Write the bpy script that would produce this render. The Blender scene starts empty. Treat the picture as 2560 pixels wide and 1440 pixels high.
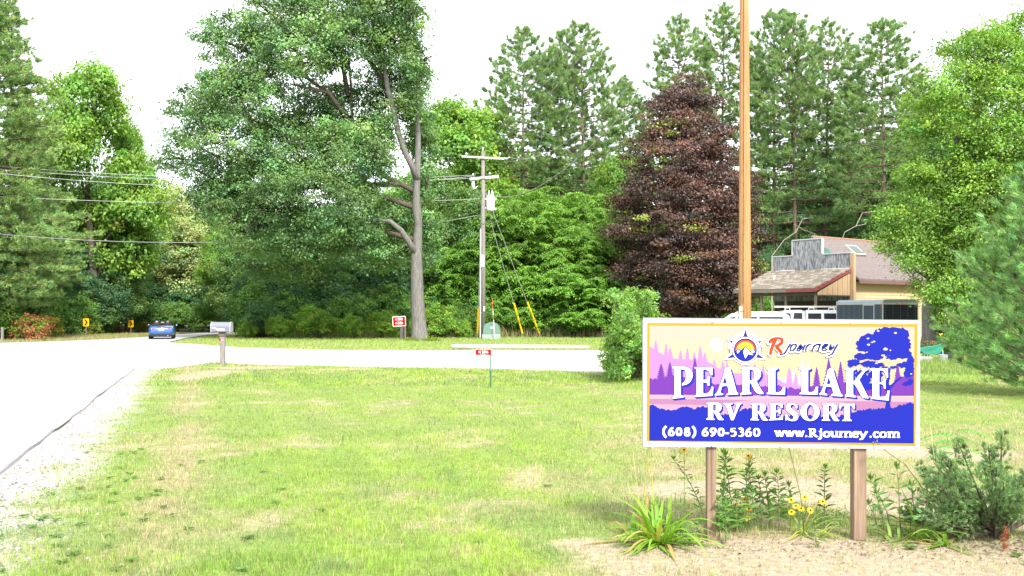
import bpy, math, random
import numpy as np
from mathutils import Vector, Matrix, noise as mnoise
from mathutils.geometry import tessellate_polygon

# ------------------------------------------------------------------ camera, sky, sun, exposure
scene = bpy.context.scene
FPX, HOR, EYE = 2489.0, 785.0, 1.75          # focal length and horizon row of a 2560 px wide frame, eye height
cam_d = bpy.data.cameras.new('camera'); cam = bpy.data.objects.new('camera', cam_d)
scene.collection.objects.link(cam); scene.camera = cam
cam.location = (0, 0, EYE); cam.rotation_euler = (math.radians(90), 0, 0)
cam_d.sensor_width = 36; cam_d.lens = 36 * FPX / 2560
cam_d.shift_y = (HOR - 720) / 2560
cam_d.clip_start = .1; cam_d.clip_end = 4000

SUN_EL, SUN_AZ = math.radians(46), math.radians(160)   # azimuth from north (+Y) clockwise
world = bpy.data.worlds.new('World'); scene.world = world; world.use_nodes = True
wn = world.node_tree; wn.nodes.clear()
w_out = wn.nodes.new('ShaderNodeOutputWorld'); w_bg = wn.nodes.new('ShaderNodeBackground')
w_sky = wn.nodes.new('ShaderNodeTexSky'); w_sky.sky_type = 'NISHITA'; w_sky.sun_disc = False
w_sky.sun_elevation = SUN_EL; w_sky.sun_rotation = SUN_AZ; w_sky.dust_density = 2.0
w_mix = wn.nodes.new('ShaderNodeMix'); w_mix.data_type = 'RGBA'
w_mix.inputs[0].default_value = .80
w_mix.inputs[7].default_value = (6.9, 7.0, 7.1, 1)     # thin bright cloud veil over the whole sky
wn.links.new(w_sky.outputs[0], w_mix.inputs[6]); wn.links.new(w_mix.outputs[2], w_bg.inputs[0])
w_bg.inputs[1].default_value = .12
wn.links.new(w_bg.outputs[0], w_out.inputs[0])
sd = bpy.data.lights.new('sun', 'SUN'); sd.energy = 2.8; sd.angle = math.radians(11); sd.color = (1, .955, .88)
sun = bpy.data.objects.new('sun', sd); scene.collection.objects.link(sun)
sdir = Vector((math.sin(SUN_AZ) * math.cos(SUN_EL), math.cos(SUN_AZ) * math.cos(SUN_EL), math.sin(SUN_EL)))
sun.rotation_euler = sdir.to_track_quat('Z', 'Y').to_euler()
scene.view_settings.view_transform = 'Standard'; scene.view_settings.look = 'None'
scene.view_settings.exposure = 1.75; scene.view_settings.gamma = 1.0
scene.view_settings.use_curve_mapping = False
scene.render.engine = 'CYCLES'
scene.cycles.max_bounces = 6; scene.cycles.diffuse_bounces = 3; scene.cycles.glossy_bounces = 2
scene.cycles.transmission_bounces = 4; scene.cycles.transparent_max_bounces = 6
scene.cycles.use_denoising = True

COL = scene.collection
PI = math.pi

# ------------------------------------------------------------------ helpers
def X_at(px, Y): return (px - 1280) / FPX * Y
def Z_at(py, Y): return EYE + (HOR - py) / FPX * Y
def at(px, py, Y): return Vector((X_at(px, Y), Y, Z_at(py, Y)))
def gr(px, py):
    Y = EYE * FPX / (py - HOR); return (X_at(px, Y), Y)

def tag(o, label=None, cat=None, group=None, kind=None):
    if label: o['label'] = label
    if cat: o['category'] = cat
    if group: o['group'] = group
    if kind: o['kind'] = kind
    return o

def empty(name, loc=(0, 0, 0), rz=0, label=None, cat=None, group=None):
    o = bpy.data.objects.new(name, None); COL.objects.link(o)
    o.location = loc; o.rotation_euler = (0, 0, rz); o.empty_display_size = .2
    return tag(o, label, cat, group)

def link(name, me, parent=None, mat=None, smooth=False):
    o = bpy.data.objects.new(name, me); COL.objects.link(o)
    if parent is not None: o.parent = parent
    if mat is not None and not me.materials:
        for m in (mat if isinstance(mat, (list, tuple)) else [mat]): me.materials.append(m)
    if smooth: me.shade_smooth()
    return o

def np_mesh(name, V, quads=None, tris=None, col=None, mats=None, midx=None, smooth=False):
    me = bpy.data.meshes.new(name)
    V = np.asarray(V, dtype=np.float32)
    loops, starts, totals = [], [], []
    off = 0
    for F in (quads, tris):
        if F is None or len(F) == 0: continue
        F = np.asarray(F, dtype=np.int32); n, k = F.shape
        loops.append(F.ravel()); starts.append(off + np.arange(n) * k); totals.append(np.full(n, k)); off += n * k
    loops = np.concatenate(loops); starts = np.concatenate(starts); totals = np.concatenate(totals)
    me.vertices.add(len(V)); me.vertices.foreach_set('co', V.ravel())
    me.loops.add(len(loops)); me.loops.foreach_set('vertex_index', loops.astype(np.int32))
    me.polygons.add(len(starts)); me.polygons.foreach_set('loop_start', starts.astype(np.int32))
    try: me.polygons.foreach_set('loop_total', totals.astype(np.int32))
    except Exception: pass
    if midx is not None: me.polygons.foreach_set('material_index', np.asarray(midx, dtype=np.int32))
    if smooth: me.polygons.foreach_set('use_smooth', np.ones(len(starts), dtype=bool))
    me.update(calc_edges=True)
    if col is not None:
        a = me.color_attributes.new('col', 'FLOAT_COLOR', 'POINT')
        c4 = np.ones((len(V), 4), dtype=np.float32); c4[:, :3] = col
        a.data.foreach_set('color', c4.ravel())
    for m in (mats or []): me.materials.append(m)
    return me

class MB:
    """collects simple shapes into one mesh"""
    def __init__(s): s.v = []; s.f = []; s.m = []
    def add(s, vs, fs, m=0):
        b = len(s.v); s.v += [tuple(v) for v in vs]; s.f += [tuple(b + i for i in f) for f in fs]; s.m += [m] * len(fs); return s
    def box(s, a, b, m=0, rz=0, c=None):
        x0, y0, z0 = a; x1, y1, z1 = b
        vs = [Vector(p) for p in ((x0,y0,z0),(x1,y0,z0),(x1,y1,z0),(x0,y1,z0),(x0,y0,z1),(x1,y0,z1),(x1,y1,z1),(x0,y1,z1))]
        if rz:
            c = Vector(c or ((x0+x1)/2, (y0+y1)/2, 0)); R = Matrix.Rotation(rz, 3, 'Z'); vs = [c + R @ (v - c) for v in vs]
        return s.add(vs, [(0,3,2,1),(4,5,6,7),(0,1,5,4),(1,2,6,5),(2,3,7,6),(3,0,4,7)], m)
    def obox(s, o, ux, uy, uz, m=0):
        """box from corner o with edge vectors"""
        o, ux, uy, uz = map(Vector, (o, ux, uy, uz))
        vs = [o, o+ux, o+ux+uy, o+uy, o+uz, o+ux+uz, o+ux+uy+uz, o+uy+uz]
        return s.add(vs, [(0,3,2,1),(4,5,6,7),(0,1,5,4),(1,2,6,5),(2,3,7,6),(3,0,4,7)], m)
    def tube(s, pts, rad, n=6, m=0, cap=True):
        pts = [Vector(p) for p in pts]
        if not hasattr(rad, '__len__'): rad = [rad] * len(pts)
        vs = []; up = Vector((0, 0, 1)); prev = None
        for i, p in enumerate(pts):
            d = (pts[min(i+1, len(pts)-1)] - pts[max(i-1, 0)])
            if d.length < 1e-9: d = up.copy()
            d.normalize()
            if prev is None:
                a = d.cross(Vector((1, 0, 0)) if abs(d.x) < .8 else Vector((0, 1, 0)))
            else:
                a = prev - d * prev.dot(d)
            a.normalize(); prev = a; b = d.cross(a)
            for k in range(n):
                t = 2 * PI * k / n; vs.append(p + (a * math.cos(t) + b * math.sin(t)) * rad[i])
        fs = []
        for i in range(len(pts) - 1):
            for k in range(n):
                k2 = (k + 1) % n; fs.append((i*n+k, i*n+k2, (i+1)*n+k2, (i+1)*n+k))
        if cap: fs.append(tuple(range(n))[::-1]); fs.append(tuple((len(pts)-1)*n + k for k in range(n)))
        return s.add(vs, fs, m)
    def cyl(s, a, b, r, n=12, m=0, r2=None): return s.tube([a, b], [r, r if r2 is None else r2], n, m)
    def prism(s, poly, o, u, v, w, m=0):
        """poly [(a,b)] in plane o+a*u+b*v extruded by vector w"""
        o, u, v, w = map(Vector, (o, u, v, w)); n = len(poly)
        P = [o + u * a + v * b for a, b in poly]
        vs = P + [p + w for p in P]
        tri = tessellate_polygon([[Vector((a, b, 0)) for a, b in poly]])
        fs = [t for t in tri] + [tuple(n + i for i in t[::-1]) for t in tri]
        fs += [(i, (i+1) % n, n + (i+1) % n, n + i) for i in range(n)]
        return s.add(vs, fs, m)
    def ellips(s, c, r, nu=10, nv=7, m=0):
        vs, fs = [], []
        for j in range(nv + 1):
            th = PI * j / nv
            for i in range(nu):
                ph = 2 * PI * i / nu
                vs.append((c[0] + r[0]*math.sin(th)*math.cos(ph), c[1] + r[1]*math.sin(th)*math.sin(ph), c[2] + r[2]*math.cos(th)))
        for j in range(nv):
            for i in range(nu):
                a, b = j*nu+i, j*nu+(i+1) % nu; fs.append((a, a+nu, b+nu, b))
        return s.add(vs, fs, m)
    def mesh(s, name, mats=None, smooth=False):
        me = bpy.data.meshes.new(name); me.from_pydata(s.v, [], s.f)
        for m in (mats if isinstance(mats, (list, tuple)) else [mats] if mats else []): me.materials.append(m)
        me.polygons.foreach_set('material_index', s.m)
        if smooth: me.polygons.foreach_set('use_smooth', [True] * len(s.f))
        me.update(); return me
    def build(s, name, mats, parent=None, smooth=False, bevel=0):
        o = link(name, s.mesh(name, mats, smooth), parent)
        if bevel:
            b = o.modifiers.new('bevel', 'BEVEL'); b.width = bevel; b.segments = 2; b.limit_method = 'ANGLE'
        return o

# ------------------------------------------------------------------ numpy noise
def vnoise(x, y, sc, seed=0):
    x = np.asarray(x) / sc + 1000.3 + seed * 17.13; y = np.asarray(y) / sc + 1000.7 + seed * 5.71
    xi, yi = np.floor(x).astype(np.int64), np.floor(y).astype(np.int64); fx, fy = x - xi, y - yi
    fx = fx * fx * (3 - 2 * fx); fy = fy * fy * (3 - 2 * fy)
    def h(a, b):
        n = (a * 374761393 + b * 668265263 + seed * 974711) & 0x7fffffff
        n = ((n ^ (n >> 13)) * 1274126177) & 0x7fffffff
        return ((n ^ (n >> 16)) & 0xffff) / 65535.0
    return (h(xi, yi) * (1-fx) + h(xi+1, yi) * fx) * (1-fy) + (h(xi, yi+1) * (1-fx) + h(xi+1, yi+1) * fx) * fy
def fbm(x, y, sc, seed=0):
    return (vnoise(x, y, sc, seed) * .5 + vnoise(x, y, sc*.47, seed+1) * .28 + vnoise(x, y, sc*.21, seed+2) * .22)
def sstep(a, b, x):
    t = np.clip((np.asarray(x) - a) / (b - a), 0, 1); return t * t * (3 - 2 * t)

# ------------------------------------------------------------------ materials
def M_new(name):
    m = bpy.data.materials.new(name); m.use_nodes = True; nt = m.node_tree; nt.nodes.clear()
    out = nt.nodes.new('ShaderNodeOutputMaterial'); return m, nt, out
def srgb(r, g, b, k=1.0):
    f = lambda c: ((c/255+.055)/1.055)**2.4 if c > 10 else c/255/12.92
    return (f(r)*k, f(g)*k, f(b)*k, 1)
def mat(name, c, rough=.7, metal=0, var=.25, sc=8, spec=.4, bump=0, bsc=40, stretch=(1, 1, 1), c2=None, coat=0, obj=True):
    """principled with noise variation of the base colour"""
    m, nt, out = M_new(name); p = nt.nodes.new('ShaderNodeBsdfPrincipled')
    nt.links.new(p.outputs[0], out.inputs[0])
    p.inputs['Roughness'].default_value = rough; p.inputs['Metallic'].default_value = metal
    p.inputs['Specular IOR Level'].default_value = spec
    if coat: p.inputs['Coat Weight'].default_value = coat
    c = tuple(c)[:3]; c2 = tuple(c2)[:3] if c2 else tuple(v * (1 - var) for v in c)
    tc = nt.nodes.new('ShaderNodeTexCoord'); mp = nt.nodes.new('ShaderNodeMapping'); mp.inputs['Scale'].default_value = stretch
    nt.links.new(tc.outputs['Object' if obj else 'Generated'], mp.inputs[0])
    nz = nt.nodes.new('ShaderNodeTexNoise'); nz.inputs['Scale'].default_value = sc; nz.inputs['Detail'].default_value = 6
    nz.inputs['Roughness'].default_value = .65
    nt.links.new(mp.outputs[0], nz.inputs[0])
    rp = nt.nodes.new('ShaderNodeValToRGB'); rp.color_ramp.elements[0].position = .32; rp.color_ramp.elements[1].position = .68
    rp.color_ramp.elements[0].color = c2 + (1,); rp.color_ramp.elements[1].color = c + (1,)
    nt.links.new(nz.outputs[0], rp.inputs[0]); nt.links.new(rp.outputs[0], p.inputs['Base Color'])
    if bump:
        n2 = nt.nodes.new('ShaderNodeTexNoise'); n2.inputs['Scale'].default_value = bsc; n2.inputs['Detail'].default_value = 5
        nt.links.new(mp.outputs[0], n2.inputs[0])
        bp = nt.nodes.new('ShaderNodeBump'); bp.inputs['Strength'].default_value = bump; bp.inputs['Distance'].default_value = .03
        nt.links.new(n2.outputs[0], bp.inputs['Height']); nt.links.new(bp.outputs[0], p.inputs['Normal'])
    return m
def flat(name, c, rough=.45, spec=.3, metal=0):
    m, nt, out = M_new(name); p = nt.nodes.new('ShaderNodeBsdfPrincipled'); nt.links.new(p.outputs[0], out.inputs[0])
    p.inputs['Base Color'].default_value = tuple(c)[:3] + (1,); p.inputs['Roughness'].default_value = rough
    p.inputs['Specular IOR Level'].default_value = spec; p.inputs['Metallic'].default_value = metal
    return m
def leaf_mat(name, trans=.3, rough=.5, spec=.25, tcol=(1.15, 1.2, .45), nvar=0):
    m, nt, out = M_new(name)
    at_ = nt.nodes.new('ShaderNodeAttribute'); at_.attribute_name = 'col'
    p = nt.nodes.new('ShaderNodeBsdfPrincipled'); p.inputs['Roughness'].default_value = rough
    p.inputs['Specular IOR Level'].default_value = spec
    t = nt.nodes.new('ShaderNodeBsdfTranslucent'); mx = nt.nodes.new('ShaderNodeMixShader'); mx.inputs[0].default_value = trans
    mu = nt.nodes.new('ShaderNodeMix'); mu.data_type = 'RGBA'; mu.blend_type = 'MULTIPLY'; mu.inputs[0].default_value = 1
    mu.inputs[7].default_value = tcol + (1,)
    nt.links.new(at_.outputs['Color'], p.inputs['Base Color']); nt.links.new(at_.outputs['Color'], mu.inputs[6])
    nt.links.new(mu.outputs[2], t.inputs[0]); nt.links.new(p.outputs[0], mx.inputs[1]); nt.links.new(t.outputs[0], mx.inputs[2])
    nt.links.new(mx.outputs[0], out.inputs[0]); return m
def glass_mat(name, c=(.02, .025, .03), rough=.06):
    return flat(name, c, rough, .8)

LEAF = leaf_mat('leaf', .42)
NEEDLE = leaf_mat('needle', .26, .6, .15, (1.1, 1.15, .6))
PURPLE = leaf_mat('purple_leaf', .2, .5, .35, (1.7, .7, .5))
GRASS = leaf_mat('grass_blade', .35, .6, .15, (1.05, 1.1, .5))
BARK = mat('bark', (.20, .19, .18), .95, var=.55, sc=5, bump=.9, bsc=14, stretch=(3, 3, .45), spec=.1)
BARK_D = mat('bark_dark', (.13, .105, .085), .95, var=.5, sc=4, bump=.8, bsc=12, stretch=(3, 3, .5), spec=.1)
BARK_P = mat('pine_bark', (.25, .18, .145), .95, var=.5, sc=3, bump=.8, bsc=10, stretch=(3, 3, .6), spec=.1)
WOOD_GREY = mat('weathered_wood', (.25, .23, .215), .9, var=.45, sc=10, bump=.4, bsc=30, stretch=(4, 4, .35), spec=.15)
STEEL = mat('galvanised_steel', (.55, .57, .58), .45, .7, var=.15, sc=12)
WHITE = mat('white_paint', (.8, .8, .79), .45, var=.08, sc=10)
BLACK = mat('black_rubber', (.02, .02, .022), .8, var=.2)
DARK = mat('dark_grey', (.05, .055, .06), .6, var=.3)
CONCRETE = mat('concrete', (.42, .42, .40), .9, var=.2, sc=12, bump=.3)
YELLOW = mat('yellow_plastic', (.75, .50, .01), .45, var=.12, sc=3)
RED = flat('red_print', srgb(238, 30, 48, .62))
PRINT_W = flat('white_print', (.8, .8, .8))
GLASS = flat('dark_glass', (.02, .025, .03), .25, .3)

# ------------------------------------------------------------------ ground, road, driveway
def refine(poly, step, jit, seed, closed=True):
    rnd = random.Random(seed); out = []
    n = len(poly)
    for i in range(n if closed else n - 1):
        a, b = Vector(poly[i]), Vector(poly[(i+1) % n]); L = (b-a).length; k = max(1, min(160, int(L/step)))
        for j in range(k):
            p = a.lerp(b, j/k); nrm = Vector((-(b-a).y, (b-a).x)).normalized()
            q = p + nrm * ((vnoise(np.array([p.x]), np.array([p.y]), step*3, seed)[0] - .5) * 2 * jit + rnd.uniform(-1, 1) * jit * .4)
            out.append((q.x, q.y))
    return out
def in_poly(x, y, poly):
    x = np.asarray(x); y = np.asarray(y); r = np.zeros(x.shape, bool); n = len(poly)
    for i in range(n):
        x1, y1 = poly[i]; x2, y2 = poly[(i+1) % n]
        if y1 == y2: continue
        c = ((y1 > y) != (y2 > y)) & (x < (x2-x1)*(y-y1)/(y2-y1)+x1); r ^= c
    return r
def sheet(name, poly, z, m, kind='structure', thick=0):
    vs = [Vector((x, y, 0)) for x, y in poly]
    tri = tessellate_polygon([vs]); n = len(vs)
    V = [(v.x, v.y, z) for v in vs]; F = [tuple(t) for t in tri]
    me = bpy.data.meshes.new(name)
    if thick:
        V += [(v.x, v.y, z - thick) for v in vs]; F += [(i, n+i, n+(i+1) % n, (i+1) % n) for i in range(n)]
    me.from_pydata(V, [], F); me.update()
    # make the top face up
    for p in me.polygons:
        if p.index < len(tri) and p.normal.z < 0: p.flip()
    o = link(name, me, None, m); return tag(o, kind=kind)

UEDGE = -2.2
road_poly = [(-2.2-.31*Y, Y) for Y in (-20, 0, 10, 20, 31, 33, 45, 60.5)]
road_poly = [(x, y) for x, y in road_poly]
road_poly += [(-23.4, 71.4), (-25.1, 82.2), (-25.2, 87), (-24.5, 89.6), (-21.1, 91.2), (-10, 93), (10, 95)]
road_poly += [(10, 100), (-10, 98.4), (-21, 97), (-26, 94.5), (-28, 89.5), (-28.1, 84), (-27.5, 75), (-27.6, 67), (-28.4, 64), (-29.3, 61), (-30.8, 58.8), (-35, 51.5), (-48, 46), (-90, 38), (-90, 22), (-45, 24), (-26, 26), (-17, 14), (-11.6, 0), (-5.4, -20)]
road_r = refine(road_poly, .9, .035, 5)
drive_poly = [gr(*p) for p in ((400,926),(480,915),(520,908.5),(560,909),(640,912),(900,917),(1200,922),(1500,932),(1620,938),(1800,944),(2010,938),(2180,925),(2235,895),(2250,864),(1900,868),(1700,872),(1500,877.5),(1200,877.5),(900,877),(750,875),(600,870),(520,864),(421,857))] + [(-22.5, 60), (-13.2, 32)]
drive_r = refine(drive_poly, .8, .14, 9)

def lawn_state(x, y):
    """cover 0..1 (grass amount), dry 0..1 (straw), lime 0..1"""
    u = x + .31 * y
    n1 = fbm(x, y, 1.3, 3); n2 = fbm(x, y, .45, 11); n3 = fbm(x, y, 3.5, 21)
    cover = sstep(-2.0, -.95, u + (n2-.5)*1.1 + (n1-.5)*.5)
    far = sstep(31, 33.5, y)
    dry = .48 * sstep(.44, .68, n1 * .6 + n2 * .4)
    strip = np.exp(-((u + .35 + .35*(n3-.5)*2) / .38) ** 2) * sstep(4, 9, y) * sstep(.28, .5, n2*.5+n1*.5)
    dry = np.maximum(dry, strip * .8)
    # poor sandy soil round the sign
    def blob(cx, cy, rx, ry): return np.exp(-(((x-cx)/rx)**2 + ((y-cy)/ry)**2) ** 1.5)
    sand = np.maximum.reduce([blob(2.3, 6.95, 2.3, .95), blob(3.6, 6.9, 2., .9), blob(2.5, 9.9, 1.6, .75), blob(.62, 7.5, .42, .3), blob(3.9, 9.2, 1.3, .9), blob(5.2, 12.5, 1.2, .8),
                              blob(-8.3, 32.3, 1.6, 1.0), blob(-8.9, 28.5, .8, 2.6), blob(-5.2, 31.5, 1.3, .5)])
    right = sstep(-.3, 1.4, x - .06*y + (n3-.5)*1.2) * sstep(19, 12, y)
    dry = np.maximum(dry, right * (.42 + .5 * sstep(.4, .62, n2)))
    sandm = sstep(.40, .72, sand * (.55 + .75 * n2 + .25 * n1))
    cover = cover * (1 - .60 * sandm); dry = np.maximum(dry, sandm * .8)
    cover = cover * (1 - .45 * sstep(.56, .7, n2) * sstep(.5, .62, n1))
    stripe = .5 + .5 * np.sin(u * 2 * PI / 1.05 + 1.2 * n3 + .5)
    lime = np.clip(.24 + .62 * stripe * sstep(.3, 1.6, u) + .8 * (n1 - .5) + .5 * (n3 - .5), 0, 1) * (1 - .75 * right)
    return cover, np.clip(dry, 0, 1), lime, sandm

C_SAND = np.array([.31, .245, .195]); C_SOIL = np.array([.23, .185, .115]); C_UNDER = np.array([.14, .19, .045])
C_GRAVEL = np.array([.355, .335, .305])
def lawn_col(x, y):
    cover, dry, lime, sandm = lawn_state(x, y)
    g = C_UNDER[None, :] * (1 - dry[:, None]) + C_SOIL[None, :] * dry[:, None]
    g = g * (.8 + .4 * fbm(x, y, .3, 31))[:, None]
    u = x + .31 * y; grav = sstep(-.7, -1.5, u + (fbm(x, y, .7, 41) - .5) * .8)
    base = C_SAND[None, :] * (1 - grav[:, None]) + C_GRAVEL[None, :] * grav[:, None]
    k = np.clip(cover * 1.1, 0, 1)[:, None]
    return base * (1 - k) + g * k

def ground_z(x, y):
    return .035 * (fbm(x, y, 4.0, 51) - .5) + .012 * (fbm(x, y, .6, 61) - .5)

def vc_ground_mat(name, sc=14, amt=.45, bump=.6):
    m, nt, out = M_new(name); p = nt.nodes.new('ShaderNodeBsdfPrincipled'); nt.links.new(p.outputs[0], out.inputs[0])
    p.inputs['Roughness'].default_value = .95; p.inputs['Specular IOR Level'].default_value = .1
    a = nt.nodes.new('ShaderNodeAttribute'); a.attribute_name = 'col'
    tc = nt.nodes.new('ShaderNodeTexCoord')
    nz = nt.nodes.new('ShaderNodeTexNoise'); nz.inputs['Scale'].default_value = sc; nz.inputs['Detail'].default_value = 8; nz.inputs['Roughness'].default_value = .75
    nt.links.new(tc.outputs['Object'], nz.inputs[0])
    mr = nt.nodes.new('ShaderNodeMapRange'); mr.inputs[1].default_value = .3; mr.inputs[2].default_value = .7
    mr.inputs[3].default_value = 1 - amt; mr.inputs[4].default_value = 1 + amt
    nt.links.new(nz.outputs[0], mr.inputs[0])
    mu = nt.nodes.new('ShaderNodeVectorMath'); mu.operation = 'SCALE'
    nt.links.new(a.outputs['Color'], mu.inputs[0]); nt.links.new(mr.outputs[0], mu.inputs['Scale'])
    nt.links.new(mu.outputs[0], p.inputs['Base Color'])
    bp = nt.nodes.new('ShaderNodeBump'); bp.inputs['Strength'].default_value = bump; bp.inputs['Distance'].default_value = .02
    nt.links.new(nz.outputs[0], bp.inputs['Height']); nt.links.new(bp.outputs[0], p.inputs['Normal'])
    return m
GM = vc_ground_mat('lawn_soil')
def grid_sheet(name, x0, x1, y0, y1, res, colf, z0=0, zf=None, m=GM):
    nx, ny = int((x1-x0)/res)+1, int((y1-y0)/res)+1
    X, Y = np.meshgrid(np.linspace(x0, x1, nx), np.linspace(y0, y1, ny)); X = X.ravel(); Y = Y.ravel()
    Z = np.full_like(X, z0) + (zf(X, Y) if zf else 0)
    i = np.arange(nx-1)[None, :] + nx * np.arange(ny-1)[:, None]; i = i.ravel()
    me = np_mesh(name, np.stack([X, Y, Z], 1), quads=np.stack([i, i+1, i+nx+1, i+nx], 1), col=colf(X, Y), mats=[m], smooth=True)
    o = bpy.data.objects.new(name, me); COL.objects.link(o); return tag(o, kind='structure')

def far_col(x, y):
    n = fbm(x, y, 2.5, 71)
    g = np.array([.155, .20, .045])[None, :] * (.75 + .5 * fbm(x, y, .8, 72))[:, None]
    s = np.array([.33, .28, .15])[None, :]
    k = (sstep(.5, .68, n) * .55)[:, None]
    return g * (1-k) + s * k
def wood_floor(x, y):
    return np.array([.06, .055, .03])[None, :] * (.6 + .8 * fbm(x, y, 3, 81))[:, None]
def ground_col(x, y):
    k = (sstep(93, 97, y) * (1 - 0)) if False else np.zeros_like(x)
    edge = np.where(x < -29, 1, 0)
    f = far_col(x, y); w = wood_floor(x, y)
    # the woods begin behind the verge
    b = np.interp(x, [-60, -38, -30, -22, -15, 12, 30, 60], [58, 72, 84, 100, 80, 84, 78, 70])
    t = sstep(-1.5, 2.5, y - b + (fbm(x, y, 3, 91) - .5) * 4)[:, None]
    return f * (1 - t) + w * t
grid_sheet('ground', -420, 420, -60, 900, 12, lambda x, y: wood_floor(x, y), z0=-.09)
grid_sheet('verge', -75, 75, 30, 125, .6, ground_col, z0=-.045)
grid_sheet('lawn', -14, 27, -6, 46, .15, lawn_col, z0=.0, zf=lambda x, y: ground_z(x, y) * sstep(46, 40, y) * sstep(-2.2, -1.2, x + .31*y))

ASPH = mat('old_asphalt', (.385, .38, .395), .9, var=.12, sc=30, c2=(.25, .245, .265), bump=.25, bsc=90, spec=.2)
nt = ASPH.node_tree
ASPH_D = mat('cracked_asphalt', (.34, .335, .345), .95, c2=(.15, .15, .155), sc=34, bump=.6, bsc=60, spec=.15)
GRAVEL = mat('pale_gravel', (.46, .44, .41), .95, c2=(.35, .33, .30), sc=9, bump=.5, bsc=70, spec=.1)
PAINT = mat('road_paint', (.62, .62, .60), .8, var=.15, sc=14)
PAINT_Y = mat('worn_yellow_paint', (.50, .46, .34), .85, c2=(.46, .45, .42), sc=10)
sheet('driveway', drive_r, .034, GRAVEL, thick=.08)
road = sheet('road', road_r, .042, ASPH, thick=.09)
def along(u0, u1, y0, y1, z, name, m, parent, jit=.0, step=.5, seed=1):
    n = int((y1-y0)/step); L, R = [], []
    for i in range(n+1):
        y = y0 + (y1-y0)*i/n
        a = (vnoise(np.array([y]), np.array([0.]), .7, seed)[0]-.5)*jit; b = (vnoise(np.array([y]), np.array([9.]), .9, seed+5)[0]-.5)*jit*2
        L.append((u0-.31*y+a, y, z)); R.append((u1-.31*y+b, y, z))
    V = L + R; F = [(i, n+1+i, n+2+i, i+1) for i in range(n)]
    me = bpy.data.meshes.new(name); me.from_pydata(V, [], F); me.update(); return link(name, me, parent, m)
along(-2.58, -2.46, -10, 58, .046, 'edge_line', PAINT, road)
along(-2.44, -2.20, -10, 31.5, .046, 'cracked_edge', ASPH_D, road, jit=.03, step=.4)
along(-2.42, -2.30, 33, 60, .046, 'cracked_edge', ASPH_D, road, jit=.10, step=.3, seed=4)
along(-6.92, -6.82, -10, 62, .046, 'centre_line', PAINT_Y, road)
along(-6.72, -6.62, -10, 62, .046, 'centre_line', PAINT_Y, road)

# ------------------------------------------------------------------ foliage machinery
def unit(v): return v / np.maximum(np.linalg.norm(v, axis=1, keepdims=True), 1e-9)
def rand_dirs(rng, n): return unit(rng.normal(size=(n, 3)))
def leaf_quads(C, D, N, L, W, fold=.25):
    """C centre, D direction, N normal -> verts, quads"""
    D = unit(D); S = unit(np.cross(N, D)); N2 = np.cross(D, S)
    L = np.asarray(L).reshape(-1, 1) * np.ones((len(C), 1)); W = np.asarray(W).reshape(-1, 1) * np.ones((len(C), 1))
    b = C - D * L * .5; t = C + D * L * .5 - N2 * L * .12
    m = C - D * L * .05 
    l = m + S * W * .5 + N2 * W * fold; r = m - S * W * .5 + N2 * W * fold
    V = np.stack([b, r, t, l], 1).reshape(-1, 3); i = np.arange(len(C)) * 4
    return V, np.stack([i, i+1, i+2, i+3], 1)
def rep4(c): return np.repeat(c, 4, axis=0)

def crown_mesh(name, rng, lobes, ncl, per, cr, lsz, col, colv=.2, hue=.12, m=None, reject=None, flatten=.6, shell=(.62, 1.05), down=.0, top_bias=.15, odd=None):
    """lobes [(x,y,z,rx,ry,rz)]; ncl clusters of per leaves inside radius cr"""
    lb = np.array(lobes, dtype=float)
    w = (lb[:, 3]*lb[:, 4] + lb[:, 4]*lb[:, 5] + lb[:, 3]*lb[:, 5]); w /= w.sum()
    k = rng.choice(len(lb), ncl, p=w); d = rand_dirs(rng, ncl); d[:, 2] += top_bias; d = unit(d)
    rr = rng.uniform(shell[0], shell[1], ncl); sp = rng.random(ncl) < .14; rr[sp] = rng.uniform(1.0, 1.24, sp.sum()); rr = rr[:, None]
    C = lb[k, :3] + d * lb[k, 3:] * rr
    # drop clusters buried in other lobes
    bur = np.full(ncl, 9.)
    for j in range(len(lb)):
        q = np.linalg.norm((C - lb[j, :3]) / lb[j, 3:], axis=1); q[k == j] = 9; bur = np.minimum(bur, q)
    keep = (bur > .62) | (rng.random(ncl) < .12)
    if reject is not None: keep &= ~reject(C)
    C, d, k = C[keep], d[keep], k[keep]; n = len(C)
    csz = rng.uniform(.55, 1.5, n)
    lc = np.asarray(col)[None, :] * (1 + colv * rng.normal(size=(n, 1)))
    lc = lc * (1 + hue * rng.normal(size=(n, 1)) * np.array([[1.0, .15, -.6]]))
    if odd is not None:
        o = rng.random(n) < odd[0]; lc[o] = np.asarray(odd[1])[None, :] * rng.uniform(.8, 1.2, (o.sum(), 1))
    lc = np.clip(lc, .006, .8)
    ci = np.repeat(np.arange(n), per); N = len(ci)
    off = np.clip(rng.normal(size=(N, 3)) * .5, -.95, .95); off[:, 2] *= flatten; R = (cr * csz[ci])[:, None]
    P = C[ci] + off * R
    P[:, 2] -= down * (np.linalg.norm(off[:, :2], axis=1) ** 2) * R[:, 0]
    out = d[ci] * .55 + np.array([0, 0, .55]) + off * .5 + rng.normal(size=(N, 3)) * .42
    Dn = unit(off * np.array([1, 1, .3]) + rng.normal(size=(N, 3)) * .5 + np.array([0, 0, -.25]))
    sz = lsz * rng.uniform(.6, 1.35, N)
    V, Q = leaf_quads(P, Dn, unit(out), sz, sz * rng.uniform(.45, .75, N))
    c = np.clip(lc[ci] * rng.uniform(.8, 1.22, (N, 1)), .004, .85)
    return np_mesh(name, V, quads=Q, col=rep4(c), mats=[m or LEAF]), C

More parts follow.
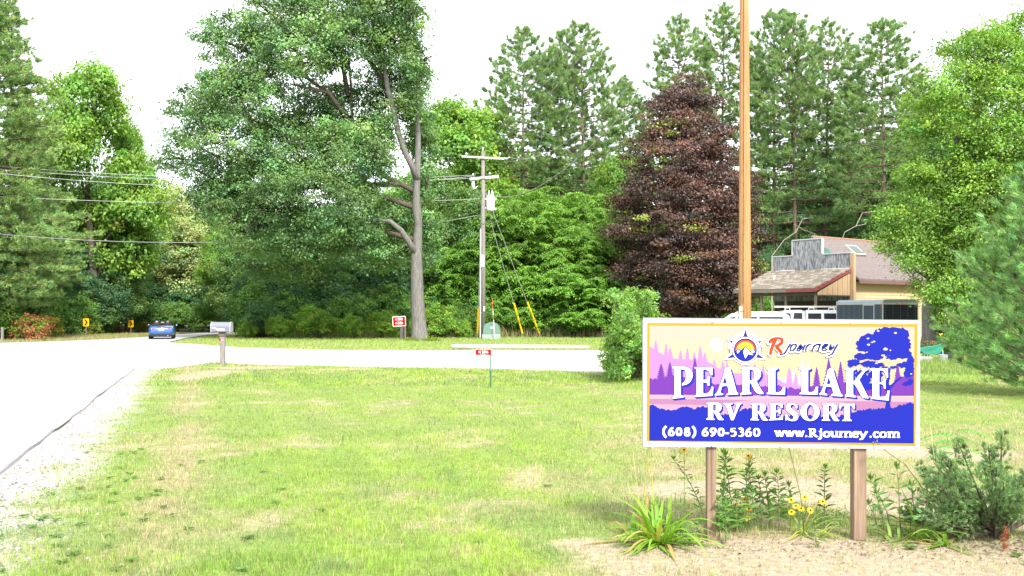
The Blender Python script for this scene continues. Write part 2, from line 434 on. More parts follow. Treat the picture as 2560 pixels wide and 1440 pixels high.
def limb_path(rng, a, b, sag=.15, n=5, wob=.06):
    a, b = np.array(a, float), np.array(b, float); L = np.linalg.norm(b-a); pts = []
    for i in range(n+1):
        t = i/n; p = a*(1-t)+b*t; p = p + rng.normal(size=3) * wob * L * (0 < i < n) * .5; p[2] += sag * L * t * (1-t) ; pts.append(p)
    return pts

def broadleaf(name, seed, H, W, ncl, per, lsz, col, base=.18, cr=.75, nl=9, m=None, bark=BARK_D, narrow=.0, tr=None, odd=None, shell=(.6, 1.05), flatten=.6):
    """generic broadleaf tree prototype -> (trunk mesh, crown mesh)"""
    rng = np.random.default_rng(seed); lobes = []
    for i in range(nl):
        t = (i + .5) / nl; z = H * (base + (1 - base) * (.16 + .74 * t)); a = rng.uniform(0, 2*PI) + i * 2.4
        prof = math.sin(PI * min(1, (.22 + .78 * t) ** (1.0 + narrow))) ** .6
        r0 = W * .5 * prof * .55; rad = W * .5 * rng.uniform(.38, .55) * (1 - .3 * t)
        lobes.append((math.cos(a)*r0, math.sin(a)*r0, z, rad*rng.uniform(.9, 1.2), rad*rng.uniform(.9, 1.2), rad*rng.uniform(.7, .95)*(H/W)**.3))
    lobes.append((0, 0, H*.9 - W*.08, W*.17, W*.17, H*.11))
    me, C = crown_mesh(name + '_crown', rng, lobes, ncl, per, cr, lsz, col, m=m, odd=odd, shell=shell, flatten=flatten)
    b = MB(); r = tr or H * .017
    tp = [(0, 0, -.1), (rng.normal()*.1, rng.normal()*.1, H*.2), (rng.normal()*.25, rng.normal()*.25, H*.5), (rng.normal()*.3, rng.normal()*.3, H*.86)]
    b.tube(tp, [r*1.25, r, r*.7, r*.15], 8)
    for L in lobes[:-1]:
        z0 = max(H*.12, L[2] - H*.14)
        t = min(.99, z0/H); b.tube(limb_path(rng, (tp[2][0]*t, tp[2][1]*t, z0), L[:3], .1), [r*.45, r*.36, r*.28, r*.2, r*.13, r*.05], 5)
    for i in rng.choice(len(C), min(26, len(C)), replace=False):
        c = C[i]; j = min(lobes, key=lambda L: (L[0]-c[0])**2 + (L[1]-c[1])**2 + (L[2]-c[2])**2)
        b.tube(limb_path(rng, j[:3], c, .05, 3), [r*.14, r*.1, r*.07, r*.03], 4)
    return b.mesh(name + '_trunk', bark, True), me

def needles(rng, P, D, per, L, spread, width, col, colv=.15, updir=.25):
    """tufts at P pointing along D: per thin triangles each"""
    n = len(P); ci = np.repeat(np.arange(n), per); N = len(ci)
    d = unit(unit(D)[ci] * (1.0 / spread) + rng.normal(size=(N, 3)) * .62 + np.array([0, 0, updir]))
    base = P[ci] + rng.normal(size=(N, 3)) * L * .16
    ln = L * rng.uniform(.7, 1.15, (N, 1)); s = unit(np.cross(d, rng.normal(size=(N, 3)))) * width * .5
    V = np.stack([base - s, base + s, base + d * ln], 1).reshape(-1, 3)
    i = np.arange(N) * 3
    cc = np.asarray(col)[None, :] * (1 + colv * rng.normal(size=(n, 1)))
    cc = cc * (1 + .1 * rng.normal(size=(n, 1)) * np.array([[1, .1, -.5]]))
    c = np.clip(cc[ci] * rng.uniform(.75, 1.25, (N, 1)), .005, .8)
    return V, np.stack([i, i+1, i+2], 1), np.repeat(c, 3, axis=0)

def red_pine(name, seed, H, start, R, per=30, tl=.40, nb=6, step=.80, col=(.20, .32, .115), wid=.055, flat_=False, up=.25, tufts=9, trunk_r=None, spread=.9, lower_dead=True):
    rng = np.random.default_rng(seed); b = MB(); tr = trunk_r or H * .0085
    lean = rng.normal(size=2) * .012 * H
    tp = [(lean[0]*t*t, lean[1]*t*t, -.2 + (H+.1)*t) for t in np.linspace(0, 1, 9)]
    b.tube(tp, [tr*(1.2 - 1.12*t**1.1) for t in np.linspace(0, 1, 9)], 8)
    P, D = [], []
    z = H * start
    while z < H - .15:
        t = (z/H - start) / (1 - start)
        rad = R * (math.sin(PI * (.18 + .80 * t) ** .9) ** .75 if not flat_ else (1 - t) ** .72 * (.55 + .45 * min(1, t * 6)))
        rad = max(rad, .5)
        k = max(3, nb + rng.integers(-1, 2)); a0 = rng.uniform(0, 2*PI)
        for j in range(k):
            if t < .25 and rng.random() < .35 and not flat_: continue
            a = a0 + 2*PI*j/k + rng.normal()*.25; L = rad * rng.uniform(.6, 1.15)
            rise = (-.12 + .65 * t) if not flat_ else (-.10 + .5 * t * t)
            ox, oy = lean * (z/H)**2
            p0 = np.array([ox, oy, z]); dirv = np.array([math.cos(a), math.sin(a), rise])
            pts = []
            for q in np.linspace(0, 1, 5):
                p = p0 + dirv * L * q; p[2] += L * .16 * (q*q - q*.6); p[:2] += rng.normal(size=2) * .04 * L * (q > 0); pts.append(p)
            b.tube(pts, [tr*.3*(1-.5*t), tr*.24*(1-.5*t), tr*.17*(1-.4*t), tr*.11, .015], 4, cap=False)
            nt_ = max(4, int(tufts * (L / 2.2) * rng.uniform(.8, 1.25)))
            for q in range(nt_):
                f = rng.uniform(.38 if not flat_ else .18, 1.04) ** .8; i = min(3, int(f*4)); pp = pts[i]*(1-(f*4-i)) + pts[i+1]*(f*4-i)
                side = rng.normal() * (.38 if not flat_ else .42) * L * (1.15 - f) ; sv = np.array([-math.sin(a), math.cos(a), 0])
                e = pp + sv * side + np.array([0, 0, abs(rng.normal())*.13 + (.0 if flat_ else .05)])
                P.append(e); dd = dirv + sv * np.sign(side) * .6; dd = dd / np.linalg.norm(dd); dd[2] += .35 if not flat_ else .1; D.append(dd)
        z += step * rng.uniform(.75, 1.25) * (1.0 if t < .6 else .8)
    for q in range(8):
        P.append(np.array([lean[0], lean[1], H - rng.uniform(0, .9)]) + rng.normal(size=3)*.12); D.append(np.array([0, 0, 1.]))
    if lower_dead:      # bare dead snags on the lower trunk
        for q in range(14):
            z = H * rng.uniform(start*.45, start + .08); a = rng.uniform(0, 2*PI); L = rng.uniform(.6, 2.2)
            d = np.array([math.cos(a), math.sin(a), rng.uniform(-.25, .1)]); p = np.array([lean[0]*(z/H)**2, lean[1]*(z/H)**2, z])
            b.tube([p, p + d*L*.5 + np.array([0, 0, .05]), p + d*L + np.array([0, 0, -.12*L])], [.035, .022, .008], 4, cap=False)
    V, T, c = needles(rng, np.array(P), np.array(D), per, tl, spread, wid, col, updir=up)
    return b.mesh(name + '_trunk', BARK_P, True), np_mesh(name + '_crown', V, tris=T, col=c, mats=[NEEDLE])

def place(proto, name, loc, sc=1.0, rz=0.0, label=None, cat='tree', group=None, parts=('trunk', 'crown'), sxy=None):
    r = empty(name, loc, rz, label, cat, group)
    s = sc if sxy is None else None
    r.scale = (sc, sc, sc) if sxy is None else (sxy, sxy, sc)
    for me, pn in zip(proto, parts):
        if me is not None: link(pn, me, r)
    return r
def place_px(proto, H, name, px, top, Y, rz=0, wscale=1.0, **kw):
    """stand a prototype of height H where the picture column px meets depth Y, its top at row top"""
    h = Z_at(top, Y); s = h / H
    return place(proto, name, (X_at(px, Y), Y, -.02), s, rz, sxy=s*wscale, **kw)

# ------------------------------------------------------------------ the big oak by the road junction
def px_lobes(L, Yc, seed, depth=1.0):
    rnd = random.Random(seed); out = []
    for l in L:
        px, py, rx, ry = l[:4]; dy = l[4] if len(l) > 4 else rnd.uniform(-1, 1) * 2.2
        s = FPX / Yc; p = at(px, py, Yc); out.append((p.x, Yc + dy, p.z, rx/s, max(1.2, (rx+ry)/2/s*depth), ry/s))
    return out
OAK_Y = 67.0
oak_lobes = px_lobes([(690,50,110,90),(800,20,120,90),(930,20,100,80),(985,110,70,95,1.5),(560,105,58,52,-1),(640,150,90,80),(760,150,120,80,-2),
  (880,120,110,80,-1.5),(540,240,75,70),(620,260,110,80,-2),(740,270,120,70,2),(860,280,110,90,2),(960,250,60,80,1),(1025,230,32,120,2.5),(1050,330,34,80,2.4),
  (505,330,75,65),(600,370,110,75,-2),(720,380,120,80,0),(840,400,120,80,-1),(940,400,75,90,-2.5),(1060,450,30,60,2.2),
  (480,410,52,40),(560,440,90,60),(660,480,110,70,-1),(780,500,110,80,-3),(880,520,90,90,-3),(960,540,60,60,1),
  (530,500,45,40),(610,550,80,60),(700,590,100,60,-1),(820,600,90,60,-2),(910,620,80,50,-1),(960,640,60,45,2),(1070,560,28,60,2.2),
  (640,660,60,45),(780,670,90,40,1),(1075,640,24,40,2.4),(1030,60,45,70,-1.5),(1035,180,36,70,-1.4),(1030,270,30,40,-1.3),(980,40,60,60,-2)], OAK_Y, 3)
def oak_reject(C):
    px = 1280 + C[:, 0] / C[:, 1] * FPX; py = HOR - (C[:, 2] - EYE) / C[:, 1] * FPX
    trunkx = np.interp(py, [330, 480, 560, 650, 760, 850], [1044, 1042, 1044, 1041, 1045, 1049])
    limbx = np.interp(py, [190, 280, 380, 430], [965, 983, 1008, 1040])
    near = C[:, 1] < OAK_Y + .9
    bad = (py > 320) & (py < 620) & (np.abs(px - trunkx) < 25) & near
    bad |= (py > 600) & (px > 1006) & (px < 1100) & near
    bad |= (py > 290) & (py < 430) & (np.abs(px - limbx) < 20) & near
    bad |= (py > 540) & (py < 640) & (np.abs(px - (965 + (py-545)*.9)) < 20) & near
    return bad
rng = np.random.default_rng(11)
oak = empty('oak_tree', (X_at(1048, OAK_Y), OAK_Y, 0), 0, 'huge old oak with a bare grey trunk beside the red two-number sign', 'tree')
oc, oC = crown_mesh('oak_crown', rng, oak_lobes, 2900, 84, .76, .18, (.15, .265, .105), colv=.36, hue=.12, reject=oak_reject, shell=(.5, 1.06))
oo = link('crown', oc, oak); oo.location = -oak.location
b = MB()
def ppath(pts, Y): return [at(p[0], p[1], Y + (p[2] if len(p) > 2 else 0)) for p in pts]
b.tube([Vector((X_at(1048, OAK_Y), OAK_Y, -.2))] + ppath([(1049,840),(1046,800),(1043,740),(1042,690),(1041,640),(1044,590),(1046,560),(1041,520),(1041,480),(1043,430),(1045,380),(1045,330),(1042,260),(1040,180),(1038,90),(1030,20)], OAK_Y),
       [.78,.56,.50,.45,.42,.38,.30,.26,.31,.24,.22,.21,.18,.15,.12,.09,.05], 12)
b.tube(ppath([(1043,450,0),(1030,415,-.3),(1012,380,-.5),(995,330,-.6),(982,270,-.6),(968,215,-.5),(960,160,-.3),(930,80,0)], OAK_Y), [.24,.22,.2,.2,.19,.17,.13,.07], 9)
b.tube(ppath([(1044,640,0),(1022,605,-.5),(1002,575,-.8),(975,553,-.9),(935,548,-1.0),(890,560,-1)], OAK_Y), [.26,.21,.19,.16,.12,.06], 8)
b2_ = MB()
for pts in ([(1042,480,0),(960,440,1),(900,370,1),(880,300,.5),(878,220,0),(870,120,0)], [(900,370,1),(860,290,0),(828,240,-1),(770,195,-1.5),(730,180,-2)],
            [(890,330,.5),(820,230,-1.6),(790,225,-2),(735,212,-2)], [(1040,520,0),(900,470,.5),(760,400,-.5),(690,340,-1),(640,320,-2),(600,260,-2)],
            [(900,470,.5),(760,440,0),(650,400,-1),(560,400,-1.5),(500,370,-1.5)], [(1040,600,0),(880,560,0),(740,520,-1),(640,520,-2)], [(870,240,0),(850,120,0),(840,40,0)],
            [(960,200,0),(900,120,0),(800,60,0),(700,60,0)], [(870,160,0),(700,160,-1),(600,120,-1),(555,100,-1)], [(1000,460,0),(700,470,1),(560,460,0),(480,420,0)]):
    n = len(pts); b2_.tube(ppath(pts, OAK_Y), [.17*(1-.75*i/(n-1))+.02 for i in range(n)], 6)
for i in rng.choice(len(oC), 240, replace=False):
    c = oC[i]; j = min(oak_lobes, key=lambda L: (L[0]-c[0])**2+(L[1]-c[1])**2+(L[2]-c[2])**2)
    b2_.tube(limb_path(rng, j[:3], c, .08, 3), [.07, .05, .035, .015], 4)
t = b2_.build('limbs', BARK_D, oak, True); t.location = -oak.location
t = b.build('trunk', BARK, oak, True); t.location = -oak.location

# right hand oak that hangs over trailer and house
RO_Y = 45.0
ro_lobes = px_lobes([(2440,170,90,80),(2540,130,110,90),(2360,240,80,70),(2470,270,110,90,-2),(2580,260,110,110,-1),(2340,340,85,70,-1),(2440,390,110,80,-2.5),(2560,400,110,100,-2),(2680,260,120,160,0),
  (2330,450,85,60,-1),(2420,500,110,80,-2.5),(2540,520,110,80,-2),(2290,560,75,50,-1),(2240,598,42,24,-1.5),(2350,590,80,60,-2),(2450,620,100,70,-2),(2290,640,60,45,-1),
  (2370,690,75,55,-2),(2460,730,100,80,-1),(2300,715,55,40,-2),(2345,770,65,45,-2),(2400,800,45,45,-1),(2560,700,100,120,0),(2700,500,120,160,0),(2500,840,80,50,1),(2215,548,34,18,-1),(2205,615,30,14,-1.5),(2268,440,38,24,-1),(2285,330,36,30,-1),(2310,250,36,30,0),(2390,120,44,36,0),(2480,85,44,36,0),(2545,70,40,36,0),(2250,500,34,22,-1),(2230,660,34,22,-2)], RO_Y, 8)
rng = np.random.default_rng(21)
ro = empty('oak_tree', (X_at(2328, RO_Y), RO_Y, 0), 0, 'bright green oak leaning over the dark trailer and house roof', 'tree')
roc, roC = crown_mesh('bright_oak_crown', rng, ro_lobes, 2100, 74, .58, .125, (.185, .33, .06), colv=.28, hue=.12, shell=(.5, 1.08), down=.25, flatten=.55)
o_ = link('crown', roc, ro); o_.location = -ro.location
b = MB(); bx = X_at(2328, RO_Y)
b.tube([(bx, RO_Y, -.2), (bx, RO_Y, .8), (bx-.05, RO_Y, 2.0), (bx+.2, RO_Y, 3.6), (bx+.7, RO_Y, 6), (bx+1.5, RO_Y, 9), (bx+2.4, RO_Y, 12)], [.55, .40, .36, .30, .25, .16, .05], 10)
for L in ro_lobes: 
    z0 = max(2.4, L[2]*.62); k = z0/12
    b.tube(limb_path(rng, (bx+.2+2.2*k*k, RO_Y, z0), L[:3], .1), [.12, .1, .08, .06, .04, .02], 5)
for i in rng.choice(len(roC), 160, replace=False):
    c = roC[i]; j = min(ro_lobes, key=lambda L: (L[0]-c[0])**2+(L[1]-c[1])**2+(L[2]-c[2])**2)
    b.tube(limb_path(rng, j[:3], c, .08, 3), [.035, .025, .018, .008], 4)
t = b.build('trunk', BARK, ro, True); t.location = -ro.location

# purple leaved maple
PM_Y = 75.0
rng = np.random.default_rng(31)
PML = ([(1705,235,45,35,0),(1670,270,50,40,0),(1735,280,60,45,0),(1665,330,75,50,-1),(1755,340,75,50,0),(1700,300,60,60,0),(1640,400,85,55,-1),(1730,410,90,60,-2),(1800,400,55,60,0),
  (1610,470,80,50,-1),(1700,490,100,60,-3),(1800,480,80,60,-1),(1580,550,65,45,0),(1660,570,100,60,-3),(1770,570,95,60,-3),(1850,540,50,60,0),(1590,640,60,50,0),(1670,650,100,55,-3.5),
  (1780,660,100,60,-3),(1860,630,45,60,0),(1600,700,60,40,0),(1690,725,95,45,-3.5),(1790,735,90,45,-3),(1850,720,50,40,0),(1650,760,50,30,-2),(1740,770,70,26,-2),(1548,500,40,22,0),(1530,590,30,24,-1),(1545,690,34,26,-1),(1880,470,34,22,0),(1895,590,30,24,0),(1625,340,38,26,0),(1800,330,40,26,0),(1640,255,26,20,0),(1770,250,26,18,0),(1560,740,40,22,0),(1895,690,28,24,0),(1720,205,16,22,0)])
PML = [(1712+(q[0]-1712)*.90, q[1], q[2]*.93) + tuple(q[3:]) for q in PML]
pm_lobes = px_lobes(PML, PM_Y, 5, 1.25)
pm = empty('maple_tree', (X_at(1706, PM_Y), PM_Y, 0), 0, 'dark purple leaved maple standing behind the leafy shrub', 'tree')
pmc, pmC = crown_mesh('maple_crown', rng, pm_lobes, 1450, 100, .95, .17, (.085, .054, .044), colv=.38, hue=.2, m=PURPLE, shell=(.45, 1.08), flatten=.30, odd=(.03, (.2, .28, .04)))
o_ = link('crown', pmc, pm); o_.location = -pm.location
b = MB(); bx = X_at(1706, PM_Y)
b.tube([(bx, PM_Y, -.2), (bx, PM_Y, 2), (bx+.1, PM_Y, 8), (bx-.1, PM_Y, 17)], [.34, .27, .2, .05], 9)
for L in pm_lobes:
    b.tube(limb_path(rng, (bx, PM_Y, max(1.5, L[2]-2.2)), L[:3], .05), [.11, .09, .07, .05, .03, .015], 5)
t = b.build('trunk', BARK_D, pm, True); t.location = -pm.location

# ------------------------------------------------------------------ tree prototypes
def walnut(name, seed, H, W, n, col=(.155, .30, .05)):
    """small tree of long drooping compound leaves"""
    rng = np.random.default_rng(seed); lobes = []
    for i in range(9):
        t = (i+.5)/9; a = i*2.4; r0 = W*.28*(1-.4*t); lobes.append((math.cos(a)*r0, math.sin(a)*r0, H*(.14+.72*t), W*.27, W*.27, H*.13))
    lb = np.array(lobes); k = rng.integers(0, 9, n); d = rand_dirs(rng, n); d[:, 2] = np.abs(d[:, 2])*.9 - .25*(rng.random(n) < .3); d = unit(d)
    C = lb[k, :3] + d * lb[k, 3:] * rng.uniform(.7, 1.08, n)[:, None]
    C = C + rng.normal(size=C.shape)*np.array([.25, .25, .42]); C = C[C[:, 2] > .4]; n = len(C); P, D, N, L, cc = [], [], [], [], []
    c0 = np.clip(np.array(col)[None, :] * (1 + .2*rng.normal(size=(n, 1))), .01, .5)
    for fr in range(8):
        a = rng.uniform(0, 2*PI, n); dx = np.stack([np.cos(a), np.sin(a), rng.uniform(.0, .5, n)], 1); ln = rng.uniform(.55, .95, n)
        side = np.stack([-np.sin(a), np.cos(a), np.zeros(n)], 1)
        for q in range(5):
            f = (q+.7)/5; ctr = C + dx * (ln*f)[:, None]; ctr[:, 2] -= .62*f*f*ln
            for s_ in (-1, 1):
                dd = side*s_*.85 + dx*.45; dd[:, 2] -= .45 + .3*f
                P.append(ctr + unit(dd)*.10); D.append(dd + rng.normal(size=(n, 3))*.15); N.append(np.array([[0, 0, 1.]]) + dx*.3 + rng.normal(size=(n, 3))*.25); L.append(np.full(n, .25)); cc.append(c0*rng.uniform(.8, 1.2, (n, 1)))
    V, Q = leaf_quads(np.concatenate(P), np.concatenate(D), unit(np.concatenate(N)), np.concatenate(L), np.concatenate(L)*.36, .1)
    me = np_mesh(name + '_crown', V, quads=Q, col=rep4(np.concatenate(cc)), mats=[LEAF])
    b = MB(); b.tube([(0,0,-.1),(.1,0,H*.3),(0,.1,H*.8)], [H*.016, H*.012, .02], 7)
    for L_ in lobes: b.tube(limb_path(rng, (0, 0, max(.5, L_[2]-H*.15)), L_[:3], .1), [.07, .06, .05, .04, .03, .015], 5)
    return b.mesh(name + '_trunk', BARK_D, True), me

BL_H = 16.0
green_mid = broadleaf('mid_tree', 101, BL_H, 11, 620, 74, .25, (.14, .26, .085), cr=.95, nl=11)
green_dark = broadleaf('dark_tree', 102, BL_H, 11, 620, 74, .25, (.10, .205, .10), cr=.95, nl=11, base=.08)
green_bright = broadleaf('bright_tree', 103, BL_H, 9.5, 620, 74, .24, (.20, .35, .07), cr=.8, nl=12)
green_pale = broadleaf('pale_tree', 104, BL_H, 10, 620, 74, .24, (.36, .43, .19), cr=.8, nl=12)
walnut_a = walnut('walnut', 105, 9.5, 8, 760); walnut_b = walnut('walnut_low', 106, 6, 5.5, 330, (.15, .31, .05))
pine_a = red_pine('red_pine_one', 111, 28, .36, 4.6); pine_b = red_pine('red_pine_two', 112, 28, .34, 4.4); pine_c = red_pine('red_pine_three', 113, 28, .26, 5.0, step=.75, tufts=9)
white_pine = red_pine('white_pine', 121, 26, .10, 7.0, per=26, tl=.34, nb=8, step=.62, col=(.22, .34, .115), wid=.05, flat_=True, tufts=17, up=.35, lower_dead=False)
def bush_mesh(name, seed, H, W, n, per, lsz, col, cr=.35, odd=None, hue=.12):
    rng = np.random.default_rng(seed)
    lobes = [(rng.uniform(-.3, .3)*W, rng.uniform(-.3, .3)*W, H*rng.uniform(.25, .62), W*rng.uniform(.2, .34), W*rng.uniform(.2, .34), H*rng.uniform(.22, .36)) for _ in range(9)]
    me, C = crown_mesh(name, rng, lobes, n, per, cr, lsz, col, shell=(.35, 1.08), odd=odd, hue=hue)
    b = MB()
    for L in lobes: b.tube([(L[0]*.2, L[1]*.2, -.1), (L[0]*.6, L[1]*.6, L[2]*.6), L[:3]], [.04, .03, .012], 5)
    return b.mesh(name + '_stems', BARK_D, True), me
bush_green = bush_mesh('bush_green', 131, 4, 4.4, 330, 60, .17, (.15, .29, .07), .45)
bush_dark = bush_mesh('bush_dark', 132, 4, 4.4, 330, 60, .17, (.10, .21, .085), .45)
bush_bright = bush_mesh('bush_bright', 133, 3, 3.4, 260, 50, .14, (.21, .37, .06), .36)
bush_rust = bush_mesh('bush_rust', 134, 2.6, 3.6, 260, 34, .15, (.40, .16, .085), .36, odd=(.38, (.20, .30, .05)), hue=.05)
bush_gold = bush_mesh('bush_gold', 135, 2.2, 3.0, 190, 30, .14, (.42, .34, .06), .32, odd=(.35, (.13, .18, .04)), hue=.1)
SB = ('stems', 'foliage')

LM = ((-900, 'far outside the near road edge'), (-350, 'beyond the great white pine'), (20, 'behind the great white pine'), (75, 'above the rust-red bush'), (140, 'between rust-red bush and nearer curve sign'), (215, 'above the nearer curve sign'), (270, 'between the two curve signs'), (327, 'above the farther curve sign'), (406, 'above the blue car'), (450, 'just past the blue car'), (500, 'between blue car and mailbox'), (556, 'above the mailbox'),
  (620, 'just past the mailbox'), (690, 'under the outer boughs of the oak'), (760, 'under the middle of the oak crown'), (850, 'where the oak shade is deepest'), (930, 'short of the two-number sign'), (998, 'above the two-number sign'), (1048, 'behind the oak trunk'), (1110, 'just past the oak trunk'), (1160, 'short of the utility pole'), (1208, 'behind the utility pole'), (1270, 'above the utility cabinet'), (1330, 'above the yellow guy guards'),
  (1410, 'past the yellow guy guards'), (1480, 'short of the leafy shrub'), (1572, 'above the leafy shrub'), (1640, 'at the shrub side of the purple maple'), (1700, 'behind the purple maple'), (1780, 'at the pole side of the purple maple'), (1862, 'behind the new orange pole'), (1925, 'above the porch roof end'), (2000, 'above the stepped false front'), (2060, 'above the step of the false front'), (2126, 'above the tan corner board'), (2200, 'above the trailer corner'), (2270, 'above the trailer front'),
  (2330, 'behind the bright oak trunk'), (2400, 'behind the bucket and fork'), (2500, 'behind the young white pine'), (2640, 'beyond the young white pine'), (2900, 'far beyond the young white pine'))
SEEN = {}
def auto_label(base, px, Y, top):
    lm = min(LM, key=lambda q: abs(q[0]-px))[1]; l = base + ' ' + lm
    if l in SEEN:
        pY, pt = SEEN[l]; l = ('farther ' if Y > pY + 1 else 'nearer ' if Y < pY - 1 else 'shorter ' if top > pt else 'taller ') + l
    n = 0
    while l in SEEN and n < 3: l = ('smaller ', 'low ', 'hidden ')[n] + l; n += 1
    SEEN[l] = (Y, top); return l
# ------------------------------------------------------------------ pines behind the junction
PG = 'tall red pines rising behind the wood edge'
for px, top, Y, pr, rz, ws, lab in (
    (1308, 84, 95, pine_a, .3, 1.0, 'tall red pine nearest the utility pole, bare trunk and open layered crown'),
    (1404, 92, 97, pine_b, 1.9, .85, 'red pine with a thin trunk, the shorter of the two crossing crowns'),
    (1462, 64, 95, pine_c, 3.3, .9, 'red pine with a thicker trunk, taller of the two crossing crowns'),
    (1690, 52, 88, pine_b, 4.4, .95, 'red pine rising straight above the purple maple'),
    (1803, 28, 90, pine_a, 2.2, .9, 'red pine just left of the new orange pole'),
    (1935, 28, 84, pine_c, .9, .85, 'red pine with thin trunk just right of the new orange pole'),
    (1988, 45, 82, pine_a, 5.0, .9, 'middle red pine of the trio above the grey false front'),
    (2062, 62, 84, pine_b, 3.9, .85, 'red pine of the trio furthest from the new orange pole'),
    (2212, 52, 78, pine_c, 1.4, 1.1, 'broad red pine standing alone above the brown house roof'),
    (1250, 250, 112, pine_b, .4, 1.0, 'small distant red pine showing between utility pole and taller pines'),
    (1556, 212, 106, pine_a, 2.6, 1.15, 'distant red pine beside the purple maple top'),
    (2130, 230, 104, pine_a, 2.4, 1.2, 'distant red pine filling the gap behind the false front'),
    (2310, 200, 100, pine_b, 5.4, 1.1, 'distant red pine half hidden behind the bright oak')):
    place_px(pr, 28, 'red_pine', px, top, Y, rz, ws, label=lab, group=PG)
for px, top, Y, rz, ws, lab in ((-20, -95, 66, .5, 1.0, 'great white pine with sweeping soft boughs at the road bend edge'), (60, 230, 76, 2.1, .95, 'shorter white pine below the great pine, boughs crossed by cables')):
    place_px(white_pine, 26, 'white_pine', px, top, Y, rz, ws, label=lab)

# broadleaf trees: (proto, px, top, Y, wscale, label)
def BL(pr, H, rows, group, name='broadleaf_tree', cat='tree', parts=('trunk', 'crown')):
    rnd = random.Random(len(rows)*7 + int(H*10))
    for r in rows:
        px, top, Y = r[:3]; ws = r[3] if len(r) > 3 else 1.0; lab = r[4] if len(r) > 4 else None
        place_px(pr, H, name, px, top, Y, rnd.uniform(0, 6.28), ws, label=lab or auto_label({id(green_dark): 'dark leafy tree', id(green_mid): 'mid green tree', id(green_bright): 'yellow-green tree', id(green_pale): 'pale tree'}[id(pr)], px, Y, top), cat=cat, group=group[0], parts=parts)
FAR_L = ('trees of the wood behind the curve signs', 'dark leafy tree in the wood behind the yellow curve signs')
FAR_C = ('trees of the wood behind the big oak', 'leafy tree in the wood behind and below the big oak')
FAR_R = ('trees of the wood behind the pines', 'leafy tree in the dark wood behind pines and house')
BL(green_bright, BL_H, [(228, 148, 82, .84, 'tall yellow-green maple standing next to the white pine'), (318, 285, 87, .46, 'narrow bright tree on the sky side of the yellow-green maple')], FAR_L)
BL(green_pale, BL_H, [(415, 462, 106, 1.1, 'pale cream-green tree in the gap above the blue car'), (478, 535, 107, 1.1, 'low pale tree between the blue car and the big oak')], FAR_L)
BL(green_dark, BL_H, [(110, 450, 88), (200, 470, 90), (285, 420, 96), (300, 600, 94), (400, 600, 126), (455, 600, 128), (20, 480, 84), (250, 580, 84), (520, 560, 124), (-90, 380, 74), (-60, 560, 66), (160, 600, 80)], FAR_L)
BL(green_mid, BL_H, [(150, 520, 84), (360, 520, 124), (60, 540, 80), (430, 520, 130), (540, 480, 110), (300, 620, 86)], FAR_L)
BL(green_bright, BL_H, [(545, 575, 97, .8, 'yellow-green young tree at the wood edge right of the blue car'), (585, 640, 95, .7), (1135, 235, 92, 1.0, 'tall light green tree directly behind the oak trunk'), (1215, 330, 98, .8)], FAR_C)
BL(green_mid, BL_H, [(610, 560, 93, .9), (680, 600, 88), (1100, 420, 86), (1180, 470, 82, .9), (870, 600, 90), (1020, 560, 88), (640, 500, 104)], FAR_C)
BL(green_dark, BL_H, [(720, 560, 80), (800, 580, 84), (900, 560, 86), (980, 590, 82), (650, 620, 80, .9), (1080, 600, 84), (760, 500, 100), (860, 500, 104), (960, 480, 100), (560, 560, 108), (1140, 590, 88)], FAR_C)
BL(green_dark, BL_H, [(1230, 440, 104), (1330, 480, 100), (1420, 500, 102), (1520, 470, 104), (1600, 520, 98), (1680, 560, 96), (1780, 540, 98), (1880, 500, 100), (1960, 480, 98), (2050, 470, 98), (2140, 450, 96), (2230, 430, 94), (2320, 420, 90), (1930, 620, 80), (2010, 600, 84), (2110, 560, 84), (2200, 520, 84), (1260, 560, 90), (1480, 600, 88), (1560, 620, 86)], FAR_R)
BL(green_mid, BL_H, [(1280, 390, 112), (1370, 400, 116), (1480, 420, 118), (1570, 400, 110), (1890, 430, 112), (2000, 430, 114), (2120, 400, 112), (2250, 330, 106), (2350, 230, 90, .9), (1530, 560, 92), (2270, 480, 76)], FAR_R)
BL(green_bright, BL_H, [(1545, 380, 88, .7, 'light green tree tucked behind the purple maple'), (1895, 650, 76, .7, 'yellow-green sapling between purple maple and porch roof'), (2085, 700, 72, .7), (2160, 430, 102, .6)], FAR_R)
# closing wall of the forest far behind
for i, px in enumerate(range(-620, 3300, 105)):
    pr = (green_dark, green_mid)[i % 2]; Y = 128 + (i*37 % 17); top = 540 + (i*53 % 60) - (60 if px > 1250 else 0)
    place_px(pr, BL_H, 'broadleaf_tree', px, top, Y, i*1.3, 1.3, label=auto_label('tree of the farthest wood row', px, Y, top), cat='tree', group='farthest row of the wood')
for i, (px, Y) in enumerate([(-350, 55), (-520, 60), (-220, 62), (-420, 80), (2760, 60), (2900, 70), (2660, 66), (2700, 84), (3000, 58), (-700, 48), (3120, 50)]):
    place_px((green_mid, green_dark)[i % 2], BL_H, 'broadleaf_tree', px, 330 - (i*47 % 90), Y, i, 1.0, label=auto_label('tall leafy tree', px, Y, 0), cat='tree', group='trees beside the junction')

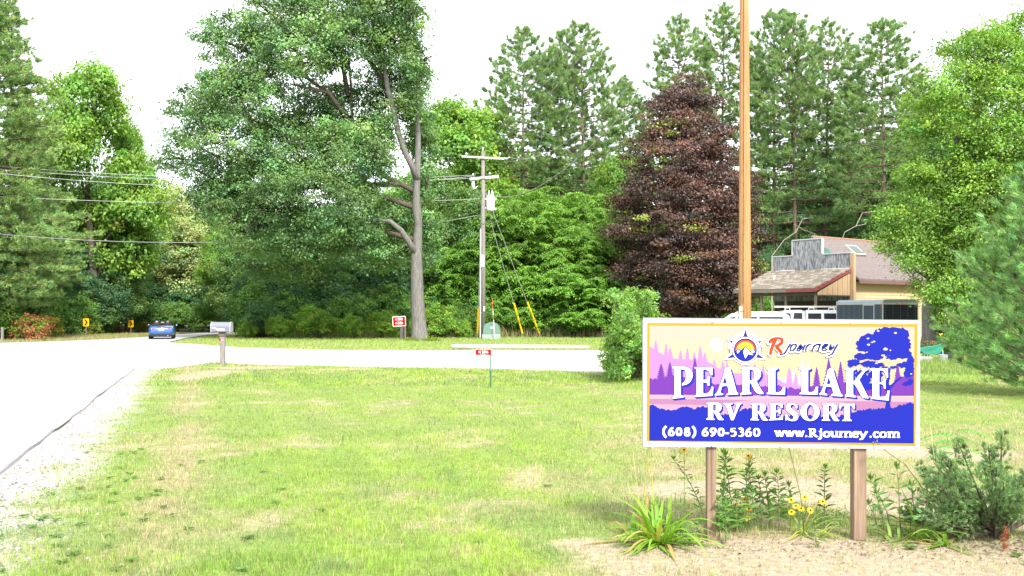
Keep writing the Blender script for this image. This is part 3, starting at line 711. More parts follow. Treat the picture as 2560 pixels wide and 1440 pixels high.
# drooping walnuts by the pole
for px, top, Y, pr, ws, lab in ((1300, 462, 82, walnut_a, 1.05, 'bright walnut with drooping fronds right behind the utility pole'), (1420, 540, 80, walnut_a, 1.0, 'bright walnut with drooping fronds where the guy wires lead'),
    (1150, 615, 80, walnut_b, 1.1, 'low bright walnut between oak trunk and utility pole'), (1375, 650, 78, walnut_b, 1.1, 'low walnut directly behind the yellow guy guards'), (1465, 660, 77, walnut_b, 1.2, 'low walnut between guy guards and purple maple'),
    (1510, 480, 84, walnut_a, .8, 'tall walnut touching the purple maple'), (1250, 660, 79, walnut_b, 1.0, 'low walnut behind the green utility cabinet')):
    place_px(pr, 9.5 if pr is walnut_a else 6, 'walnut_tree', px, top, Y, px*.01, ws, label=lab, group='walnut trees at the wood edge')

def BU(pr, H, rows, lab, group, cat='bush', name='bush'):
    for i, r in enumerate(rows):
        px, top, Y = r[:3]; ws = r[3] if len(r) > 3 else 1.0; l2 = r[4] if len(r) > 4 else auto_label({id(bush_green): 'green bush', id(bush_dark): 'dark bush', id(bush_bright): 'bright green bush', id(bush_rust): 'rust-orange bush'}[id(pr)], px, Y, top)
        place_px(pr, H, name, px, top, Y, px*.7, ws, label=l2, cat=cat, group=group, parts=SB)
E_L = 'bushes along the wood edge by the curve signs'; E_C = 'bushes along the wood edge below the big oak'; E_R = 'bushes at the wood edge by maple and house'
BU(bush_green, 4, [(60, 690, 72), (175, 720, 80), (250, 735, 84), (310, 720, 99), (380, 755, 101), (440, 750, 101), (505, 755, 101), (350, 735, 100), (-60, 700, 64), (130, 740, 78)], 'green bush at the wood edge behind the curve signs', E_L)
BU(bush_dark, 4, [(120, 650, 84), (215, 680, 90), (280, 700, 92), (330, 690, 103), (0, 640, 80), (410, 700, 104), (475, 710, 105), (530, 720, 104)], 'dark green bush inside the wood behind the curve signs', E_L)
BU(bush_bright, 3, [(20, 735, 66, 1.2, 'bright green bush beside the rust-red bush'), (545, 775, 101, 1.3, 'bright bush at the far road side behind the mailbox'), (600, 740, 96, 1.3)], 'bright bush at the wood edge left of the big oak', E_L)
BU(bush_rust, 2.6, [(76, 775, 65, .95, 'rust-red bush at the road bend'), (286, 792, 88, .9, 'rust-brown bush between the two yellow curve signs'), (385, 800, 96, .7)], 'small rust-orange bush beyond the blue car', 'rust and gold bushes by the road bend')
BU(bush_gold, 2.2, [(235, 808, 80, .8, 'gold-green bush at the foot of the nearer curve sign'), (358, 800, 97, .9, 'gold bush just before the blue car'), (125, 785, 70, .8, 'yellow-green bush against the rust-red bush')], '', 'rust and gold bushes by the road bend')
BU(bush_rust, 2.6, [(592, 834, 78, .35, 'tiny orange-red bush by the road behind the mailbox')], '', 'rust and gold bushes by the road bend')
BU(bush_green, 4, [(640, 690, 78), (700, 720, 77), (880, 730, 78), (1100, 720, 78), (1000, 740, 78), (960, 700, 80), (1180, 740, 77), (1130, 760, 76)], 'green bush at the wood edge below the big oak', E_C)
BU(bush_dark, 4, [(660, 740, 75), (740, 690, 80), (780, 760, 79), (840, 680, 82), (930, 750, 80), (1030, 690, 82), (620, 730, 80), (1220, 720, 80)], 'dark bush in the shade below the big oak', E_C)
BU(bush_bright, 3, [(800, 752, 72.6, 1.3, 'light green spreading bush in the shade of the big oak'), (890, 775, 72.4, 1.0), (1090, 745, 74, 1.0), (1155, 790, 74, .8), (690, 780, 72, .9), (620, 790, 73, .8), (950, 765, 73, 1.0)], 'bright green low bush at the wood edge below the oak', E_C)
BU(bush_green, 4, [(1290, 755, 78), (1410, 750, 77), (1540, 740, 79), (1620, 760, 82), (1700, 790, 82), (1790, 770, 80), (1880, 730, 72), (1910, 690, 78), (1440, 760, 78)], 'green bush at the wood edge by walnuts and maple', E_R)
BU(bush_dark, 4, [(1340, 730, 84), (1480, 720, 84), (1580, 730, 84), (1660, 740, 88), (1750, 730, 86), (1830, 740, 84), (1270, 740, 84), (1850, 790, 74)], 'dark bush under walnuts and purple maple', E_R)
BU(bush_bright, 3, [(2230, 690, 66, 1.0), (1870, 680, 80, 1.2), (1600, 770, 80, 1.0)], 'bright bush showing beside purple maple and porch', E_R)
BU(bush_green, 4, [(2420, 800, 42), (2480, 780, 44), (2560, 770, 46), (2380, 830, 43), (2640, 760, 44)], 'green bush behind the young white pine and wheelbarrow', 'bushes behind the wheelbarrow')

# leafy shrub in front of the maple
rng = np.random.default_rng(41); SY = 27.0
sh = empty('shrub', (X_at(1572, SY), SY, 0), 0, 'glossy green leafy shrub next to the resort sign', 'shrub')
sl = px_lobes([(1560,905,45,32),(1600,900,40,36),(1570,850,52,45),(1620,850,40,45),(1545,800,26,40),(1590,790,40,45),(1535,745,13,26),(1590,745,20,30),(1612,740,11,16),(1630,775,14,20),(1532,915,28,28),(1575,918,46,26),(1620,920,40,24),(1545,870,36,36),(1640,890,40,40),(1650,830,30,40)], SY, 6)
sm, sC = crown_mesh('shrub_foliage', rng, sl, 900, 26, .17, .085, (.18, .32, .075), colv=.28, shell=(.35, 1.08), hue=.12, top_bias=.1, reject=lambda C: C[:, 2] < .05)
o_ = link('foliage', sm, sh); o_.location = -sh.location
b = MB()
for L in sl: b.tube([(sh.location.x, SY, 0), (sh.location.x*.5+L[0]*.5, SY, L[2]*.5), L[:3], (L[0], L[1], L[2]+L[5])], [.03, .022, .015, .005], 5)
o_ = b.build('stems', BARK_D, sh); o_.location = -sh.location

# young white pine at the edge of the lawn
rng = np.random.default_rng(51); WY = 21.5; wx = X_at(2610, WY)
wp = empty('white_pine', (wx, WY, 0), 0, 'young soft-needled white pine branching down to the lawn', 'tree')
b = MB(); Hh = 5.1; b.tube([(0, 0, -.1), (.03, 0, 2), (0, .02, Hh)], [.13, .09, .015], 8); P, D = [], []
z = .14
while z < Hh - .1:
    t = z/Hh; rad = 2.35 * (1 - t) ** .8 * (.80 + .20*min(1, t*4)) + .12; k = 7 if t < .8 else 5; a0 = rng.uniform(0, 6.28)
    for j in range(k):
        a = a0 + 2*PI*j/k + rng.normal()*.2; L = rad*rng.uniform(.75, 1.12); dv = np.array([math.cos(a), math.sin(a), .10 + .55*t]); sv = np.array([-math.sin(a), math.cos(a), 0])
        pts = [np.array([0, 0, z]) + dv*L*q + np.array([0, 0, .25*L*q*q]) for q in np.linspace(0, 1, 5)]
        b.tube(pts, [.035, .026, .02, .012, .005], 4, cap=False)
        for q in range(int(9 + 15*L)):
            f = rng.uniform(.25, 1.02); i = min(3, int(f*4)); pp = pts[i]*(1-(f*4-i)) + pts[i+1]*(f*4-i)
            sd_ = rng.normal()*.26*L*(1.2-f); e = pp + sv*sd_ + np.array([0, 0, rng.uniform(-.06, .10)]); P.append(e)
            dd = dv*.8 + sv*np.sign(sd_)*.6 + np.array([0, 0, .35]); D.append(dd/np.linalg.norm(dd))
    z += .24*rng.uniform(.8, 1.2)
P = np.array(P); V, T, c = needles(rng, P, np.array(D), 30, .15, .6, .0105, (.20, .36, .13), .3, .2); c = c*(.7+.6*np.repeat(fbm(P[:, 0]*1.0+P[:, 1], P[:, 2], .3, 66), 90))[:, None]
link('crown', np_mesh('young_pine_crown', V, tris=T, col=c, mats=[NEEDLE]), wp); b.build('trunk', BARK_P, wp, True)
print('pine tris', len(T))

# ------------------------------------------------------------------ building with the false front
TH = math.radians(52); HY = 59.0
hn = Vector((-math.sin(TH), -math.cos(TH), 0)); hr = Vector((math.cos(TH), -math.sin(TH), 0)); UP = Vector((0, 0, 1))
HC = Vector((X_at(2126, HY), HY, 0))                 # front corner on the trailer side
FW, PD, SL = 5.6, 3.3, 10.0                          # facade width, porch depth, side length
FRONT_GREY = mat('grey_wood_shingle', (.36, .37, .39), .95, c2=(.035, .04, .05), sc=4.2, bump=.6, bsc=30, stretch=(3, 3, .6), spec=.1)
TAN = mat('tan_board', (.40, .28, .165), .85, var=.22, sc=5, stretch=(3, 3, .4), bump=.2)
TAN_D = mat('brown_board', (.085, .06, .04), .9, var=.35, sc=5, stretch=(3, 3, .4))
SIDING = mat('tan_siding', (.48, .35, .21), .8, var=.12, sc=3)
ROOF_B = mat('brown_asphalt_roof', (.165, .135, .13), .95, c2=(.125, .10, .10), sc=5, bump=.4, bsc=50, stretch=(1, 1, 1))
SHINGLE = mat('mossy_grey_shingle', (.17, .145, .115), .95, c2=(.085, .075, .06), sc=9, bump=.4, bsc=40)
FASCIA = mat('dark_red_trim', (.24, .055, .055), .8, var=.3)
POSTM = mat('old_brown_post', (.17, .135, .11), .9, var=.4)
house = empty('building', HC, 0, 'old shop building with stepped grey false front and shingled porch', 'building')
def hb(o, x0, x1, y0, y1, z0, z1, bm, m=0):
    """box in house axes: x along the facade towards the trailer (<=0), y outwards (porch +), z up"""
    bm.obox(hr*x0 + hn*y0 + UP*z0, hr*(x1-x0), hn*(y1-y0), UP*(z1-z0), m)
def hm(mb, name, m, parent=None, **k): return mb.build(name, m, parent or house, **k)
# false front: stepped wall with real thickness
b = MB(); zb, zs, zt = 4.45, 5.36, 6.32
b.prism([(-FW, zb-1.9), (0, zb-1.9), (0, zs), (-FW*.36, zs), (-FW*.36, zt), (-FW*.73, zt), (-FW*.73, zs), (-FW, zs)], hn*.0, hr, UP, -hn*.16)
ff = hm(b, 'false_front', FRONT_GREY)
b = MB()
for x0, x1, z in ((-FW-.04, -FW*.73-.02, zs), (-FW*.73-.04, -FW*.36+.04, zt), (-FW*.36+.06, .04, zs)): hb(None, x0, x1, .03, -.2, z, z+.06, b)
hb(None, -FW*.36+.0, -FW*.36+.07, .02, -.2, zs+.07, zt-.003, b); hb(None, -FW*.73-.07, -FW*.73-.003, .02, -.2, zs+.07, zt-.003, b)
hm(b, 'metal_coping', mat('dull_white_metal', (.45, .47, .48), .5), ff)
b = MB(); hb(None, .0+.004, .24, .04, -.2, 0, zs-.02, b); hm(b, 'corner_board', TAN)
# walls
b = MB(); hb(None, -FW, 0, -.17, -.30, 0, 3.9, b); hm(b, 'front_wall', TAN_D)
b = MB(); hb(None, -.12, .0, -.31, -SL, 0, 3.7, b); hb(None, -FW, -FW+.12, -.31, -SL, 0, 3.7, b); hb(None, -FW, 0, -SL, -SL-.12, 0, 3.5, b); hm(b, 'side_wall', SIDING)
sid = MB()
for k in range(18):     # lap siding boards
    z = .1 + k*.2; s = MB(); s.prism([(0, 0), (.035, 0), (.012, .205), (0, .205)], UP*z + hr*.002 - hn*.22, hr, UP, -hn*(SL-.2)); hm(s, 'siding_board', SIDING)
# main gable roof, ridge running back from the facade
ez, rzz = 4.02, 6.38; xm = -FW/2; ov = .45
b = MB()
def roof_slab(b, xa, za, xb, zb_, y0, y1, th=.12):
    o = hr*xa + hn*y0 + UP*za; b.obox(o, hr*(xb-xa) + UP*(zb_-za), hn*(y1-y0), UP*th)
roof_slab(b, ov, ez-.3, xm+.01, rzz, -.2, -SL-.4); roof_slab(b, -FW-ov, ez-.3, xm-.01, rzz, -.2, -SL-.4)
rf = hm(b, 'roof', ROOF_B)
slopev = (hr*(xm-ov) + UP*(rzz-ez+.3)); nsl = 20                         # courses of roof shingles on the seen slope
for k in range(nsl):
    s = MB(); o = hr*ov + UP*(ez-.3+.122) - hn*.2 + slopev*(k/nsl)
    s.obox(o, slopev*(1.12/nsl), -hn*(SL+.2), UP*.018 ); q = hm(s, 'shingle_course', ROOF_B, rf)
b = MB(); b.tube([hr*xm + UP*(rzz+.14) - hn*.2, hr*xm + UP*(rzz+.14) - hn*(SL+.4)], .07, 6); hm(b, 'ridge_cap', mat('copper_brown', (.32, .17, .11), .8), rf)
b = MB(); b.obox(hr*(ov+.01) + UP*(ez-.46) - hn*.2, hr*.04, -hn*(SL+.2), UP*.2); hm(b, 'fascia', mat('maroon_fascia', (.16, .085, .085), .8), rf)
# skylight on the seen slope
sv = slopev.normalized(); nv_ = hn.cross(sv); nv_ = nv_ if nv_.z > 0 else -nv_
o = hr*ov + UP*(ez-.3+.15) + slopev*.56 - hn*2.6
b = MB(); b.obox(o, sv*1.0, -hn*1.15, nv_*.12); sk = hm(b, 'skylight', mat('skylight_frame', (.42, .42, .38), .6))
b = MB(); b.obox(o + sv*.12 - hn*.12 + nv_*.125, sv*.76, -hn*.91, nv_*.01); hm(b, 'pane', flat('skylight_glass', (.08, .11, .10), .35, .2), sk)
b = MB(); hb(None, -FW*.36+.08, -FW*.36+.42, -.18, -.5, zs+.02, zs+.36, b); hm(b, 'vent_box', mat('green_tin', (.12, .26, .22), .6))
# porch roof
PANE = flat('dull_pane', (.02, .03, .03), .3, .3)
pz0, pz1 = 3.12, 4.36; px0, px1 = -FW-.25, .02
b = MB(); o = hr*px0 + hn*(PD+.25) + UP*pz0; b.obox(o, hr*(px1-px0), -hn*(PD+.25) + UP*(pz1-pz0), UP*.09); pr = hm(b, 'porch_roof', SHINGLE)
rnd = random.Random(4); rows, per = 15, 20
sh_me = []
for k in range(5):
    s = MB(); w = (px1-px0)/per*.97; s.obox((0, 0, 0), hr*w, (-hn*(PD+.25)+UP*(pz1-pz0))*(1.25/rows), UP*(.02+.006*k)); sh_me.append(s.mesh('shingle', [SHINGLE, ][0:1]))
SH2 = mat('bleached_shingle', (.24, .21, .17), .95, c2=(.14, .12, .095), sc=6); 
for k in (3, 4): sh_me[k].materials[0] = SH2
for r_ in range(rows):
    for c_ in range(per):
        if r_ > 11 and rnd.random() < .12: continue
        q = link('shingle', rnd.choice(sh_me), pr); q.location = o + UP*(.092+rnd.uniform(0, .012)) + hr*((px1-px0)*(c_+.5*(r_%2)*.8)/per) + (-hn*(PD+.25)+UP*(pz1-pz0))*((r_-.02+rnd.uniform(-.05, .05))/rows*.985)
b = MB(); b.obox(hr*px0 + hn*(PD+.26) + UP*(pz0-.10), hr*(px1-px0-1.9), hn*.04, UP*.17); hm(b, 'fascia', mat('bare_grey_fascia', (.17, .14, .13), .9), pr)
b = MB(); b.obox(hr*(px1-1.89) + hn*(PD+.26) + UP*(pz0-.10), hr*1.9, hn*.05, UP*.19); b.obox(hr*(px1+.005) + hn*(PD+.3) + UP*(pz0-.10), hr*.05, -hn*(PD+.28)+UP*(pz1-pz0), UP*.24); hm(b, 'rake_trim', FASCIA, pr)
for fa, fb in ((-FW*.95, -FW*.70), (-FW*.36, -.05)): b = MB(); hb(None, fa, fb, .02, .05, pz1+.0, pz1+.13, b); hm(b, 'white_flashing', WHITE, pr)
b = MB(); b.obox(hr*(-FW*.83) + hn*1.0 + UP*(pz1-.23), hr*.5-hn*-.7-UP*.26, hn*.16-UP*.06, UP*.03); hm(b, 'loose_board', WHITE, pr)
# end panel of vertical boards under the rake
nbd = 13
for k in range(nbd):
    y0 = .05 + (PD-.1)*k/nbd; w = (PD-.1)/nbd - .02; zt0 = pz1-.16 - (pz1-pz0)*(y0/PD); zt1 = pz1-.16 - (pz1-pz0)*((y0+w)/PD)
    if zt1 < 2.95: zt1 = 2.95
    s = MB(); s.prism([(y0, 2.86), (y0+w, 2.86), (y0+w, zt1), (y0, max(zt0, 2.96))], hr*(-.04 if k % 2 else -.03), hn, UP, hr*.03); hm(s, 'gable_board', TAN)
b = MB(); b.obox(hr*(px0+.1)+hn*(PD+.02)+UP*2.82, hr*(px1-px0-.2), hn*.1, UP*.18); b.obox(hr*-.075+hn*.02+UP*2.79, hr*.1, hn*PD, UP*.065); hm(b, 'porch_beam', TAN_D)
for x in (-FW+.05, -FW*.70, -FW*.385, -.12): b = MB(); hb(None, x, x+.12, PD-.0, PD+.11, 0, 2.81, b); hm(b, 'porch_post', POSTM)
b = MB(); hb(None, -FW-.2, .1, 0, PD+.2, 0, .14, b); hm(b, 'porch_floor', POSTM)
for x0, x1, z0, z1, fm in ((-3.9, -2.5, .9, 2.2, TAN_D), (-1.25, -.45, 1.0, 2.25, WHITE), (-5.1, -4.3, .2, 2.2, TAN_D)):
    b = MB()
    for a in ((x0, x1, z0, z0+.07), (x0, x1, z1-.07, z1), (x0, x0+.07, z0+.071, z1-.071), (x1-.07, x1, z0+.071, z1-.071)): hb(None, a[0], a[1], -.168, -.10, a[2], a[3], b)
    wf = hm(b, 'door' if z0 < .5 else 'window', fm)
    b = MB(); hb(None, x0+.07, x1-.07, -.168, -.14, z0+.07, z1-.07, b); hm(b, 'pane', PANE, wf)
# old window screens leaning on the first porch post
sc_ = empty('window_screen', HC + hr*(-FW+.3) + hn*(PD+.35), 0, 'old metal window screens leaning against a porch post', 'window screen')
b = MB()
for x in (0, .42, .84): b.obox(hr*x, hr*.04, hn*.03, UP*1.25 - hn*.3)
for z in (0, .6, 1.21): b.obox(hr*.04 + UP*z - hn*.3*z/1.25, hr*.8, hn*.03, UP*.04)
b.build('frame', STEEL, sc_); b = MB(); b.obox(hr*.05+UP*.02+hn*.005, hr*.78, hn*.006, UP*1.2-hn*.29); b.build('mesh_panel', mat('green_screen', (.16, .22, .19), .7), sc_)

# ------------------------------------------------------------------ vehicles
def loft(rings, m_of=None, cap=True):
    b = MB(); n = len(rings[0]); V = [p for r in rings for p in r]; F = []
    for i in range(len(rings)-1):
        for k in range(n): k2 = (k+1) % n; F.append((i*n+k, i*n+k2, (i+1)*n+k2, (i+1)*n+k))
    if cap: F.append(tuple(range(n))[::-1]); F.append(tuple((len(rings)-1)*n+k for k in range(n)))
    b.add(V, F); return b
def wheel(parent, x, y, r, w, sgn, rim=STEEL):
    b = MB(); pr_ = [(-w/2, r*.62), (-w/2, r*.93), (-w/2+.03, r), (w/2-.03, r), (w/2, r*.93), (w/2, r*.62)]
    n = 20; V, F = [], []
    for k in range(n):
        t = 2*PI*k/n
        for (dx, rr) in pr_: V.append((x+dx, y+math.cos(t)*rr, r+math.sin(t)*rr))
    m_ = len(pr_)
    for k in range(n):
        k2 = (k+1) % n
        for j in range(m_-1): F.append((k*m_+j, k*m_+j+1, k2*m_+j+1, k2*m_+j))
    b.add(V, F); wo = b.build('wheel', BLACK, parent, True)
    b = MB(); b.cyl((x-w*.3, y, r), (x+sgn*w*.42, y, r), r*.63, 16); b.cyl((x+sgn*w*.42, y, r), (x+sgn*w*.47, y, r), r*.2, 8); b.build('rim', rim, wo)
    return wo

# blue open roadster driving away
CY = 69.5; blue = mat('blue_car_paint', (.02, .10, .33), .22, .25, var=.05, coat=1.0)
car = empty('sports_car', (X_at(406, CY), CY, .045), math.atan2(.31, 1), 'small blue open-top sports car driving away on the road', 'car')
def ring(y, w, zb, zs, zt, wt):
    return [(-w*.80, y, zb), (-w*.98, y, zb+.10), (-w, y, (zb+zs)/2), (-w*.985, y, zs-.06), (-w*.93, y, zs), (-wt, y, zt), (0, y, zt+.015), (wt, y, zt), (w*.93, y, zs), (w*.985, y, zs-.06), (w, y, (zb+zs)/2), (w*.98, y, zb+.10), (w*.80, y, zb)]
R_ = [ring(-1.98, .60, .34, .58, .64, .45), ring(-1.93, .76, .27, .68, .78, .6), ring(-1.80, .82, .23, .76, .855, .66), ring(-1.45, .84, .2, .80, .89, .70), ring(-.95, .84, .2, .82, .90, .74),
      ring(-.70, .83, .2, .82, .86, .76), ring(.6, .82, .2, .80, .84, .74), ring(.75, .82, .2, .80, .90, .70), ring(1.2, .83, .2, .77, .84, .66), ring(1.7, .80, .24, .66, .72, .6), ring(1.95, .66, .32, .52, .55, .45)]
bd = loft(R_).build('body', blue, car, True)
b = MB(); b.box((-.70, -1.985, .20), (.70, -1.80, .35)); b.box((-.72, -1.9, .16), (.72, 1.8, .24)); b.build('lower_bumper', BLACK, car)
b = MB(); b.box((-.62, -.72, .5), (.62, .62, .905)); b.build('cockpit', DARK, car)
for sx in (-1, 1):
    for y in (-1.22, 1.28): wheel(car, sx*.735, y, .30, .20, sx)
    b = MB(); b.ellips((sx*.545, -1.93, .685), (.135, .06, .058), 12, 8); tl = b.build('tail_light', flat('tail_red', (.5, .01, .02), .2), car, True)
    b = MB(); b.ellips((sx*.62, -1.958, .685), (.045, .04, .045), 8, 6); b.build('indicator', flat('amber', (.8, .3, .02), .2), tl, True)
    b = MB(); b.ellips((sx*.92, .45, .93), (.09, .06, .065), 8, 6); b.tube([(sx*.8, .5, .86), (sx*.9, .46, .91)], .02, 4); b.build('mirror', blue, car, True)
    b = MB(); b.box((sx*.36-.2, -.52, .55), (sx*.36+.2, -.32, 1.03)); b.box((sx*.36-.12, -.5, 1.03), (sx*.36+.12, -.38, 1.17)); b.build('seat', mat('seat_vinyl', (.05, .045, .045) if sx > 0 else (.06, .055, .055), .6), car, bevel=.03)
b = MB(); b.box((-.16, -1.992, .58), (.16, -1.965, .70)); b.build('licence_plate', flat('plate_white', (.75, .77, .78), .4), car)
b = MB(); b.tube([(-.68, .62, .86), (-.55, .32, 1.20), (.55, .32, 1.20), (.68, .62, .86)], .028, 6); b.tube([(-.70, -.72, .88), (-.52, -.62, 1.02), (.52, -.62, 1.02), (.70, -.72, .88)], .03, 6); wf = b.build('windscreen_frame', BLACK, car)
b = MB(); b.add([(-.66, .62, .87), (.66, .62, .87), (.54, .335, 1.185), (-.54, .335, 1.185)], [(0, 1, 2, 3)]); b.build('windscreen', flat('tinted_glass', (.10, .13, .12), .05, .8), wf)
b = MB(); b.box((-.1, .34, 1.10), (.1, .36, 1.16)); b.build('inner_mirror', STEEL, car)
b = MB(); b.cyl((.42, -2.0, .25), (.42, -1.8, .25), .03, 8); b.build('exhaust_pipe', STEEL, car)
b = MB(); b.box((-.30, -1.915, .845), (.30, -1.86, .865)); b.build('brake_light', flat('tail_red2', (.12, .01, .02), .2), car)
# a driver and a passenger: shoulders and heads above the doors
def sitter(x, top, hair, skin, lab):
    p = empty('person', car.matrix_basis @ Vector((x, -.22, .045+.27)), car.rotation_euler.z, lab, 'person', 'people riding in the blue car')
    me = bpy.data.meshes.new('sitter'); sk = [((0,0,.05),.17),((0,.02,.3),.18),((0,0,.5),.15),((0,0,.60),.055),((0,0,.66),.06),((0,.02,.76),.085),((0,.02,.82),.08)]
    V = [s_[0] for s_ in sk] + [(-.17,0,.50),(-.23,.1,.30),(-.15,.36,.27),(.17,0,.50),(.23,.1,.30),(.15,.36,.27),(-.09,.3,.02),(.09,.3,.02),(-.1,.7,.0),(.1,.7,.0)]
    E = [(i, i+1) for i in range(6)] + [(2,7),(7,8),(8,9),(2,10),(10,11),(11,12),(0,13),(0,14),(13,15),(14,16)]
    me.from_pydata(V, E, []); o = link('body', me, p, top)
    md = o.modifiers.new('skin', 'SKIN'); rr = [s_[1] for s_ in sk] + [.075,.05,.035,.075,.05,.035,.09,.09,.07,.07]
    for i, v in enumerate(me.skin_vertices[0].data): v.radius = (rr[i], rr[i])
    me.skin_vertices[0].data[0].use_root = True; o.modifiers.new('sub', 'SUBSURF').render_levels = 1
    b = MB(); b.ellips((0, .015, .775), (.092, .105, .115), 12, 9); b.build('head', skin, p, True)
    b = MB(); b.ellips((0, -.012, .80), (.10, .103, .115), 12, 9); b.build('hair', hair, p, True)
skinm = mat('skin', (.50, .30, .22), .6, var=.08)
sitter(-.36, mat('white_shirt', (.7, .68, .66), .8), mat('grey_hair', (.42, .40, .38), .7), skinm, 'driver of the blue car with pale hair and a white top')
sitter(.36, mat('pink_shirt', (.55, .30, .30), .8), mat('light_brown_hair', (.30, .19, .12), .7), skinm, 'passenger of the blue car with brown hair and a pink top')

def side_body(b, prof, w, inset=0, zi=1e9):
    """profile in (y,z) extruded across; above zi the sides lean in by inset"""
    n = len(prof); L = []; 
    for s_ in (-1, 1):
        for y, z in prof: L.append((s_*(w/2 - (inset*(z-zi)/.7 if z > zi else 0)), y, z))
    tri = tessellate_polygon([[Vector((y, z, 0)) for y, z in prof]])
    F = [tuple(t) for t in tri] + [tuple(n+i for i in t[::-1]) for t in tri] + [(i, (i+1) % n, n+(i+1) % n, n+i) for i in range(n)]
    b.add(L, F)
def side_glass(parent, poly, w, inset, zi, m=GLASS, name='window', proud=.006):
    for s_ in (-1, 1):
        b = MB(); V = [(s_*(w/2 - (inset*(z-zi)/.7 if z > zi else 0) + proud), y, z) for y, z in poly]
        V2 = [(v[0]-s_*.02, v[1], v[2]) for v in V]; n = len(poly)
        b.add(V+V2, [tuple(range(n)), tuple(range(2*n-1, n-1, -1))] + [(i, (i+1) % n, n+(i+1) % n, n+i) for i in range(n)]); b.build(name, m, parent)
# white pickup with topper and ladder rack, nose to the pole
TY = 53.0; W_ = mat('white_car_paint', (.76, .77, .76), .3, var=.04, coat=.6)
tk = empty('pickup_truck', (X_at(1993, TY), TY+.9, 0), math.radians(84), 'white pickup truck with a canopy and long ladders on its rack', 'pickup truck')
tk.scale = (1, .9, 1.075)
# local: +y is the nose, sides at +-x
b = MB(); side_body(b, [(-2.75,.55),(-2.75,1.12),(2.55,1.10),(2.7,.95),(2.72,.5),(2.3,.38),(-2.5,.38)], 1.9); b.build('body', W_, tk, bevel=.05)
b = MB(); side_body(b, [(-.55,1.125),(-.55,1.74),(-.35,1.80),(.62,1.78),(.78,1.72),(1.45,1.125)], 1.80, .16, 1.12); b.build('cab', W_, tk, bevel=.03)
b = MB(); side_body(b, [(-2.74,1.125),(-2.55,1.76),(-2.42,1.80),(-.68,1.80),(-.60,1.76),(-.60,1.125)], 1.84, .14, 1.12); b.build('canopy', W_, tk, bevel=.03)
side_glass(tk, [(.25,1.2),(.25,1.68),(.62,1.66),(1.16,1.2)], 1.80, .16, 1.12); side_glass(tk, [(-.42,1.2),(-.42,1.68),(.05,1.69),(.16,1.2)], 1.80, .16, 1.12)
side_glass(tk, [(-1.5,1.25),(-1.5,1.66),(-.74,1.66),(-.74,1.25)], 1.84, .14, 1.12); side_glass(tk, [(-2.48,1.25),(-2.4,1.66),(-1.66,1.66),(-1.66,1.25)], 1.84, .14, 1.12)
b = MB(); b.add([(-.74, .83, 1.70), (.74, .83, 1.70), (.80, 1.40, 1.17), (-.80, 1.40, 1.17)], [(0, 1, 2, 3)]); b.add([(-.70, -2.585, 1.68), (.70, -2.585, 1.68), (.78, -2.735, 1.2), (-.78, -2.735, 1.2)], [(3, 2, 1, 0)]); b.build('windscreen', GLASS, tk)
for sx in (-1, 1):
    for y in (-1.75, 1.7): wheel(tk, sx*.82, y, .38, .24, sx)
    b = MB(); b.box((sx*.80-.12, 2.62, .72), (sx*.80+.12, 2.735, .92)); b.build('headlight', flat('lamp_glass', (.6, .62, .62), .1, .6), tk)
    b = MB(); b.box((sx*.9-.06, 1.0, 1.15), (sx*.9+.22*(sx > 0)-.0, 1.08, 1.3)) if sx > 0 else b.box((-1.12, 1.0, 1.15), (-.86, 1.08, 1.3)); b.build('mirror', BLACK, tk)
b = MB()
for y in (-2.3, -1.1, .3):
    for sx in (-1, 1): b.tube([(sx*.80, y, 1.65), (sx*.74, y, 1.93)], .022, 5)
    b.tube([(-.76, y, 1.93), (.76, y, 1.93)], .022, 5)
b.build('roof_rack', WHITE, tk)
ld = empty('ladder', tk.location + Vector((0, 0, 2.10)), math.radians(84), 'long aluminium extension ladder tied on the white pickup', 'ladder', 'ladders on the pickup')
b = MB()
for sx in (-.62, -.24): b.box((sx-.02, -2.9, 0), (sx+.02, 1.0, .085))
rail = b.build('rail', mat('aluminium', (.68, .69, .69), .4, .4, var=.08), ld)
for k in range(13):
    s = MB(); s.cyl((-.60, -2.75+k*.295, .04), (-.26, -2.75+k*.295, .04), .018, 6); s.build('rung', STEEL, ld)
b = MB(); b.tube([(-.66, -1.1, -.03), (-.68, -1.1, .13), (-.18, -1.1, .13), (-.16, -1.1, -.03)], .008, 4); b.build('strap', YELLOW, ld)

# silver minivan behind the pole
sv_ = empty('minivan', (X_at(1862, 47), 47.6, 0), math.radians(80), 'silver minivan mostly hidden behind resort sign and new pole', 'minivan')
SIL = mat('silver_paint', (.42, .46, .52), .3, .4, var=.05, coat=.5)
b = MB(); side_body(b, [(-2.3,.5),(-2.35,1.0),(-2.1,1.70),(-1.8,1.77),(.5,1.76),(1.55,1.08),(2.3,.92),(2.4,.5),(2.0,.3),(-2.1,.3)], 1.85, .14, 1.05); b.build('body', SIL, sv_, bevel=.05)
for P_ in ([(.75,1.14),(.30,1.62),(.55,1.60),(1.2,1.14)], [(-.65,1.12),(-.65,1.62),(.20,1.62),(.62,1.12)], [(-1.95,1.12),(-1.82,1.62),(-.75,1.62),(-.75,1.12)]): side_glass(sv_, P_, 1.85, .14, 1.05)
for sx in (-1, 1):
    for y in (-1.45, 1.45): wheel(sv_, sx*.80, y, .33, .21, sx)
b = MB()
for sx in (-.62, .62): b.tube([(sx, -1.7, 1.79), (sx, -1.6, 1.84), (sx, .2, 1.84), (sx, .3, 1.79)], .018, 5)
b.build('roof_rails', STEEL, sv_)

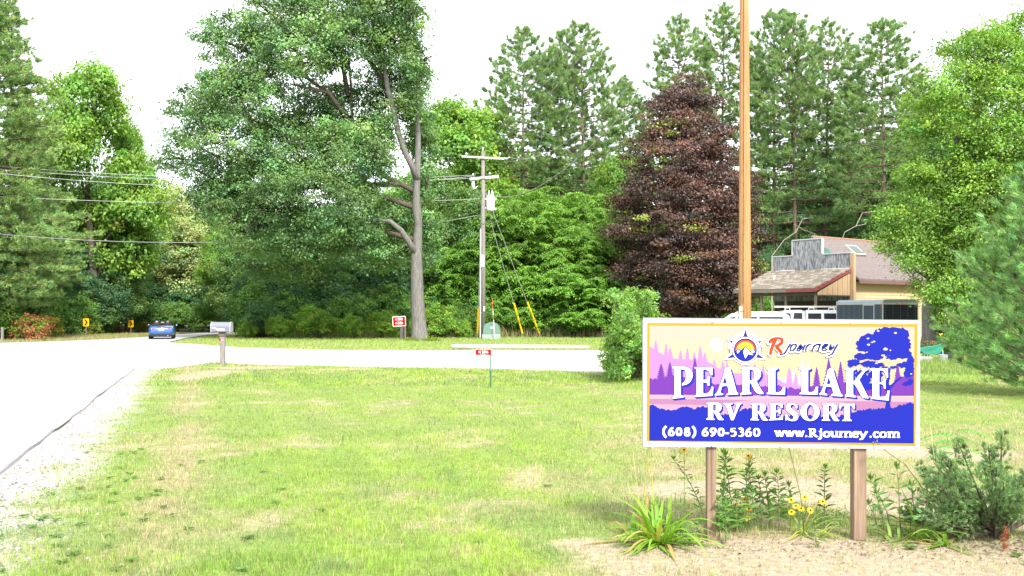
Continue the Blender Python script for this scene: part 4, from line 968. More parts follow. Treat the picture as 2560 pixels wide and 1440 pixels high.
# dark enclosed cargo trailer
ph = math.radians(18); tc = Vector((X_at(2207, 48), 48, 0)); ta = Vector((math.cos(ph), math.sin(ph), 0)); tb = Vector((-math.sin(ph), math.cos(ph), 0))
tr_ = empty('cargo_trailer', tc, 0, 'dark blue-grey enclosed cargo trailer with a small side door', 'trailer')
TRM = mat('dark_trailer_skin', (.035, .055, .072), .5, 0, spec=.25, var=.2, sc=2, stretch=(6, 6, .3))
TRF = mat('dark_trailer_front', (.02, .026, .036), .5, 0, spec=.2, var=.15)
TL, TW, TH_ = 3.6, 2.05, 2.46
b = MB(); b.obox(UP*.45, ta*TW, tb*TL, UP*(TH_-.45-.18), 0); b.build('body', TRM, tr_)
b = MB(); b.obox(ta*.05 - tb*.006 + UP*.5, ta*(TW-.1), tb*.005, UP*1.7); b.build('front_panel', TRF, tr_)
# rounded roof edge
b = MB(); rg = []
for yy in (0, TL):
    rr = []
    for k in range(7): t = PI/2*k/6; rr.append(tb*yy + ta*(.2-.2*math.cos(t)) + UP*(TH_-.18+.18*math.sin(t)))
    for k in range(7): t = PI/2*(1-k/6); rr.append(tb*yy + ta*(TW-.2+.2*math.cos(t)) + UP*(TH_-.18+.18*math.sin(t)))
    rg.append(rr)
loft(rg).build('roof', mat('trailer_roof', (.24, .29, .32), .45, 0, var=.15), tr_, False)
b = MB(); b.obox(-ta*.012 + tb*.0 + UP*(TH_-.24), ta*.02, tb*TL, UP*.07); b.obox(-tb*.02 + UP*(TH_-.25), ta*TW, tb*.015, UP*.09)
for (o_, e) in ((-ta*.015-tb*.015, 0), (-ta*.015+tb*(TL-.04), 0), (ta*(TW-.03)-tb*.015, 0)): b.obox(o_ + UP*.45, ta*.05, tb*.05, UP*(TH_-.5))
b.build('corner_trim', mat('trim_metal', (.62, .64, .66), .35, .6), tr_)
b = MB(); b.obox(-ta*.03 + tb*.62 + UP*.62, ta*.025, tb*.78, UP*1.55); dr = b.build('door', TRM, tr_)
b = MB()
for a in ((.58, .05, .58, 1.64), (1.40, .05, .58, 1.64)): b.obox(-ta*.045 + tb*a[0] + UP*a[2], ta*.04, tb*a[1], UP*a[3])
b.obox(-ta*.045 + tb*.63 + UP*2.17, ta*.04, tb*.77, UP*.05); b.build('door_frame', STEEL, dr)
b = MB(); b.obox(-ta*.06 + tb*.72 + UP*1.25, ta*.03, tb*.16, UP*.06); b.build('handle', STEEL, dr)
for k in range(3):
    b = MB(); b.obox(-tb*.045 + ta*(.75+k*.25) + UP*(TH_-.23), ta*.13, tb*.025, UP*.05); b.build('clearance_light', flat('amber_lens', (.85, .28, .03), .25), tr_)
b = MB(); b.obox(-ta*.035 + tb*.05 + UP*(TH_-.35), ta*.02, tb*.1, UP*.05); b.build('clearance_light', flat('red_lens', (.5, .02, .02), .25), tr_)
b = MB()
for k in range(9):
    for z in np.arange(.6, 2.2, .12): b.obox(-ta*.006 + tb*(.12 + k*.41) + UP*z, ta*.006, tb*.02, UP*.02)
    if k < 5:
        for z in np.arange(.6, 2.2, .12): b.obox(-tb*.012 + ta*(.15 + k*.43) + UP*z, ta*.02, tb*.006, UP*.02)
b.build('rivets', STEEL, tr_)['kind'] = 'stuff'
for yy in (1.5, 2.3):
    for xx in (-.02, TW-.2):
        b = MB(); c0 = tb*yy + ta*xx + UP*.34; b.cyl(c0, c0+ta*.2, .34, 18); w_ = b.build('wheel', BLACK, tr_); b = MB(); b.cyl(c0-ta*.006, c0+ta*.206, .19, 12); b.build('rim', WHITE, w_)
b = MB(); b.obox(ta*.95 - tb*1.2 + UP*.42, ta*.1, tb*1.2, UP*.08); b.obox(ta*.2+UP*.38, ta*1.6, tb*TL, UP*.07); b.build('drawbar', STEEL, tr_)

# ------------------------------------------------------------------ poles, wires, utility things
UY = 72.6; ux = X_at(1208, UY)
up_ = empty('utility_pole', (ux, UY, -.045), 0, 'weathered grey utility pole with two crossarms, transformer and riser pipe', 'utility pole')
def ul(px, py, dy=0): return at(px, py, UY+dy) - up_.location
b = MB(); b.tube([(0, 0, -.1), (0, 0, 6), ul(1207.5, 378)], [.20, .17, .13], 10); b.build('pole', WOOD_GREY, up_, True)
AM = mat('crossarm_wood', (.55, .53, .50), .8, var=.25, sc=6)
b = MB(); p0, p1 = ul(1154, 391, -.22), ul(1262, 397, -.22); b.obox(p0-UP*.06, p1-p0, Vector((0, .10, 0)), UP*.14); ca = b.build('crossarm', AM, up_)
b = MB(); p0, p1 = ul(1174, 447, -.30), ul(1247, 440, -.10); b.obox(p0-UP*.06, p1-p0, Vector((0, .10, 0)), UP*.14); cb_ = b.build('crossarm', AM, up_)
b = MB(); b.obox(p0-UP*.06+Vector((0, .5, 0)), p1-p0, Vector((0, .10, 0)), UP*.14); b.build('crossarm', AM, up_)
PORC = flat('insulator', (.72, .73, .72), .2, .6)
def insul(p, par, h=.22):
    b = MB(); b.cyl(p, p+UP*h*.4, .02, 6); b.tube([p+UP*h*.35, p+UP*h*.5, p+UP*h*.6, p+UP*h*.8, p+UP*h], [.06, .075, .05, .06, .03], 8); b.build('insulator', PORC, par, True)
for px in (1166, 1250): insul(ul(px, 389, -.17), ca)
insul(ul(1207.5, 378), up_, .3); insul(ul(1183, 441, -.2), cb_); insul(ul(1224, 438, -.2), cb_)
b = MB(); b.tube([ul(1261, 396, -.2), ul(1268, 397, -.4), ul(1274, 393, -.8)], [.05, .07, .04], 7); b.build('insulator', PORC, ca)
b = MB(); c0 = ul(1226, 528); 
b.tube([c0, c0+UP*.1, c0+UP*1.0, c0+UP*1.12], [.27, .31, .31, .25], 16); tf = b.build('transformer', mat('pale_grey_enamel', (.62, .64, .65), .4, var=.1, sc=4), up_, True)
for dx in (-.1, .14): b = MB(); b.tube([c0+Vector((dx, 0, 1.08)), c0+Vector((dx, 0, 1.2)), c0+Vector((dx, 0, 1.5))], [.06, .08, .045], 7); b.build('bushing', PORC, tf, True)
b = MB(); b.box((.1, -.04, c0.z+.2), (.3, .04, c0.z+.3)); b.box((.1, -.04, c0.z+.85), (.3, .04, c0.z+.95)); b.obox(c0+Vector((.25, -.08, .12)), (.2, 0, 0), (0, .16, 0), UP*.12); b.obox(c0+Vector((.25, -.08, .85)), (.2, 0, 0), (0, .16, 0), UP*.12); b.build('bracket', STEEL, tf)
b = MB(); c1 = ul(1183, 462, -.2); b.tube([c1-UP*.35, c1, c1+UP*.25], [.07, .13, .09], 8); b.tube([c1-UP*.35, ul(1195, 465)-UP*.0], .03, 5); b.build('cut_out_switch', PORC, up_, True)
b = MB(); b.tube([(-.21, -.05, 0), (-.2, -.05, 5), ul(1201.5, 572, -.05)], .055, 8); b.build('riser_pipe', mat('pvc_grey', (.60, .61, .62), .5, var=.1), up_)
b = MB(); b.tube([ul(1201.5, 572, -.05), ul(1199, 555, -.1), ul(1195, 530, -.2), ul(1187, 490, -.2), ul(1184, 470, -.2)], .018, 5); b.tube([ul(1206, 560, -.2), ul(1222, 552, -.3), ul(1240, 545, -.3), ul(1226, 530, -.3)], .016, 5)
b.tube([ul(1222, 532), ul(1226, 550, -.1), ul(1238, 562, -.2), ul(1214, 545, -.2)], .014, 5); b.tube([ul(1198, 489, -.1), ul(1194, 482, -.3), ul(1203, 481, -.3), ul(1207, 493, -.2)], .02, 5)
b.tube([(-.30, .1, 0.2), ul(1199, 740), ul(1199, 560)], .012, 4); b.build('drop_cables', DARK, up_)
b = MB(); b.box((-.14, -.215, 5.2), (.10, -.155, 6.1)); b.build('pole_wrap', mat('blue_grey_tin', (.45, .50, .53), .5), up_)
b = MB(); b.box((.02, -.22, 2.0), (.13, -.185, 2.35)); b.build('tag_plate', WHITE, up_)
# guy wires with yellow guards
def guy(p_top, ax, ay, name_lab, g0=.03, g1=.36):
    e = Vector((ax, ay, -.04)); t = p_top
    g = empty('guy_wire', e, 0, name_lab, 'guy wire', 'guy wires of the grey pole')
    b = MB(); b.tube([Vector((0, 0, -.1)), t - e], .02, 5); b.build('wire', STEEL, g)
    v = t - e; b = MB(); b.tube([v*g0, v*g1], .07, 8); b.build('guard', YELLOW, g)
gt = up_.location + Vector((.1, .1, 10.9))
guy(gt, X_at(1352, 76), 76, 'guy wire with yellow guard anchored furthest from the grey pole', .03, .245)
guy(gt - UP*.7, X_at(1309, 75.5), 75.5, 'guy wire with yellow guard anchored nearer the grey pole', .03, .255)
guy(up_.location + Vector((-.1, 0, 11)), X_at(1193, 74.5), 74.5, 'upright yellow guy guard just behind the grey pole', .03, .2)
# wires
WIRE = mat('aluminium_wire', (.34, .35, .36), .6, 0, var=.05)
def cable(a, b_, sag, lab, group, r=.014, n=24, m=WIRE):
    a, b_ = Vector(a), Vector(b_); mb = MB(); pts = []
    for i in range(n+1):
        t = i/n; p = a.lerp(b_, t); p.z -= 4*sag*t*(1-t); pts.append(p)
    mb.tube(pts, [r*max(.55, min(1.3, p.y/60)) for p in pts], 5); o = mb.build('overhead_cable', m); return tag(o, lab, 'cable', group)
U = lambda px, py, dy=0: at(px, py, UY+dy)
NP = Vector((X_at(1862, 25), 25, 0))
GA = 'overhead lines towards the new pole'; GB = 'overhead lines leaving over the road'
cable(U(1172, 386), NP+Vector((-1.1, 0, 14.4)), 1.3, 'overhead line from the far crossarm end, highest of the set', GA)
cable(U(1210, 371), NP+Vector((-.0, -.1, 14.2)), 1.4, 'overhead line from the very top of the grey pole', GA)
cable(U(1270, 393), NP+Vector((.9, 0, 12.4)), 2.2, 'overhead line from the crossarm end near the walnuts', GA)
cable(U(1226, 487), NP+Vector((0, -.12, 10.6)), 2.0, 'lowest overhead line rising from beside the transformer', GA)
LP = lambda y0, Y: Vector((X_at(-700, Y), Y, Z_at(y0, Y)))
cable(U(1183, 438), LP(338, 62), 1.2, 'upper line of the high pair crossing the oak', GB, .014)
cable(U(1176, 446), LP(345, 61), 1.2, 'lower line of the high pair crossing the oak', GB, .014)
cable(U(1188, 440), LP(330, 56), 1.8, 'third high line that fades near the bright maple', GB, .014)
cable(U(1200, 497), LP(440, 60), .9, 'middle communication line crossing the road at half height', GB, .014)
cable(U(1196, 538), LP(480, 56), 2.4, 'lowest dark communication cable sagging behind the oak', GB, .018, m=mat('dark_cable', (.22, .23, .24), .6))
# new orange pole behind the sign
npo = empty('utility_pole', NP, 0, 'new bright orange-brown wooden pole rising behind the resort sign', 'utility pole')
POLE = mat('fresh_pine_pole', (.47, .275, .12), .75, c2=(.28, .115, .035), sc=4.5, bump=.5, bsc=30, stretch=(12, 12, .22))
b = MB(); b.tube([(0, 0, -.2), (0, 0, 3), (-.01, 0, 9), (-.02, 0, 15)], [.168, .15, .115, .09], 20); b.build('pole', POLE, npo, True)
b = MB(); b.obox((-1.3, -.12, 14.0), (2.6, 0, 0), (0, .1, 0), (0, 0, .13)); b.build('crossarm', AM, npo)
b = MB(); b.tube([(-.075, -.14, 2.0), (-.06, -.125, 6), (-.05, -.10, 12)], [.008]*3, 5); b.build('ground_wire', DARK, npo)
st = MB()
for k in range(26): z = 1.8 + k*.32; r_ = .16 - .0045*z; st.obox(Vector((-.087+.003*z, -r_*.92-.006, z)), (.022, 0, 0), (0, .014, 0), (0, 0, .03))
st.build('staples', DARK, npo)['kind'] = 'stuff'
b = MB(); b.box((-.165, -.145, 0), (-.095, -.085, 1.93)); ug = b.build('cable_guard', WHITE, npo, bevel=.01); b = MB(); b.box((-.155, -.152, 1.80), (-.105, -.146, 1.845)); b.build('red_label', flat('dull_red', (.5, .08, .05), .5), ug)

# utility cabinet and marker rod
cb = empty('utility_cabinet', (X_at(1229, 70.5), 70.5, -.045), 0, 'rounded green utility cabinet at the foot of the grey pole', 'utility cabinet')
GC = mat('cabinet_green', (.11, .20, .16), .55, var=.12, sc=3)
b = MB(); pf = [(-.6, .38), (-.55, .95)] + [(-.52*math.cos(t), .95+.27*math.sin(t)) for t in np.linspace(.2, PI-.2, 9)] + [(.55, .95), (.6, .38)]
b.prism(pf, (0, -.3, 0), (1, 0, 0), (0, 0, 1), (0, .6, 0)); b.build('hood', GC, cb, bevel=.03)
b = MB(); b.box((-.66, -.36, 0), (.62, .36, .37)); b.build('base', mat('faded_green', (.26, .32, .29), .7), cb)
b = MB(); b.box((-.05, -.335, .75), (.07, -.302, .9)); b.build('warning_label', WHITE, cb)
mk = empty('marker_rod', (X_at(1237, 69.8), 69.8, -.045), 0, 'thin red and white striped marker rod beside the green cabinet', 'marker rod')
for i in range(7): b = MB(); z = .3+.36*i; b.tube([(-.17*z/2.7, 0, z), (-.17*(z+.36)/2.7, 0, z+.36)], .022, 6); b.build('band', (flat('rod_red', (.5, .08, .05)) if i in (3, 5) else flat('rod_orange', (.6, .15, .06)) if i == 6 else WHITE), mk)
b = MB(); b.tube([(0, 0, -.1), (-.02, 0, .31)], .02, 6); b.build('stem', STEEL, mk)

# lying pole
LG = empty('wooden_pole', (X_at(1300, 50.6), 50.6, 0), 0, 'spare wooden pole lying along the verge of the driveway', 'wooden pole')
b = MB(); x0, x1 = X_at(1129, 50.6)-LG.location.x, X_at(1474, 50.2)-LG.location.x
b.tube([(x0, 0, .09), (x0*.3, .0, .08), (x1*.3, -.02, .07), (x1, -.05, .055)], [.125, .12, .115, .105], 12); b.build('log', mat('peeled_log', (.55, .50, .42), .8, c2=(.44, .38, .31), sc=5, stretch=(.5, 5, 5)), LG, True)

# ------------------------------------------------------------------ the resort sign
SGY = 7.64; SS = FPX / SGY                               # depth of the sign and pixels per metre there
sign = empty('resort_sign', (X_at(1954, SGY), SGY, 0), 0, 'white framed lake resort sign with purple sunset print on two posts', 'sign')
def S(px, py, d=0.0):     # photo pixel -> sign-local point, d metres in front of the face
    return Vector((X_at(px, SGY) - sign.location.x, -d, Z_at(py, SGY)))
TL_, TR_, BR_, BL_ = (1609, 797.5), (2300, 803.5), (2299, 1122), (1608, 1115.5)
b = MB(); P = [S(*p) for p in (TL_, TR_, BR_, BL_)]
b.add(P + [p + Vector((0, .022, 0)) for p in P], [(3,2,1,0)[::-1], (4,5,6,7)[::-1], (0,4,5,1), (1,5,6,2), (2,6,7,3), (3,7,4,0)])
board = b.build('board', flat('sign_white', (.80, .80, .80), .35, .4), sign)
b = MB(); P = [S(*p) for p in (TL_, TR_)]; b.obox(P[0]+Vector((-.004, .001, .001)), P[1]-P[0]+Vector((.008, 0, 0)), (0, .024, 0), (0, 0, .010)); b.build('edge_trim', flat('trim_aluminium', (.35, .36, .38), .35, metal=.7), sign)
b = MB(); b.obox(S(1606.5, 1116)+Vector((0, .001, 0)), S(1609, 1116)-S(1606.5, 1116), (0, .024, 0), (0, 0, (1116-798)/SS)); b.build('edge_trim', flat('trim_edge', (.3, .31, .33), .35, metal=.7), sign)
def zc(x, y): return (1600 + x/3.5556, 780 + y/3.5556)       # coordinates read off one enlargement of the print
LAYER = [0]
def nxt(): LAYER[0] += 1; return .0006 + LAYER[0]*.00022
def poly_px(mb, pts, d, holes=(), m=0):
    rings = [[Vector((S(*p).x, S(*p).z, 0)) for p in r] for r in [pts] + list(holes)]
    tri = tessellate_polygon(rings); fl = [v for r in rings for v in r]
    F = []
    for t in tri:
        a, b_, c = (fl[i] for i in t); F.append(t if (b_-a).cross(c-a).z > 0 else t[::-1])
    mb.add([(v.x, -d, v.y) for v in fl], F, m)
def pr_layer(name, col, polys, parent, conv=zc, rough=.35, d=None):
    mb = MB(); base = nxt() if d is None else d
    for i, p in enumerate(polys): poly_px(mb, [conv(*q) for q in p], base + i*.0000022)
    m = col if isinstance(col, bpy.types.Material) else flat(name + '_ink', col, .55, .1)
    return mb.build(name, m, parent)
PK = 0.33          # ink albedo relative to its look in the bright photograph
def ink(r, g, b_, k=PK): return srgb(r, g, b_, k)
art = pr_layer('yellow_border', ink(255, 196, 60), [[(62, 95), (2470, 105), (2450, 1195), (55, 1150)]], sign)
# sky with a pink to yellow print gradient
gm, gnt, gout = M_new('sky_ink'); gp = gnt.nodes.new('ShaderNodeBsdfPrincipled'); gp.inputs['Roughness'].default_value = .55; gp.inputs['Specular IOR Level'].default_value = .1; gnt.links.new(gp.outputs[0], gout.inputs[0])
gtc = gnt.nodes.new('ShaderNodeTexCoord'); gsx = gnt.nodes.new('ShaderNodeSeparateXYZ'); grp = gnt.nodes.new('ShaderNodeValToRGB')
gnt.links.new(gtc.outputs['Generated'], gsx.inputs[0]); gnt.links.new(gsx.outputs[2], grp.inputs[0]); gnt.links.new(grp.outputs[0], gp.inputs[0])
grp.color_ramp.elements[0].position = .5; grp.color_ramp.elements[0].color = ink(255, 238, 178); grp.color_ramp.elements[1].position = .95; grp.color_ramp.elements[1].color = ink(253, 224, 208, .34)
pr_layer('sunset_sky', gm, [[(85, 122), (2440, 132), (2432, 1168), (82, 1143)]], art)
rs = random.Random(8)
def circ(cx, cy, r, n=28, j=0, ry=None, a0=0, a1=2*PI):
    return [(cx + (r+rs.uniform(-j, j))*math.cos(a0+(a1-a0)*k/n), cy + ((ry or r)+rs.uniform(-j, j))*math.sin(a0+(a1-a0)*k/n)) for k in range(n)]
def conifer(x, yt, yb, w, n=9):
    L = [(x, yt)]
    for k in range(1, n+1):
        f = k/n; y = yt + (yb-yt)*f; L += [(x + w*.5*f**.85 + rs.uniform(-2, 2), y), (x + w*.5*f**.85*.5, y - (yb-yt)/n*.25)]
    L += [(x + w*.3, yb), (x - w*.3, yb)]
    for k in range(n, 0, -1):
        f = k/n; y = yt + (yb-yt)*f; L += [(x - w*.5*f**.85*.5, y - (yb-yt)/n*.25), (x - w*.5*f**.85 - rs.uniform(-2, 2), y)]
    return L
def jagline(pts, yb, amp=12, step=14):
    out = []
    for (x0, y0), (x1, y1) in zip(pts[:-1], pts[1:]):
        k = max(1, int((x1-x0)/step))
        for i in range(k): t = i/k; out.append((x0+(x1-x0)*t, y0+(y1-y0)*t + rs.uniform(-amp, amp)))
    out.append(pts[-1]); return out + [(pts[-1][0], yb), (pts[0][0], yb)]
pr_layer('print_sun', ink(255, 253, 246, .5), [circ(678, 292, 58)], art)
pr_layer('pale_mist', ink(250, 232, 250, .40), [[(1215, 585), (1420, 570), (1500, 560), (1500, 680), (1215, 680)], conifer(1440, 400, 640, 90), conifer(1490, 430, 640, 70), conifer(1365, 478, 640, 60)], art)
pr_layer('lilac_hill', ink(228, 168, 250), [[(85, 305), (180, 365), (300, 415), (420, 420), (520, 425), (600, 440), (680, 490), (780, 540), (880, 545), (1060, 530), (1200, 580), (1300, 640), (1430, 660), (1430, 738), (84, 738)],
   conifer(140, 245, 400, 80), conifer(232, 275, 420, 62, 8), conifer(268, 312, 440, 80), conifer(360, 338, 450, 70), conifer(420, 318, 470, 70, 8), conifer(482, 352, 470, 66), conifer(535, 298, 470, 76, 8), conifer(575, 355, 480, 80),
   conifer(660, 415, 560, 76), conifer(735, 430, 560, 74), conifer(772, 420, 600, 70), conifer(1022, 452, 600, 66), conifer(1095, 462, 640, 76, 9), conifer(950, 470, 600, 80), conifer(1326, 488, 660, 96, 10), conifer(1384, 540, 670, 74, 8)], art)
pr_layer('purple_wood', ink(143, 72, 205), [jagline([(84, 600), (200, 590), (300, 560), (480, 580), (640, 640), (800, 655), (870, 640), (1000, 660), (1130, 660), (1220, 650), (1300, 670), (1420, 680), (1500, 660), (1700, 640), (1900, 620), (2100, 640), (2230, 640), (2300, 590), (2380, 540), (2436, 500)], 745),
   conifer(187, 455, 640, 120), conifer(265, 440, 640, 110), conifer(488, 402, 640, 110), conifer(1570, 485, 690, 100), conifer(1677, 408, 690, 130, 11), conifer(1782, 435, 690, 110, 10), conifer(2290, 460, 640, 90, 8)], art)
pr_layer('water_light', ink(236, 200, 224), [[(84, 734), (2436, 753), (2434, 800), (84, 772)]], art)
pr_layer('water_pink', ink(214, 152, 202), [[(84, 771), (2434, 799), (2433, 900), (84, 818)]], art)
pr_layer('water_glow', ink(240, 188, 224), [[(84, 817), (600, 828), (1100, 770), (1500, 780), (1800, 800), (1920, 860), (1920, 950), (84, 900)], circ(1230, 880, 60, 16, 6, 22), circ(760, 890, 45, 16, 5, 14)], art)
BLUE_INK = flat('blue_ink', ink(48, 62, 228, .29), .55, .08)
pr_layer('blue_bushes', BLUE_INK, [jagline([(84, 835), (120, 820), (180, 860), (240, 868), (330, 862), (400, 838), (470, 860), (540, 840), (600, 850), (640, 900), (720, 915), (800, 900), (900, 870), (980, 850), (1050, 920), (1200, 930), (1400, 925), (1500, 915), (1600, 930), (1750, 935), (1850, 900), (1930, 880), (2030, 865), (2130, 855), (2200, 850), (2270, 850), (2320, 825), (2380, 812), (2434, 815)], 1143, 11, 11)[:-2] + [(2432, 1167), (82, 1142)]], art)
blobs = [(2230,185,140,52),(2310,200,85,62),(2060,250,115,58),(2190,270,165,80),(2345,285,68,70),(2010,318,86,38),(1985,395,88,30),(1905,448,62,30),(2090,378,80,52),(2320,370,95,42),(2405,440,32,60),(2240,405,52,24),(2040,462,82,28),(2385,540,42,44),(2345,470,66,26),
         (2400,622,28,26),(2150,340,110,60),(1950,280,30,30),(2130,200,62,50),(2395,500,38,50),(1870,470,26,20),(1990,600,60,44),(2020,660,55,34),(1950,560,36,40),(2110,470,60,24),(2180,500,34,18),(2250,490,30,14),(2090,560,70,36),(2370,640,40,16)]
pr_layer('blue_tree', BLUE_INK, [circ(x, y, rx, 34, 9, ry) for x, y, rx, ry in blobs] + [[(2172, 870), (2188, 790), (2192, 700), (2190, 620), (2200, 560), (2215, 500), (2228, 500), (2218, 570), (2212, 640), (2220, 655), (2290, 590), (2330, 570), (2332, 578), (2262, 640), (2222, 690), (2216, 760), (2218, 800), (2232, 870)]], art)
tgp = pr_layer('tree_gaps', ink(253, 236, 200, .38), [circ(x, y, r, 12, 3, r*.6) for x, y, r in ((2270,185,14),(2115,168,12),(2025,235,12),(2030,290,14),(2080,262,12),(2180,330,20),(2060,270,10),(2160,385,16),(2130,440,20),(2225,340,8),(2205,425,14),(1960,445,12),(2410,265,14),(2235,440,18),(2100,455,12),(2240,560,16),(2258,530,14),(2250,600,12),(2410,548,10))], art)

tgp['kind'] = 'stuff'
# lettering ------------------------------------------------------
def ca1(x, y): return (1620 + x/7.529, 900 + y/7.529)
def ca2(x, y): return (1940 + x/7.314, 900 + y/7.314)
E1 = [(873,135),(1205,130),(1210,150),(1215,280),(1170,285),(1165,250),(1145,210),(1110,190),(1080,178),(1035,175),(1035,375),(1070,374),(1095,366),(1113,345),(1120,310),(1160,310),(1155,480),(1122,480),(1115,440),(1090,420),(1033,420),(1033,605),(1038,625),(1060,635),(1110,628),(1150,600),(1180,560),(1195,500),(1228,505),(1215,672),(865,695),(868,675),(900,660),(910,630),(915,560),(915,230),(912,180),(895,160),(878,155)]
LK = [(413,137),(625,137),(625,170),(590,180),(583,200),(583,560),(588,580),(600,590),(650,588),(700,560),(725,490),(765,488),(758,632),(425,622),(430,602),(455,590),(460,560),(460,200),(455,175),(415,165)]
R1 = [(1735,135),(2000,133),(2060,145),(2110,190),(2125,250),(2115,310),(2085,355),(2040,395),(2060,440),(2120,550),(2165,610),(2170,638),(2095,640),(2050,620),(2010,580),(1980,520),(1945,450),(1925,430),(1905,425),(1903,560),(1908,600),(1940,615),(1940,640),(1735,650),(1737,625),(1765,612),(1778,590),(1780,400),(1780,200),(1770,175),(1738,162)]
R1h = [(1905,178),(1905,385),(1950,380),(1985,350),(2000,300),(1998,240),(1985,200),(1950,178)]
Rr = [(1095,805),(1310,800),(1360,820),(1385,870),(1375,930),(1345,960),(1325,975),(1370,1055),(1400,1100),(1420,1110),(1418,1128),(1340,1128),(1310,1110),(1280,1050),(1245,990),(1225,985),(1222,1080),(1228,1100),(1252,1110),(1250,1125),(1095,1122),(1098,1105),(1120,1095),(1130,1070),(1130,850),(1120,830),(1098,822)]
Rh = [(1222,835),(1222,955),(1255,955),(1280,930),(1288,890),(1282,855),(1260,835)]
def c1(L, dx=0, dy=0): return [ca1(x+dx, y+dy) for x, y in L]
def c2(L): return [ca2(x, y) for x, y in L]
def fit(L, f, box, conv):
    xs = [p[0] for p in L]; ys = [p[1] for p in L]; X0, X1, Y0, Y1 = f or (min(xs), max(xs), min(ys), max(ys)); a, b_, c, d = box
    return [conv(a + (x-X0)/(X1-X0)*(b_-a), c + (y-Y0)/(Y1-Y0)*(d-c)) for x, y in L]
rf_ = (1095, 1420, 800, 1128)
def ell(cx, cy, rx, ry, n=36, a0=0): return [(cx+rx*math.cos(a0+2*PI*k/n), cy+ry*math.sin(a0+2*PI*k/n)) for k in range(n)]
WORDS = {'pearl_lettering': [
  (c1([(455,125),(690,125),(760,145),(815,185),(838,250),(838,300),(820,370),(780,425),(720,460),(640,478),(640,440),(670,425),(695,395),(710,350),(713,290),(708,230),(690,185),(665,175),(615,170),(615,640),(622,665),(660,675),(668,705),(447,728),(450,708),(480,690),(492,665),(497,600),(497,230),(492,170),(480,158),(455,150)]), []),
  (c1(E1), []), (c1([(1445,150),(1480,130),(1525,135),(1545,165),(1600,350),(1660,580),(1675,610),(1692,620),(1695,645),(1477,657),(1480,638),(1510,625),(1520,600),(1505,520),(1490,485),(1400,490),(1385,515),(1362,600),(1370,622),(1410,632),(1412,655),(1253,665),(1258,645),(1290,620),(1320,560),(1400,340),(1440,210)]), [c1([(1447,300),(1405,440),(1485,440)])]),
  (c1(R1), [c1(R1h)]), ([(x-81.9, y) for x, y in c2(LK)], [])],
 'lake_lettering': [(c2(LK), []), (c2([(945,180),(985,150),(1025,150),(1045,180),(1085,330),(1160,560),(1185,615),(1210,635),(1212,665),(1000,652),(1003,632),(1030,622),(1045,600),(1025,520),(1010,485),(910,487),(900,510),(883,585),(890,610),(930,620),(932,645),(785,630),(790,612),(820,590),(850,520),(900,360),(940,220)]), [c2([(962,305),(920,440),(1000,440)])]),
  (c2([(1243,150),(1450,150),(1450,178),(1415,188),(1405,215),(1405,385),(1430,385),(1500,290),(1575,205),(1572,190),(1550,175),(1553,155),(1665,155),(1665,185),(1630,200),(1570,280),(1520,360),(1590,500),(1660,640),(1685,675),(1685,700),(1620,695),(1575,680),(1540,630),(1490,530),(1430,435),(1405,432),(1405,600),(1412,640),(1450,655),(1450,683),(1255,662),(1258,640),(1280,625),(1285,590),(1285,210),(1275,180),(1245,172)]), []),
  (c2([(1720,155),(2040,152),(2045,320),(2010,318),(2000,260),(1975,210),(1940,190),(1885,185),(1882,410),(1930,405),(1955,385),(1960,345),(2000,345),(1998,525),(1970,525),(1965,470),(1940,440),(1882,430),(1882,650),(1900,675),(1950,680),(2000,660),(2030,610),(2035,560),(2070,560),(2055,740),(1728,705),(1730,685),(1755,670),(1762,630),(1762,230),(1755,190),(1722,180)]), [])],
 'rv_lettering': [(c1(Rr), [c1(Rh)]), (c1([(1415,808),(1590,808),(1590,828),(1560,835),(1550,850),(1610,1020),(1660,880),(1665,850),(1655,835),(1628,828),(1628,808),(1757,805),(1757,825),(1730,840),(1710,880),(1605,1132),(1560,1130),(1470,870),(1450,835),(1418,826)]), [])],
 'resort_lettering': [(c1(Rr, 830, 8), [c1(Rh, 830, 8)]), (fit(E1, None, (2270, 2540, 814, 1134), ca1), []),
  (c2([(205,800),(250,785),(310,785),(345,800),(370,810),(385,795),(385,880),(360,885),(350,850),(320,820),(285,812),(258,830),(258,865),(290,900),(360,945),(395,985),(405,1030),(390,1080),(350,1110),(290,1115),(240,1105),(205,1090),(180,1100),(168,1100),(165,985),(195,985),(215,1040),(250,1075),(285,1085),(315,1070),(320,1045),(305,1015),(250,975),(200,935),(175,890),(178,840)]), []),
  (c2(ell(617, 945, 175, 167)), [c2(ell(622, 950, 70, 136))]), (fit(Rr, rf_, (832, 1150, 797, 1112), ca2), [fit(Rh, rf_, (832, 1150, 797, 1112), ca2)]),
  (c2([(1155,800),(1435,800),(1435,890),(1408,893),(1395,850),(1365,830),(1345,828),(1345,1070),(1352,1088),(1380,1098),(1380,1113),(1208,1113),(1208,1098),(1235,1088),(1245,1065),(1245,828),(1215,835),(1190,860),(1178,900),(1150,895)]), [])]}
WHITE_INK = flat('white_ink', (.66, .66, .66), .35, .3)
for wname, gl in WORDS.items():
    big = wname.startswith(('pearl', 'lake')); sh = 5.2 if big else 4.2
    mb = MB(); d0 = nxt(); q = 0
    for dx, dy in [(-1.1, -1.1), (1.0, -1.0), (-1.0, 1.0)] + [(sh*t, sh*t*.9) for t in (.25, .5, .75, 1.0)]:
        for pts, holes in gl:
            q += 1; poly_px(mb, [(x+dx, y+dy) for x, y in pts], d0 + q*.0000021, [[(x+dx, y+dy) for x, y in h] for h in holes])
    sh_o = mb.build('blue_letter_shade', BLUE_INK, board)
    for (pts, holes) in gl:
        mb = MB(); poly_px(mb, pts, d0 + .0003, holes); mb.build('letter', WHITE_INK, board)
    LAYER[0] += 2
